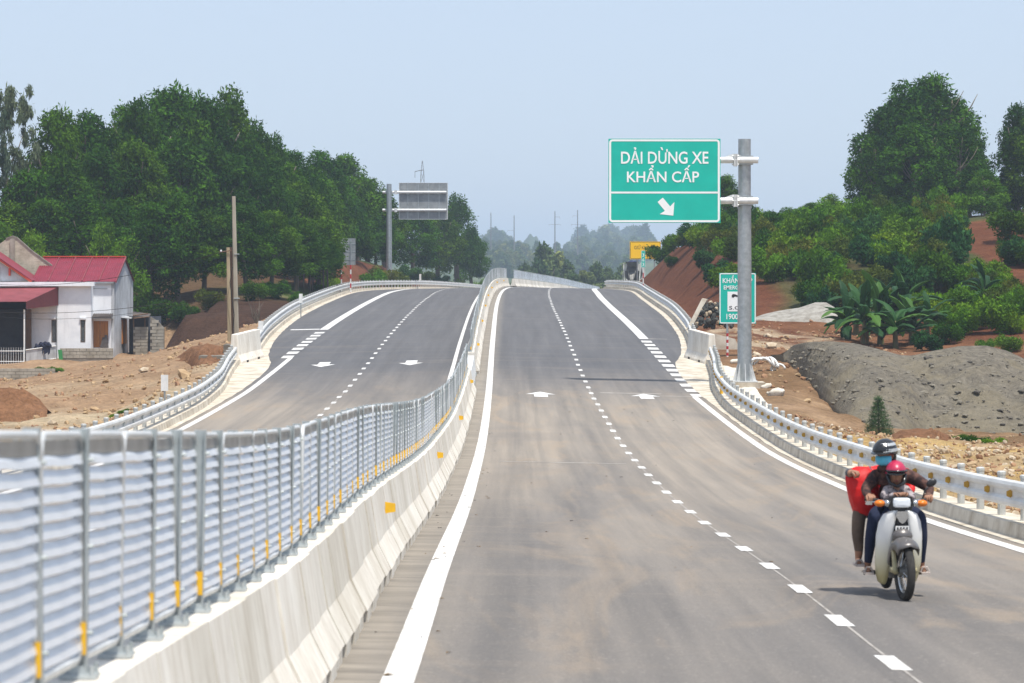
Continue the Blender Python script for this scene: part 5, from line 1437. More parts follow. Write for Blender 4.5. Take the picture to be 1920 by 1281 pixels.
# distant hill
mb = MB(); D = 2600; secs = []
for i in range(25):
    f = i / 24; row = []
    for j in range(9):
        q = j / 8; h = math.sin(math.pi * f) ** 1.2 * math.sin(math.pi * q)
        X = (965 + 65 * f - PX0) / FPX * D; row.append(Vector((X, D + 400 * (q - .5), EYE + 14 + 22 * h * (1 + .25 * noise.noise(Vector((f * 7, q * 5, 0)))))))
    secs.append(row)
mb.sweep(secs, closed=False, cap=False); M['hill'] = mat('hill_green', (.05, .08, .03), (.035, .06, .02), .05, .95, mode='World'); struct('hill', mb, M['hill'], True)
mb = MB(); D = 3600; secs = []
for i in range(60):
    f = i / 59; row = []
    for j in range(7):
        q = j / 6; h = (.45 + .55 * noise.fractal(Vector((f * 5, 2, 0)), 1, 2, 3)) * math.sin(math.pi * q)
        X = (300 + 1300 * f - PX0) / FPX * D; row.append(Vector((X, D + 600 * (q - .5), EYE + 10 + 45 * h)))
    secs.append(row)
mb.sweep(secs, closed=False, cap=False); struct('hill', mb, M['hill'], True)

# power poles far away
M['pole_far'] = mat('far_pole', (.20, .19, .19), None, 2, .9)
for px, yt, D, arms, lb in ((921.5, 399, 1500, ((437, -1, 14),), 'leftmost of the four thin power poles on the far skyline'), (965, 404, 1480, ((432, 1, -12), (458, 1, 14)), 'second thin power pole from the left on the far skyline'), (1041.5, 396, 1420, ((407, 0, 9), (421, 1, -11), (421, 1, 10)), 'third thin power pole with cross arms on the far skyline'), (1084, 394, 1450, ((405, 0, -9), (421, 1, -12), (421, 1, 9)), 'rightmost thin power pole on the far skyline')):
    s = FPX / D; p = P(px, yt, D); gz = ground(p.x, D) - .5; pp = thing('power_pole', lb, 'power pole', (p.x, D, gz)); H = p.z - gz
    mb = MB(); mb.tube([(0, 0, 0), (0, 0, H)], [.34, .2], 6); mb.build('pole', M['pole_far'], pp)
    for y, _, dx in arms:
        mb = MB(); z = P(0, y, D).z - gz; mb.tube([(0, 0, z), (dx / s, 0, z)], .07, 5); mb.tube([(dx / s, 0, z), (dx / s, 0, z - .8)], .05, 5); mb.build('arm', M['pole_far'], pp)
D = 620; s = FPX / D; p = P(793, 302, D); gz = ground(p.x, D); py_ = thing('pylon', 'thin lattice pylon rising behind the left overhead sign', 'pylon', (p.x, D, gz)); H = p.z - gz
mb = MB()
for a in (-1, 1):
    for b in (-1, 1): mb.tube([(a * .95, b * .95, 0), (a * .32, b * .32, H * .9), (0.05 * a, 0.05 * b, H)], .055, 5)
k = 0
while k < H - 3:
    w = .95 - .63 * k / H; w2 = .95 - .63 * (k + 2.4) / H
    for b in (-1, 1): mb.tube([(-w, b * w, k), (w2, b * w2, k + 2.4)], .025, 4); mb.tube([(w, b * w, k), (-w2, b * w2, k + 2.4)], .025, 4)
    k += 2.4
mb.build('lattice', M['pole_far'], py_)
for y, x0, x1 in ((319, -14, 3),):
    z = P(0, y, D).z - gz; mb = MB(); mb.tube([(x0 / s, 0, z - .3), (0, 0, z), (x1 / s, 0, z)], .08, 5); mb.tube([(x0 / s, 0, z - .3), (x0 / s, 0, z - 1.6)], .05, 5); mb.build('arm', M['pole_far'], py_)

# ------------------------------------------------------------------ heaps, stones and building leftovers
HEAPS = []


def on_ground(px, py, d0, d1):
    """where the line of sight through a photo point meets the ground"""
    D = d0
    while D < d1:
        q = P(px, py, D)
        if q.z <= ground(q.x, q.y): return q
        D += .25
    return P(px, py, d1)


def heap(name, label, cat, tops, bots, Dt, Db, back, m, amp=.18, n=70, rows=22):
    """mound from its crest line and its foot line (pixels), each at its own distance, with a far side"""
    mb = MB(); tx, ty = zip(*tops); bx, by = zip(*bots); secs = []
    feet = []
    for i in range(n + 1):
        px = tx[0] + (tx[-1] - tx[0]) * i / n; db = Db(px) if callable(Db) else Db
        feet.append(on_ground(px, float(np.interp(px, bx, by)), db - 14, db + 8).y)
    for q in range(12): feet = [feet[0]] + [(feet[k - 1] + 2 * feet[k] + feet[k + 1]) / 4 for k in range(1, n)] + [feet[-1]]
    for i in range(n + 1):
        px = tx[0] + (tx[-1] - tx[0]) * i / n
        dt, db = (Dt(px), Db(px)) if callable(Dt) else (Dt, Db)
        a = P(px, float(np.interp(px, tx, ty)), dt); b = P(px, float(np.interp(px, bx, by)), feet[i]); a = P(px, float(np.interp(px, tx, ty)), max(dt, b.y + 2.5))
        col = []
        for j in range(rows + 1):
            f = j / rows; p = b.lerp(a, f); p.z += (a.z - b.z) * .10 * math.sin(math.pi * f)
            e = math.sin(math.pi * min(1, .06 + f * .94)) * min(1, i / 6, (n - i) / 6)
            p.z += e * amp * (noise.fractal(Vector((p.x * .8, p.y * .8, 4)), 1, 2, 4) + .35 * noise.noise(Vector((p.x * 3, p.y * 3, 0)))); col.append(p)
        c = a + Vector((0, back, 0)); c.z = min(ground(c.x, c.y), a.z) - .3
        for j in range(1, 6): col.append(a.lerp(c, j / 5))
        f0 = b + Vector((0, -.5, -.5)); secs.append([f0] + col)
    mb.sweep(secs, closed=False, cap=False)
    HEAPS.append([p for sc in secs[2:-2] for p in sc[1:rows]]); o = mb.build(name, m, None, smooth=True); tag(o, label, cat); return o


heap('gravel_mound', 'big grey gravel mound with two humps on the right behind the guardrail', 'gravel mound',
     [(1470, 664), (1490, 646), (1520, 641), (1560, 640), (1605, 644), (1650, 655), (1690, 666), (1712, 667), (1750, 658), (1800, 649), (1850, 648), (1890, 658), (1920, 672), (1990, 705), (2050, 755), (2090, 806)],
     [(1470, 668), (1500, 700), (1540, 742), (1575, 778), (1600, 792), (1660, 806), (1760, 808), (1850, 812), (1990, 815), (2090, 816)],
     lambda px: 124 - 10 * min(max((px - 1470) / 200, 0), 1), lambda px: 121.5 - 21 * min(max((px - 1470) / 110, 0), 1), 9, M['gravel'], .34)
GRAVEL_PTS = HEAPS[-1]
heap('gravel_strip', 'pale grey gravel strip on the red earth left of the banana plants', 'gravel heap',
     [(1412, 597), (1430, 590), (1460, 583), (1500, 577), (1530, 567), (1550, 567), (1572, 580)], [(1412, 598), (1440, 600), (1480, 600), (1530, 594), (1572, 588)], 170, 163, 3, M['gravel_pale'], .10, 30, 8)
heap('earth_mound', 'small brown earth mound in the far left foreground', 'earth mound', [(-60, 740), (-20, 728), (20, 727), (50, 732), (75, 748), (90, 768)], [(-60, 775), (0, 780), (60, 776), (90, 770)], 108, 103, 3, M['earth'], .45, 40, 14)
heap('earth_mound', 'reddish earth mound beside the near left guardrail below the end block', 'earth mound', [(330, 672), (360, 650), (395, 645), (420, 650), (440, 662)], [(330, 675), (380, 690), (440, 668)], 142, 137, 3, M['earth'], .35, 36, 12)
heap('earth_mound', 'low red earth mound at the foot of the gravel behind the rider', 'earth mound', [(1665, 818), (1690, 808), (1720, 803), (1755, 806), (1785, 818)], [(1665, 822), (1720, 830), (1785, 822)], 93, 90, 2, M['earth'], .22, 36, 10)
for o, c in ((o, (.25, .13, .07)) for o in bpy.data.objects if o.name.startswith('earth_mound')):
    ca = o.data.color_attributes.new('soil', 'FLOAT_COLOR', 'POINT'); ca.data.foreach_set('color', np.tile(np.array([*c, 1], 'f'), len(o.data.vertices)))
# concrete slab pieces on the left bank
for lb, px, py, w, h, D in (('pale concrete slab beside the near left guardrail on the bank', 400, 676, 46, 15, 133), ('second pale slab beside the end block on the left', 436, 652, 26, 9, 138)):
    p = P(px, py, D); gz = ground(p.x, D); s = FPX / D; mb = MB(); mb.box((0, 0, 0), (w / s, 1.6, h / s + .5)); o = mb.build('concrete_slab', M['concrete_dark']); o.location = (p.x, D, p.z - .2); tag(o, lb, 'concrete slab')
p = P(1340, 632, 141); mb = MB(); mb.prism([(-.5, 0, -.3), (1.2, 0, -.3), (1.0, 0, .25), (-.2, 0, .55)], (0, 1.0, 0)); o = mb.build('concrete_slab', M['gutter']); o.location = (p.x, 141, ground(p.x, 141) + .25); tag(o, 'tilted pale slab behind the right end block under the S.O.S sign', 'concrete slab')


def stone_mesh(seed, m):
    rr = random.Random(seed); bm = bmesh.new(); bmesh.ops.create_icosphere(bm, subdivisions=1, radius=1)
    for v in bm.verts: v.co *= rr.uniform(.72, 1.15); v.co.z *= .7
    me = bpy.data.meshes.new('stone'); bm.to_mesh(me); bm.free(); me.materials.append(m); return me


ST = {k: [stone_mesh(s, M[k]) for s in range(4)] for k in ('stone_ochre', 'stone_pale', 'stone_dark')}
sh_ = thing('stone_heap', 'heap of dark broken stones behind the far right guardrail beside the S.O.S sign', 'stone heap', P(1334, 613, 147)); rr = random.Random(9)
for k in range(120):
    f = rr.random() ** .7; a = rr.uniform(-1, 1); x = a * 1.0 * (1 - .5 * f) + .1; z = 1.35 * f * (1 - .35 * abs(a)); y = -.5 * (1 - f) + rr.uniform(-.25, .35)
    link('stone', rr.choice(ST['stone_dark'] if rr.random() < .8 else ST['stone_pale']), sh_, (x, y, z), (rr.uniform(0, 3), rr.uniform(0, 3), rr.uniform(0, 3)), [rr.uniform(.10, .2)] * 3)
mb = MB(); mb.prism([(-1.25, -.3, -.15), (-.95, -.3, .0), (-.2, -.1, 1.35), (-.45, -.1, 1.4)], (.1, .5, 0)); o = mb.build('tarp', M['gutter']); o.location = sh_.location; tag(o, 'pale tarpaulin strip over the left side of the dark stone heap', 'tarpaulin')
# boulders one can pick out
rr = random.Random(41)
BO = [(345, 682, 120, .34, 'pale boulder on the bare earth left of the concrete slab'), (232, 710, 114, .22, 'stone left of the marker plate on the bare earth'), (178, 708, 116, .2, 'ochre stone lying in the middle of the bare earth'), (270, 662, 140, .25, 'stone below the shed on the earth bank'), (100, 783, 106, .22, 'reddish stone on the track at far left'), (118, 792, 104, .16, 'smaller reddish stone beside the first on the track'), (358, 645, 146, .3, 'stone on the brow of the earth bank left of the poles'), (1440, 590, 158, .28, 'pale rock on the red earth right of the sign pole'), (1448, 622, 142, .3, 'flat rock below the gravel strip'), (1420, 640, 136, .22, 'rock close behind the sign pole on the right'), (1770, 852, 74, .14, 'round pale stone on the gravel right of the rider helmet'), (1824, 868, 70, .16, 'pale stone behind the guardrail near the right edge'), (1872, 893, 64, .15, 'pale stone close behind the guardrail post at the right edge'), (1735, 800, 94, .2, 'brown stone at the foot of the gravel mound'), (1515, 755, 108, .16, 'white stone on the brown slope beside the gravel mound edge'), (1655, 815, 92, .18, 'pale stone under the small conifer')]
for px, py, D, r, lb in BO:
    X = (px - PX0) / FPX * D; o = link('boulder', rr.choice(ST['stone_pale'] + ST['stone_ochre']), None, (X, D, ground(X, D) + r * .3), (rr.uniform(-.4, .4), rr.uniform(-.4, .4), rr.uniform(0, 6)), (r * 1.2, r, r)); tag(o, lb, 'rock')
# countless smaller stones and clods
def rubble(name, n, region, mats, seed, smin, smax):
    rr = random.Random(seed); mb = MB(); ico = stone_mesh(5, mats[0]); V = [v.co.copy() for v in ico.vertices]; F = [list(p.vertices) for p in ico.polygons]; bpy.data.meshes.remove(ico)
    k = 0
    while k < n:
        X, Y = region(rr)
        if X is None: continue
        r = smin + (smax - smin) * rr.random() ** 3; q = Matrix.Rotation(rr.uniform(0, 6), 3, Vector((rr.random(), rr.random(), 1)).normalized())
        c = Vector((X, Y, ground(X, Y) + r * .15)); sx = rr.uniform(.7, 1.4)
        mb.add([c + q @ Vector((v.x * r * sx, v.y * r, v.z * r)) for v in V], F, k % len(mats)); k += 1
    o = mb.build(name, mats, None, fix=False); o['kind'] = 'stuff'; o['label'] = 'loose stones and clods on the bare earth'; return o
def regL(rr):
    Y = rr.uniform(88, 175); X = rr.uniform(-.185, -.085) * Y
    return (X, Y) if X < mir(_edge(Y)) - 2.2 else (None, None)
def regR(rr):
    Y = rr.uniform(50, 98); X = rr.uniform(8.6, .178 * Y)
    return (X, Y) if X > 8.4 else (None, None)
def regR2(rr):
    Y = rr.uniform(112, 172); X = rr.uniform(9.8, 20)
    return (X, Y) if X > _edge(Y) + 2.2 else (None, None)
rr = random.Random(77); mb = MB(); ico = stone_mesh(6, M['gravel']); V = [v.co.copy() for v in ico.vertices]; F = [list(p.vertices) for p in ico.polygons]; bpy.data.meshes.remove(ico)
M['gravel_dark'] = mat('dark_gravel', (.135, .12, .098), (.075, .068, .058), 3, .95, mode='World'); M['gravel_lump'] = mat('gravel_lump', (.23, .205, .16), (.15, .135, .105), 3, .95, mode='World')
for k in range(2000):
    p = rr.choice(GRAVEL_PTS); c = p + Vector((rr.uniform(-.15, .15), rr.uniform(-.2, .2), -.01)); r = .025 + .11 * rr.random() ** 5; sx, sz = rr.uniform(.7, 1.5), rr.uniform(.5, 1)
    q = Matrix.Rotation(rr.uniform(0, 6), 3, 'Z'); mb.add([c + q @ Vector((v.x * r * sx, v.y * r, v.z * r * sz)) for v in V], F, 0 if rr.random() < .35 else 1)
o = mb.build('gravel_lumps', [M['gravel_dark'], M['gravel_lump']], None, fix=False); o['kind'] = 'stuff'; o['label'] = 'loose lumps lying on the grey gravel mound'
rubble('rubble', 1500, regL, [M['stone_ochre'], M['stone_clod'], M['stone_ochre']], 1, .03, .15)
rubble('rubble', 2600, regR, [M['stone_ochre'], M['stone_pale'], M['stone_clod']], 2, .02, .10)
rubble('rubble', 800, regR2, [M['stone_ochre'], M['stone_clod']], 3, .04, .17)

# white sacks and sheeting along the outside of the right guardrail, tangled white hose
M['sack'] = mat('white_sack', (.72, .68, .60), (.52, .46, .37), 3, .9, mode='World', bump=.4)
rr = random.Random(2)
for px, D, w, lb in ((1456, 108, .5, 'fattest white sack between the sign footing and the gravel mound'), (1436, 113, .35, 'small white sack nearer the sign footing'), (1378, 129, .36, 'white sack near the foot of the S.O.S sign post')):
    X = (px - PX0) / FPX * D; mb = MB(); mb.ell((0, 0, 0), (w * .62, w * .5, w * .34), 14, 9, warp=lambda v: v + v * .45 * noise.noise(v * 7 + Vector((px, 0, 0))))
    mb.ell((w * .6, 0, .05), (w * .12, w * .15, w * .12), 8, 5); o = mb.build('sack', M['sack'], None, smooth=True); o.location = (X, D, ground(X, D) + w * .16); o.rotation_euler = (0, rr.uniform(-.2, .2), rr.uniform(0, 3)); tag(o, lb, 'sack')
mb = MB(); ys = ysub(92, 126); secs = []
for y in ys:
    r = _rail(y); q = []
    for k in range(6): f = k / 5; p = road(r + .5 + f * 1.0, y, 0); p.z = max(ground(p.x, y), p.z - .25 - .3 * f) + .06 + .12 * noise.noise(Vector((p.x * 2.4, y * 1.6, 0))); q.append(p)
    secs.append(q)
mb.sweep(secs, closed=False, cap=False); o = mb.build('ground_sheet', M['sack'], None, smooth=True); tag(o, 'crumpled white sheeting along the outside of the right guardrail by the sign footing', 'sheeting')
D = 122; mb = MB(); rr = random.Random(15)
for k in range(5):
    pts = []
    for j in range(26):
        f = j / 25; px = 1408 + 50 * f + 4 * math.sin(k * 2 + f * 9); py = 684 - 12 * math.sin(f * 2.6 + k * .2) + 16 * max(0, f - .75) * 2 + 2.2 * math.sin(f * 14 + k)
        X = (px - PX0) / FPX * D; pts.append(Vector((X, D + .3 * math.sin(f * 11 + k * 1.3), P(px, py, D).z)))
    mb.tube(pts, .05, 6)
X = (1460 - PX0) / FPX * D; zc = P(0, 692, D).z
mb.tube([Vector((X + .28 * math.cos(a), D + .1 * math.sin(a), zc + .2 * math.sin(a))) for a in [i * .4 for i in range(15)]], .05, 6)
o = mb.build('hose', M['white_paint'], None, smooth=True); tag(o, 'tangled white hose lying at the top of the brown slope by the gravel', 'hose')
p = road(_rail(104) - .02, 104, .2); mb = MB(); mb.prism([p + Vector((-.06, -.1, -.1)), p + Vector((.06, -.1, -.1)), p + Vector((.05, -.1, .62)), p + Vector((-.05, -.1, .62))], (0, .03, 0)); o = mb.build('ribbon', M['yellow']); tag(o, 'yellow ribbon tied to the right guardrail below the big sign', 'ribbon')

# ------------------------------------------------------------------ motorbike
BO_ = Vector((3.745, 29.2, 0)); BO_.z = road(BO_.x, BO_.y).z; 
pitch = math.atan((zr(28.6) - zr(29.8)) / 1.2)
M['bike_white'] = mat('cream_white_plastic', (.78, .77, .72), (.70, .68, .60), 3, .35, 0, .5)
t = NT('leg_shield'); t.set(.35, 0, .5); sp_ = t.n('ShaderNodeSeparateXYZ'); t.l(t.n('ShaderNodeTexCoord').outputs['Object'], sp_.inputs[0])
mr = t.n('ShaderNodeMapRange'); t.l(sp_.outputs[2], mr.inputs[0]); mr.inputs[1].default_value = .15; mr.inputs[2].default_value = .62
t.base(t.ramp(mr.outputs[0], [(.1, (.50, .44, .22)), (.55, (.70, .67, .52)), (.95, (.82, .82, .80))])); M['leg_shield'] = t.m
M['rubber'] = mat('rubber', (.025, .025, .025), (.06, .055, .05), 8, .9)
M['chrome'] = mat('chrome', (.65, .66, .66), None, 4, .2, .9, .5)
M['fender'] = mat('grey_fender', (.17, .16, .15), (.11, .10, .10), 4, .35, .3, .5)
M['lamp_lens'] = mat('lamp_lens', (.82, .86, .90), (.70, .74, .78), 8, .12, .0, .6)
M['orange_lens'] = mat('orange_lens', (.85, .22, .02), None, 4, .25)
M['black_plastic'] = mat('black_plastic', (.02, .02, .022), None, 4, .4, 0, .5)
M['yellow_metal'] = mat('aged_cream_paint', (.46, .41, .24), (.33, .29, .16), 5, .45)
M['engine'] = mat('engine_metal', (.22, .215, .20), (.12, .115, .105), 7, .5, .6)
bike = thing('motorbike', 'cream white moped ridden towards us on the right carriageway', 'motorbike', BO_, R(1.5))
bike.rotation_euler.x = -0.0


def wheel(y, steer):
    w = MB(); r0 = .245; ring = [Vector((0, r0 * math.cos(a), r0 * math.sin(a))) for a in [2 * math.pi * i / 32 for i in range(32)]]
    w.tube(ring, .042, 10, closed=True); o = w.build('wheel', M['rubber'], bike, smooth=True); o.location = (0, y, .288); o.rotation_euler = (0, 0, steer)
    m = MB(); m.tube([v * .86 for v in ring], .018, 6, closed=True); m.build('rim', M['chrome'], o)
    m = MB(); m.tube([(-.06, 0, 0), (.06, 0, 0)], .05, 12); m.tube([(-.09, 0, 0), (.09, 0, 0)], .015, 8); m.build('hub', M['engine'], o)
    m = MB()
    for k in range(18): a = k * math.pi / 9; m.tube([(.03 * (-1) ** k, .05 * math.cos(a), .05 * math.sin(a)), (0, .20 * math.cos(a + .3), .20 * math.sin(a + .3))], .003, 4)
    m.build('spokes', M['chrome'], o)
    return o


STEER = R(6); wheel(-.60, STEER); wheel(.60, 0)
fk = Matrix.Rotation(STEER, 4, 'Z')
def fpart(mb, name, m, smooth=False, parent=None):
    o = mb.build(name, m, parent or bike, smooth=smooth)
    if parent is None: o.location = (0, -.60, 0); o.rotation_euler = (0, 0, STEER)
    return o
# front fender: arched strip over the wheel
mb = MB(); secs = []
for i in range(13):
    a = R(52 + 116 * i / 12); r = .30; q = []
    for w, dr in ((-.105, -.09), (-.10, -.01), (-.055, .025), (0, .034), (.055, .025), (.10, -.01), (.105, -.09), (.096, -.09), (.09, -.015), (0, .024), (-.09, -.015), (-.096, -.09)):
        q.append(Vector((w, -(r + dr) * math.cos(a), .288 + (r + dr) * math.sin(a))))
    secs.append(q)
mb.sweep(secs); fd = fpart(mb, 'front_fender', M['fender'], True)
mb = MB(); mb.ell((0, .02, .62), (.10, .07, .07), 12, 8); o = mb.build('fork_cover', M['fender'], bike, smooth=True); o.location = (0, -.48, 0)
for s in (-1, 1):
    mb = MB(); mb.tube([(s * .075, .13, .56), (s * .088, .09, .48), (s * .092, .02, .33), (s * .085, -.01, .27)], [.018, .020, .024, .022], 8); mb.box((s * .10, .055, .30), (.03, .16, .05)); fpart(mb, 'fork_leg', M['yellow_metal'], True)
# leg shield: two wide wings curving round the rider's legs
for s in (-1, 1):
    secs = []
    for f, x0, x1, y0, y1 in ((.86, .03, .09, -.40, -.38), (.82, .045, .165, -.41, -.33), (.74, .065, .205, -.41, -.29), (.62, .08, .224, -.39, -.25), (.48, .088, .228, -.35, -.22), (.34, .095, .226, -.30, -.18), (.22, .105, .212, -.25, -.14), (.15, .115, .19, -.20, -.12), (.125, .125, .16, -.18, -.13)):
        q = []
        for k in range(5):
            t_ = k / 4; q.append(Vector((s * (x0 + (x1 - x0) * t_), y0 + (y1 - y0) * t_ - .035 * math.sin(math.pi * t_), f)))
        q += [v + Vector((-s * .004, .014, 0)) for v in q[::-1]]
        secs.append(q)
    mb = MB(); mb.sweep(secs); mb.build('leg_shield', M['leg_shield'], bike, smooth=True)
mb = MB(); mb.sweep([[Vector((x * w, -.415 + .02 * abs(x) * 3 + dy, z)) for x, dy in ((-1, 0), (-.4, -.03), (.4, -.03), (1, 0), (1, .04), (-1, .04))] for z, w, in ((.865, .055), (.82, .085), (.70, .09), (.60, .09))]); mb.build('front_cover', M['black_plastic'], bike)
mb = MB(); mb.prism([(-.05, -.462, .855), (.05, -.462, .855), (.06, -.462, .81), (.03, -.462, .755), (0, -.462, .735), (-.03, -.462, .755), (-.06, -.462, .81)], (0, .02, 0)); mb.build('badge', M['chrome'], bike)
mb = MB(); mb.box((0, -.452, .685), (.13, .012, .055)); pl = mb.build('number_plate', M['white_paint'], bike)
mb = MB()
for k in range(4): mb.box((-.045 + .03 * k, -.460, .685), (.014, .004, .034))
mb.build('plate_marks', M['sign_black'], pl)
# handlebar, headlight, indicators, mirrors
mb = MB(); mb.tube([(-.31, -.22, .955), (-.20, -.28, .945), (-.08, -.34, .935), (.08, -.34, .935), (.20, -.28, .945), (.31, -.22, .955)], .014, 8); hb = mb.build('handlebar', M['chrome'], bike)
for s in (-1, 1):
    mb = MB(); mb.tube([(s * .21, -.275, .946), (s * .325, -.213, .957)], .020, 10); mb.build('grip', M['rubber'], hb)
    mb = MB(); mb.tube([(s * .19, -.31, .935), (s * .30, -.26, .93)], .007, 6); mb.build('brake_lever', M['chrome'], hb)
mb = MB(); mb.sweep([[Vector((x, y, z)) for x, z in ((-w, .86), (w, .86), (w + .02, .93), (w, .99), (-w, .99), (-w - .02, .93))] for y, w in ((-.26, .10), (-.36, .11), (-.41, .095))]); hc = mb.build('headlight_housing', M['black_plastic'], bike)
mb = MB(); mb.sweep([[Vector((x * k, y, .935 + (z - .935) * k)) for x, z in ((-.082, .90), (-.06, .888), (.06, .888), (.082, .90), (.086, .935), (.082, .972), (.06, .982), (-.06, .982), (-.082, .972), (-.086, .935))] for y, k in ((-.41, 1), (-.432, .97), (-.442, .8), (-.447, .4))]); mb.build('headlight', M['lamp_lens'], bike, smooth=False)
for s in (-1, 1):
    mb = MB(); mb.ell((s * .205, -.36, .925), (.055, .05, .034), 12, 8); ind = mb.build('indicator', M['orange_lens'], bike, smooth=True)
    mb = MB(); mb.ell((s * .135, -.375, .928), (.035, .045, .036), 10, 8); mb.build('indicator_base', M['chrome'], ind, smooth=True)
mb = MB(); mb.tube([(.22, -.27, .95), (.25, -.26, 1.04), (.285, -.26, 1.09)], .007, 6); mb.ell((.315, -.26, 1.115), (.055, .018, .036), 12, 8, rot=Matrix.Rotation(R(-28), 3, 'Y')); mb.build('mirror', M['black_plastic'], bike, smooth=True)
mb = MB(); mb.box((-.30, -.29, .925), (.06, .05, .035)); mb.build('lever_bracket', M['chrome'], bike)
# frame, engine, seat, rear end
mb = MB(); mb.tube([(0, -.33, .84), (0, -.27, .62), (0, -.08, .45), (0, .18, .48), (0, .5, .62)], [.05, .06, .065, .06, .05], 10); mb.build('frame', M['bike_white'], bike, smooth=True)
mb = MB(); mb.box((0, -.06, .29), (.17, .34, .20)); mb.lathe([(.075, -.15), (.075, .15)], (0, -.24, .31), 12, rot=Matrix.Rotation(R(90), 3, 'X')); mb.build('engine', M['engine'], bike)
mb = MB(); mb.sweep([[Vector((x * w, y, z)) for x, z in ((-1, .66), (-.9, .74), (-.5, .775), (.5, .775), (.9, .74), (1, .66))] for y, w in ((-.06, .08), (.1, .12), (.4, .13), (.72, .11))]); mb.build('seat', M['black_plastic'], bike, smooth=True)
mb = MB(); mb.sweep([[Vector((x * w, y, z)) for x, z in ((-1, .48), (-1, .62), (-.7, .67), (.7, .67), (1, .62), (1, .48))] for y, w in ((.05, .10), (.35, .13), (.85, .06))]); mb.build('side_body', M['bike_white'], bike, smooth=True)
mb = MB(); secs = []
for i in range(9):
    a = R(25 + 120 * i / 8); secs.append([Vector((w, .60 - (.34 + d) * math.cos(a), .288 + (.34 + d) * math.sin(a))) for w, d in ((-.07, -.05), (-.06, .01), (.06, .01), (.07, -.05), (.055, -.05), (.05, 0), (-.05, 0), (-.055, -.05))])
mb.sweep(secs); mb.build('rear_fender', M['fender'], bike, smooth=True)
mb = MB(); mb.tube([(.13, -.1, .22), (.15, .2, .2), (.16, .75, .24)], [.02, .035, .045], 10); mb.build('exhaust', M['chrome'], bike, smooth=True)
mb = MB(); mb.tube([(-.30, -.02, .22), (.30, -.02, .22)], .014, 8); mb.build('foot_peg_bar', M['engine'], bike)
for s in (-1, 1):
    mb = MB(); mb.tube([(s * .20, -.02, .225), (s * .31, -.02, .225)], .024, 8); mb.build('foot_peg', M['rubber'], bike)
    mb = MB(); mb.tube([(s * .09, .15, .6), (s * .10, .45, .33)], .035, 8); mb.build('shock_absorber', M['engine'], bike)

# ------------------------------------------------------------------ people on the motorbike
M['skin'] = mat('skin', (.36, .19, .12), (.30, .155, .095), 6, .55)
M['jacket'] = mat('brown_patterned_jacket', (.13, .062, .048), (.030, .017, .017), 18, .85, lo=.42, hi=.62, bump=.3)
M['jeans'] = mat('navy_trousers', (.018, .026, .062), (.012, .018, .045), 9, .9, bump=.3)
M['brown_cloth'] = mat('brown_trousers', (.16, .115, .085), (.11, .08, .06), 6, .9, bump=.3)
M['print_shirt'] = mat('grey_print_shirt', (.42, .37, .37), (.07, .06, .07), 22, .9, lo=.42, hi=.55)
M['helmet_black'] = mat('helmet_black', (.022, .024, .027), None, 3, .22, 0, .5)
M['helmet_grey'] = mat('helmet_silver', (.52, .54, .55), None, 3, .3, .3, .5)
M['pink'] = mat('pink_plastic', (.50, .028, .085), (.36, .02, .06), 3, .35, 0, .5)
M['mask'] = mat('blue_mask', (.12, .50, .68), (.09, .42, .60), 6, .8)
M['red_bag'] = mat('red_bag', (.70, .012, .012), (.52, .008, .01), 3.2, .55, bump=.4, bscale=9)
M['hair'] = mat('black_hair', (.012, .010, .010), None, 8, .5)
M['eye_white'] = mat('eye_white', (.75, .73, .70), None, 3, .3)
M['lip'] = mat('lips', (.26, .09, .08), None, 3, .5)
M['sandal'] = mat('pale_sandal', (.50, .44, .40), (.38, .32, .29), 6, .7)
M['grey_cloth'] = mat('dark_grey_sleeve', (.10, .10, .11), (.06, .06, .07), 5, .85)


def body(name, joints, bones, mats, parent, subdiv=2):
    """one continuous skin grown over joints {key: (x, y, z, radius)}; bones [(a, b, material index)]"""
    keys = list(joints); me = bpy.data.meshes.new(name)
    me.from_pydata([joints[k][:3] for k in keys], [(keys.index(a), keys.index(b)) for a, b, _ in bones], [])
    o = bpy.data.objects.new(name, me); COL.objects.link(o)
    md = o.modifiers.new('skin', 'SKIN'); md.use_smooth_shade = True
    sk = me.skin_vertices[0].data if me.skin_vertices else None
    if sk is None:
        bm = bmesh.new(); bm.from_mesh(me); bm.verts.layers.skin.verify(); bm.to_mesh(me); bm.free(); sk = me.skin_vertices[0].data
    for i, k in enumerate(keys):
        r = joints[k][3]; sk[i].radius = (r, r) if not isinstance(r, tuple) else r; sk[i].use_root = (i == 0)
    ss = o.modifiers.new('sub', 'SUBSURF'); ss.levels = ss.render_levels = subdiv
    bpy.context.view_layer.update(); dg = bpy.context.evaluated_depsgraph_get()
    m2 = bpy.data.meshes.new_from_object(o.evaluated_get(dg)); bpy.data.objects.remove(o)
    m2.materials.clear(); m2.name = name
    for q in mats: m2.materials.append(q)
    seg = [(Vector(joints[a][:3]), Vector(joints[b][:3]), mi) for a, b, mi in bones]
    for p in m2.polygons:
        best, bi = 1e9, 0
        for a, b, mi in seg:
            ab = b - a; f = max(0, min(1, (p.center - a).dot(ab) / max(ab.length_squared, 1e-9))); d = (p.center - a - ab * f).length
            if d < best: best, bi = d, mi
        p.material_index = bi; p.use_smooth = True
    return link(name, m2, parent)


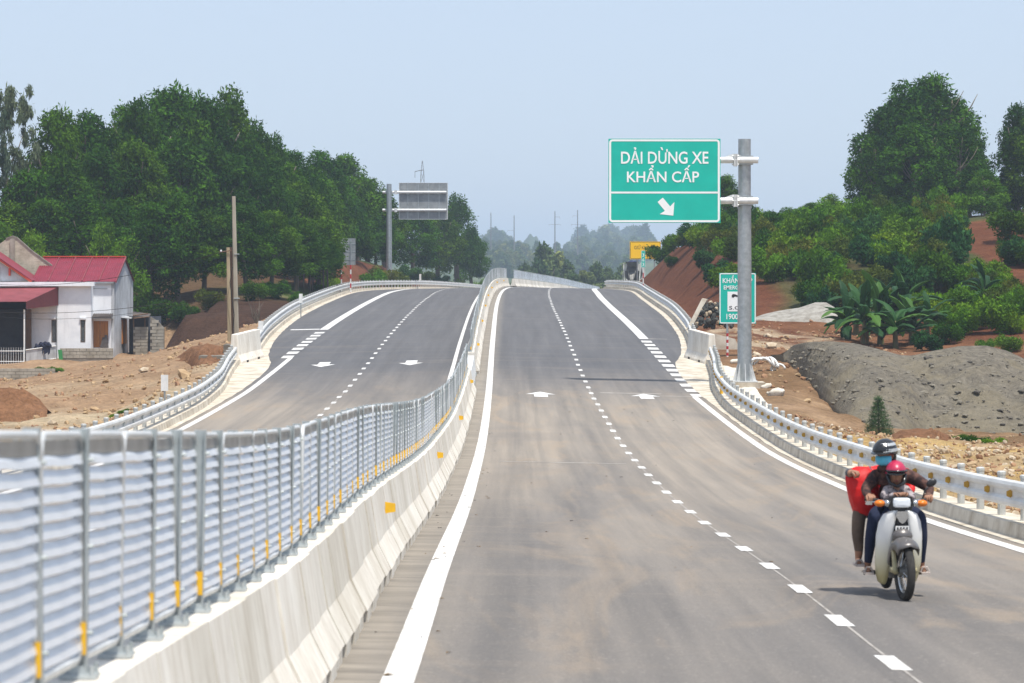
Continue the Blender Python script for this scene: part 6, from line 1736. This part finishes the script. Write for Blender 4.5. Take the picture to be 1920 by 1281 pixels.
def head(parent, c, s, yaw, tilt=0, face=True):
    """head with nose, eyes, mouth and ears; looks along -Y before yaw"""
    rot = Matrix.Rotation(yaw, 3, 'Z') @ Matrix.Rotation(tilt, 3, 'X'); c = Vector(c)
    def warp(v):
        v = v.copy()
        if v.z < -.04 * s / .1 * .5: v.x *= 1 - .30 * min(1, (-v.z / (.115 * s) )) ; v.y *= .96
        if v.y < 0: v.y *= .93
        n_ = max(0, 1 - ((v.x / (.016 * s)) ** 2 + ((v.z + .015 * s) / (.03 * s)) ** 2)) if v.y < 0 else 0
        v.y -= .022 * s * n_; return v
    mb = MB(); mb.ell(c, (.076 * s, .092 * s, .115 * s), 28, 22, rot=rot, warp=warp); h = mb.build('head', M['skin'], parent, smooth=True)
    mb = MB()
    for q in (-1, 1): mb.ell(c + rot @ Vector((q * .077 * s, .012 * s, -.005 * s)), (.012 * s, .02 * s, .03 * s), 8, 6)
    mb.build('ear', M['skin'], h, smooth=True)
    for q in (-1, 1):
        mb = MB(); mb.ell(c + rot @ Vector((q * .030 * s, -.080 * s, .012 * s)), (.014 * s, .008 * s, .008 * s), 8, 6); e_ = mb.build('eye', M['eye_white'], h, smooth=True)
    mb = MB()
    for q in (-1, 1): mb.ell(c + rot @ Vector((q * .030 * s, -.087 * s, .012 * s)), (.007 * s, .004 * s, .007 * s), 8, 6)
    for q in (-1, 1): mb.ell(c + rot @ Vector((q * .030 * s, -.084 * s, .034 * s)), (.020 * s, .006 * s, .004 * s), 8, 5)
    mb.build('brows_and_pupils', M['hair'], h)
    mb = MB(); mb.ell(c + rot @ Vector((0, -.080 * s, -.058 * s)), (.024 * s, .008 * s, .008 * s), 10, 6); mb.build('mouth', M['lip'], h, smooth=True)
    return h, rot


def helmet(parent, c, s, rot, m, stripe=None, low=-.25):
    c = Vector(c); mb = MB(); prof = []
    n, k = 24, 10; vs = []; fs = []
    for sc, zz in ((1.0, 0), (.93, 0)):
        for i in range(k + 1):
            a = R(2) + R(100) * i / k
            for j in range(n):
                q = 2 * math.pi * j / n; x, y, z = math.sin(a) * math.cos(q), math.sin(a) * math.sin(q), math.cos(a)
                lift = .30 * max(0, -y) ** 2 * (i / k) ** 3                     # higher over the face
                vs.append(c + rot @ Vector((x * .118 * s * sc, (y * .142 - .0) * s * sc, (z * .128 + lift * .12) * s * sc)))
    for off in (0, (k + 1) * n):
        for i in range(k):
            for j in range(n): fs.append((off + i * n + j, off + (i + 1) * n + j, off + (i + 1) * n + (j + 1) % n, off + i * n + (j + 1) % n))
    o2 = (k + 1) * n
    for j in range(n): fs.append((k * n + j, o2 + k * n + j, o2 + k * n + (j + 1) % n, k * n + (j + 1) % n))
    fs.append(tuple(range(n)))
    mb.add(vs, fs); h = mb.build('helmet', m, parent, smooth=True)
    mb = MB(); pts_a = [c + rot @ Vector((.118 * s * math.sin(a), -.135 * s * math.cos(a), .012 * s)) for a in [R(-60 + 12 * i) for i in range(11)]]
    pts_b = [c + rot @ Vector((.11 * s * math.sin(a) * 1.05, -.195 * s * math.cos(a), -.004 * s)) for a in [R(-60 + 12 * i) for i in range(11)]]
    mb.sweep([[a, b, b + Vector((0, 0, -.006)), a + Vector((0, 0, -.006))] for a, b in zip(pts_a, pts_b)]); mb.build('peak', M['helmet_black'], h)
    if stripe:
        for a0, a1, t0, t1 in stripe:
            mb = MB(); secs = []
            for i in range(9):
                q = R(a0 + (a1 - a0) * i / 8); row = []
                for sc in (1.012, .97):
                    for th in ((t0, t1) if sc > 1 else (t1, t0)):
                        a = R(th); row.append(c + rot @ Vector((math.sin(a) * math.cos(q) * .118 * s * sc, math.sin(a) * math.sin(q) * .142 * s * sc, math.cos(a) * .128 * s * sc)))
                secs.append(row)
            mb.sweep(secs); mb.build('stripe', M['helmet_grey'], h, smooth=False)
    return h


def hand(parent, wrist, grip, axis, s=1.0, curl=True):
    """palm and five curled fingers closing round a bar through 'grip' along 'axis'"""
    w, g, a = Vector(wrist), Vector(grip), Vector(axis).normalized(); f = (g - w).normalized(); up = a.cross(f).normalized()
    if up.z < 0: up = -up
    mb = MB(); pc = w.lerp(g, .55) + up * .018 * s
    q = Matrix((a, f, up)).transposed(); mb.ell(pc, (.040 * s, .05 * s, .018 * s), 12, 8, rot=q)
    for k, L in enumerate((.9, 1.0, .96, .78)):
        o = a * (-.030 + .020 * k) * s; b = g + o + up * .026 * s - f * .01 * s
        mb.tube([b - f * .03 * s, b + f * .012 * s * L, b + f * .034 * s * L - up * .018 * s, b + f * .03 * s * L - up * .044 * s, b + f * .004 * s - up * .054 * s * L], [.0095 * s, .0098 * s, .0092 * s, .0085 * s, .0065 * s], 7)
    b = pc - a * .036 * s; mb.tube([b - f * .01 * s, b + f * .022 * s - a * .014 * s - up * .01 * s, b + f * .036 * s - a * .006 * s - up * .034 * s, b + f * .03 * s + a * .004 * s - up * .05 * s], [.013 * s, .0115 * s, .0105 * s, .008 * s], 7)
    return mb.build('hand', M['skin'], parent, smooth=True)


def pworld(name, label):
    o = thing(name, label, 'person', BO_, R(1.5)); return o


# driver
dv = pworld('person', 'rider in brown jacket, black striped helmet and blue mask steering the moped')
J = {'pelvis': (0, .16, .84, .135), 'waist': (-.01, .12, .97, .125), 'chest': (-.02, .04, 1.10, (.155, .125)), 'top': (-.03, .0, 1.19, (.10, .085)), 'neck': (-.06, -.02, 1.26, .052), 'nape': (-.085, -.035, 1.31, .05),
     'shR': (-.185, .0, 1.165, .075), 'elR': (-.305, -.06, 1.04, .056), 'wrR': (-.285, -.185, .975, .036), 'haR': (-.27, -.225, .968, .028),
     'shL': (.145, .0, 1.165, .075), 'elL': (.335, -.06, 1.05, .056), 'wrL': (.30, -.185, .98, .036), 'haL': (.278, -.222, .970, .028),
     'hiR': (-.10, .13, .81, .10), 'knR': (-.225, -.17, .80, .074), 'shinR': (-.255, -.10, .55, .062), 'anR': (-.265, .0, .325, .040), 'heelR': (-.27, .02, .27, .034), 'toeR': (-.28, -.12, .245, .026),
     'hiL': (.10, .13, .81, .10), 'knL': (.215, -.17, .79, .074), 'shinL': (.245, -.10, .55, .062), 'anL': (.255, .0, .325, .040), 'heelL': (.26, .02, .27, .034), 'toeL': (.27, -.12, .245, .026)}
B = [('pelvis', 'waist', 1), ('waist', 'chest', 1), ('chest', 'top', 1), ('top', 'neck', 1), ('neck', 'nape', 0), ('top', 'shR', 1), ('shR', 'elR', 1), ('elR', 'wrR', 1), ('wrR', 'haR', 0), ('top', 'shL', 1), ('shL', 'elL', 1), ('elL', 'wrL', 1), ('wrL', 'haL', 0),
     ('pelvis', 'hiR', 2), ('hiR', 'knR', 2), ('knR', 'shinR', 2), ('shinR', 'anR', 2), ('anR', 'heelR', 0), ('heelR', 'toeR', 0), ('pelvis', 'hiL', 2), ('hiL', 'knL', 2), ('knL', 'shinL', 2), ('shinL', 'anL', 2), ('anL', 'heelL', 0), ('heelL', 'toeL', 0)]
body('body', J, B, [M['skin'], M['jacket'], M['jeans']], dv)
HC = (-.105, -.05, 1.385); hd, rt_ = head(dv, HC, .98, R(-38), R(4))
helmet(dv, (HC[0], HC[1] + .005, HC[2] + .022), 1.0, rt_, M['helmet_black'], [(-80, 50, 46, 60), (-62, 60, 74, 88), (110, 200, 60, 74)])
mb = MB(); secs = []
for i in range(9):
    a = R(-72 + 18 * i); q = []
    for z, k in ((-.012, 1.06), (-.045, 1.16), (-.085, 1.08), (-.105, .88)): q.append(Vector(HC) + rt_ @ Vector((.080 * k * math.sin(a), -.094 * k * math.cos(a), z)))
    q += [v + rt_ @ Vector((0, .006, 0)) for v in q[::-1]]; secs.append(q)
mb.sweep(secs); mb.build('face_mask', M['mask'], dv, smooth=True)
mb = MB(); mb.ell(Vector(HC) + rt_ @ Vector((0, .055, -.03)), (.085, .065, .10), 12, 8); mb.build('hair', M['hair'], dv, smooth=True)
mb = MB(); mb.tube([Vector((-.165, -.055, 1.235)), Vector((-.12, -.10, 1.25)), Vector((-.03, -.11, 1.245)), Vector((.05, -.06, 1.235))], .036, 8); mb.build('collar', M['jacket'], dv, smooth=True)
hand(dv, (-.285, -.19, .975), (-.268, -.242, .957), (1, .5, 0), 1.05); hand(dv, (.30, -.19, .98), (.272, -.242, .957), (-1, .5, 0), 1.05)
for s in (-1, 1):
    mb = MB(); c = Vector((s * .275, -.06, .235)); mb.box(c + Vector((0, 0, -.008)), (.085, .24, .02)); mb.tube([c + Vector((-.045, -.05, 0)), c + Vector((-.02, -.055, .05)), c + Vector((.02, -.055, .05)), c + Vector((.045, -.05, 0))], .010, 6); mb.build('sandal', M['sandal'], dv)

# child in front
ch = pworld('person', 'small child in pink helmet and patterned shirt sitting in front of the rider')
J = {'pelvis': (.0, -.04, .84, .095), 'chest': (.0, -.09, .98, (.10, .085)), 'top': (0, -.10, 1.05, (.07, .06)), 'neck': (-.005, -.11, 1.10, .036), 'shR': (-.10, -.10, 1.035, .046), 'elR': (-.15, -.19, .96, .036), 'wrR': (-.05, -.28, 1.0, .026), 'haR': (-.015, -.30, 1.005, .020),
     'shL': (.10, -.10, 1.035, .046), 'elL': (.15, -.19, .96, .036), 'wrL': (.07, -.28, 1.0, .026), 'haL': (.035, -.30, 1.01, .020), 'hiR': (-.07, -.06, .82, .06), 'knR': (-.13, -.22, .78, .05), 'anR': (-.14, -.2, .52, .035), 'hiL': (.07, -.06, .82, .06), 'knL': (.13, -.22, .78, .05), 'anL': (.14, -.2, .52, .035)}
B = [('pelvis', 'chest', 1), ('chest', 'top', 1), ('top', 'neck', 0), ('top', 'shR', 1), ('shR', 'elR', 1), ('elR', 'wrR', 1), ('wrR', 'haR', 0), ('top', 'shL', 1), ('shL', 'elL', 1), ('elL', 'wrL', 1), ('wrL', 'haL', 0), ('pelvis', 'hiR', 2), ('hiR', 'knR', 2), ('knR', 'anR', 2), ('pelvis', 'hiL', 2), ('hiL', 'knL', 2), ('knL', 'anL', 2)]
body('body', J, B, [M['skin'], M['print_shirt'], M['jeans']], ch)
CC = (-.012, -.135, 1.185); hd, rt_ = head(ch, CC, .84, R(-6), R(6)); helmet(ch, (CC[0], CC[1] + .020, CC[2] + .030), .87, rt_, M['pink'])
mb = MB(); mb.tube([Vector((CC[0] + .104 * math.sin(a), CC[1] + .012 - .128 * math.cos(a), CC[2] + .040)) for a in [R(-80 + 20 * i) for i in range(9)]], .011, 8); mb.build('helmet_rim', M['helmet_black'], ch, smooth=True)
mb = MB(); mb.tube([Vector(CC) + Vector((-.088, -.02, .01)), Vector(CC) + Vector((-.07, -.055, -.075)), Vector(CC) + Vector((0, -.075, -.108)), Vector(CC) + Vector((.07, -.055, -.075)), Vector(CC) + Vector((.088, -.02, .01))], .018, 8); mb.build('chin_guard', M['helmet_black'], ch, smooth=True)
hand(ch, (-.05, -.285, 1.0), (.0, -.33, 1.0), (1, .9, 0), .72); hand(ch, (.07, -.285, 1.0), (.03, -.335, 1.005), (-1, .9, 0), .72)

# passenger, mostly hidden behind the rider, holding the red bag
ps = pworld('person', 'passenger hidden behind the rider, only brown trouser leg and one hand showing')
J = {'pelvis': (-.04, .50, .84, .13), 'waist': (-.03, .48, .98, .12), 'chest': (-.01, .44, 1.10, (.14, .12)), 'top': (0, .42, 1.19, (.10, .085)), 'neck': (.0, .42, 1.27, .05), 'nape': (.0, .42, 1.31, .05), 'shR': (-.17, .42, 1.165, .07), 'elR': (-.40, .36, 1.17, .052), 'wrR': (-.43, .08, 1.19, .045), 'haR': (-.415, .04, 1.185, .030),
     'shL': (.16, .42, 1.165, .07), 'elL': (.22, .34, 1.0, .05), 'wrL': (.14, .24, .98, .035), 'hiR': (-.12, .46, .82, .10), 'knR': (-.33, .16, .80, .078), 'shinR': (-.345, .15, .58, .066), 'anR': (-.33, .16, .42, .046), 'heelR': (-.335, .18, .33, .034), 'toeR': (-.345, .03, .305, .026),
     'hiL': (.08, .46, .82, .10), 'knL': (.26, .2, .78, .075), 'anL': (.26, .22, .40, .045), 'toeL': (.27, .1, .31, .027)}
B = [('pelvis', 'waist', 1), ('waist', 'chest', 1), ('chest', 'top', 1), ('top', 'neck', 0), ('neck', 'nape', 0), ('top', 'shR', 1), ('shR', 'elR', 3), ('elR', 'wrR', 3), ('wrR', 'haR', 0), ('top', 'shL', 1), ('shL', 'elL', 1), ('elL', 'wrL', 1), ('pelvis', 'hiR', 2), ('hiR', 'knR', 2), ('knR', 'shinR', 2), ('shinR', 'anR', 2), ('anR', 'heelR', 0), ('heelR', 'toeR', 0), ('pelvis', 'hiL', 2), ('hiL', 'knL', 2), ('knL', 'anL', 2), ('anL', 'toeL', 0)]
body('body', J, B, [M['skin'], M['red_bag'], M['brown_cloth'], M['grey_cloth']], ps)
hd, rt_ = head(ps, (-.01, .40, 1.36), .94, R(10)); mb = MB(); mb.ell((-.01, .43, 1.385), (.086, .095, .10), 14, 10); mb.build('hair', M['hair'], ps, smooth=True)
hand(ps, (-.42, .07, 1.19), (-.375, .02, 1.175), (.5, .8, 0), 1.0)
mb = MB(); c = Vector((-.345, .09, .29)); mb.box(c, (.085, .24, .02)); mb.tube([c + Vector((-.045, -.05, 0)), c + Vector((-.02, -.055, .05)), c + Vector((.02, -.055, .05)), c + Vector((.045, -.05, 0))], .010, 6); mb.build('sandal', M['sandal'], ps)
mb = MB(); secs = []
for z, x0, x1, y0, y1 in ((.775, -.33, -.16, .12, .30), (.80, -.375, -.13, .08, .34), (.90, -.415, -.12, .05, .37), (1.02, -.445, -.13, .05, .37), (1.12, -.462, -.15, .07, .35), (1.18, -.45, -.17, .10, .31), (1.215, -.40, -.20, .14, .26), (1.235, -.36, -.22, .17, .23)):
    q = []
    for k in range(18):
        a = 2 * math.pi * k / 18; cr = 1 + .07 * math.sin(a * 5 + z * 14) + .05 * math.sin(a * 8 + z * 37)
        q.append(Vector(((x0 + x1) / 2 + (x1 - x0) / 2 * cr * math.copysign(abs(math.cos(a)) ** .7, math.cos(a)), (y0 + y1) / 2 + (y1 - y0) / 2 * cr * math.copysign(abs(math.sin(a)) ** .7, math.sin(a)), z + .012 * math.sin(a * 3 + z * 20))))
    secs.append(q)
mb.sweep(secs); o = mb.build('bag', M['red_bag'], None, smooth=True); o.location = BO_; o.rotation_euler = (0, 0, R(1.5)); tag(o, 'bulging bright red bag carried at the left side of the moped', 'bag')

# ------------------------------------------------------------------ concrete mixer truck seen from behind
D = 372.0; p = P(1186, 545, D); gz = zr(D) - .1
tk = thing('mixer_truck', 'dusty concrete mixer truck seen from behind at the right bend below the yellow board', 'truck', (p.x, D, gz), R(-6))
M['truck_white'] = mat('truck_white', (.70, .69, .66), (.40, .38, .34), 1.5, .5)
M['truck_dark'] = mat('truck_dark', (.07, .068, .07), (.11, .10, .09), 2, .7)
M['truck_blue'] = mat('truck_blue', (.03, .04, .12), None, 2, .6)
mb = MB(); mb.box((0, 3.6, .95), (.9, 7.2, .28)); mb.build('chassis', M['truck_dark'], tk)
mb = MB(); q = Matrix.Rotation(R(-78), 3, 'X'); mb.lathe([(.55, -.2), (.85, .4), (1.12, 1.4), (1.15, 2.6), (.95, 3.8), (.6, 4.4)], (0, .5, 2.75), 20, rot=Matrix.Rotation(R(-102), 3, 'X')); mb.build('drum', M['truck_dark'], tk, smooth=True)
mb = MB(); mb.lathe([(.5, 0), (.8, .55), (.86, .62), (.78, .62), (.45, .08)], (0, .1, 3.0), 16); mb.build('hopper', M['truck_dark'], tk)
mb = MB(); mb.sweep([[Vector((x * w, y, z + dz)) for x, dz in ((-1, .3), (-.6, 0), (.6, 0), (1, .3), (.9, .3), (.55, .06), (-.55, .06), (-.9, .3))] for y, z, w in ((.1, 2.3, .5), (-.35, 1.8, .4), (-.6, 1.35, .34))]); mb.build('chute', M['engine'], tk)
for s in (-1, 1):
    mb = MB(); mb.prism([(s * 1.0, .2, 3.5), (s * 1.12, .2, 3.4), (s * 1.0, .0, 1.2), (s * .85, .0, 1.2)], (0, .15, 0)); mb.build('rear_strut', M['truck_white'], tk)
    mb = MB(); mb.prism([(s * .62, .3, 3.45), (s * .95, .3, 3.3), (s * .9, .25, 2.5), (s * .75, .25, 2.5)], (0, .1, 0)); mb.build('guard_plate', M['truck_white'], tk)
    mb = MB(); mb.box((s * 1.0, -.02, .95), (.35, .06, .2)); mb.build('tail_lamp', M['red_paint'], tk)
    mb = MB(); mb.box((s * .98, .9, 1.12), (.5, 2.6, .06)); mb.build('mudguard', M['truck_dark'], tk)
    for y in (.6, 1.9, 6.0):
        mb = MB(); mb.lathe([(.3, -.14), (.5, -.16), (.52, -.1), (.52, .1), (.5, .16), (.3, .14)], (s * .95, y, .52), 18, rot=Matrix.Rotation(R(90), 3, 'Y')); w = mb.build('wheel', M['rubber'], tk)
mb = MB(); mb.box((0, 7.0, 1.9), (2.35, 1.8, 1.9)); mb.build('cab', M['truck_white'], tk)
mb = MB(); mb.ell((0, .5, 3.62), (.55, .5, .16), 14, 6); mb.build('hopper_cover', M['truck_blue'], tk, smooth=True)
mb = MB(); mb.box((-1.2, .6, 1.7), (.06, .5, 1.3)); mb.build('ladder', M['truck_white'], tk)
mb = MB(); mb.box((0, -.1, .75), (1.9, .1, .3)); mb.build('rear_bumper', M['truck_dark'], tk)

# fallen leaves and crumbs on the carriageway
rr = random.Random(6); mb = MB()
for k in range(140):
    y = rr.uniform(17, 110); u = rr.choice([rr.uniform(-1.15, -.4), rr.uniform(-1.0, 6.8)]); c = road(u, y, .012); r = .008 + .022 * rr.random() ** 2; a = rr.uniform(0, 6)
    mb.add([c + Vector((r * math.cos(a + q) * (1.8 if q in (0, math.pi) else 1), r * math.sin(a + q), .01 * (i % 2))) for i, q in enumerate((0, math.pi / 2, math.pi, 3 * math.pi / 2))], [(0, 1, 2, 3)], k % 2)
o = mb.build('road_litter', [M['dry_leaf'], M['dark']], None, fix=False); o['kind'] = 'stuff'; o['label'] = 'dry leaves and crumbs scattered on the carriageway'

# ------------------------------------------------------------------ haze
me = bpy.data.meshes.new('haze'); bm = bmesh.new(); bmesh.ops.create_cube(bm, size=1); bm.to_mesh(me); bm.free()
hz = link('haze', me, None, (0, 2985, 30), None, (6400, 6050, 110)); hz['kind'] = 'stuff'; hz['label'] = 'thin pale haze in the air'
hm = bpy.data.materials.new('haze'); hm.use_nodes = True; ht = hm.node_tree; ht.nodes.clear()
ho = ht.nodes.new('ShaderNodeOutputMaterial'); hv = ht.nodes.new('ShaderNodeVolumePrincipled'); ht.links.new(hv.outputs[0], ho.inputs['Volume'])
hv.inputs['Color'].default_value = (*HAZE_COLOR, 1); hv.inputs['Density'].default_value = HAZE_DENSITY; hv.inputs['Anisotropy'].default_value = .0
me.materials.append(hm)
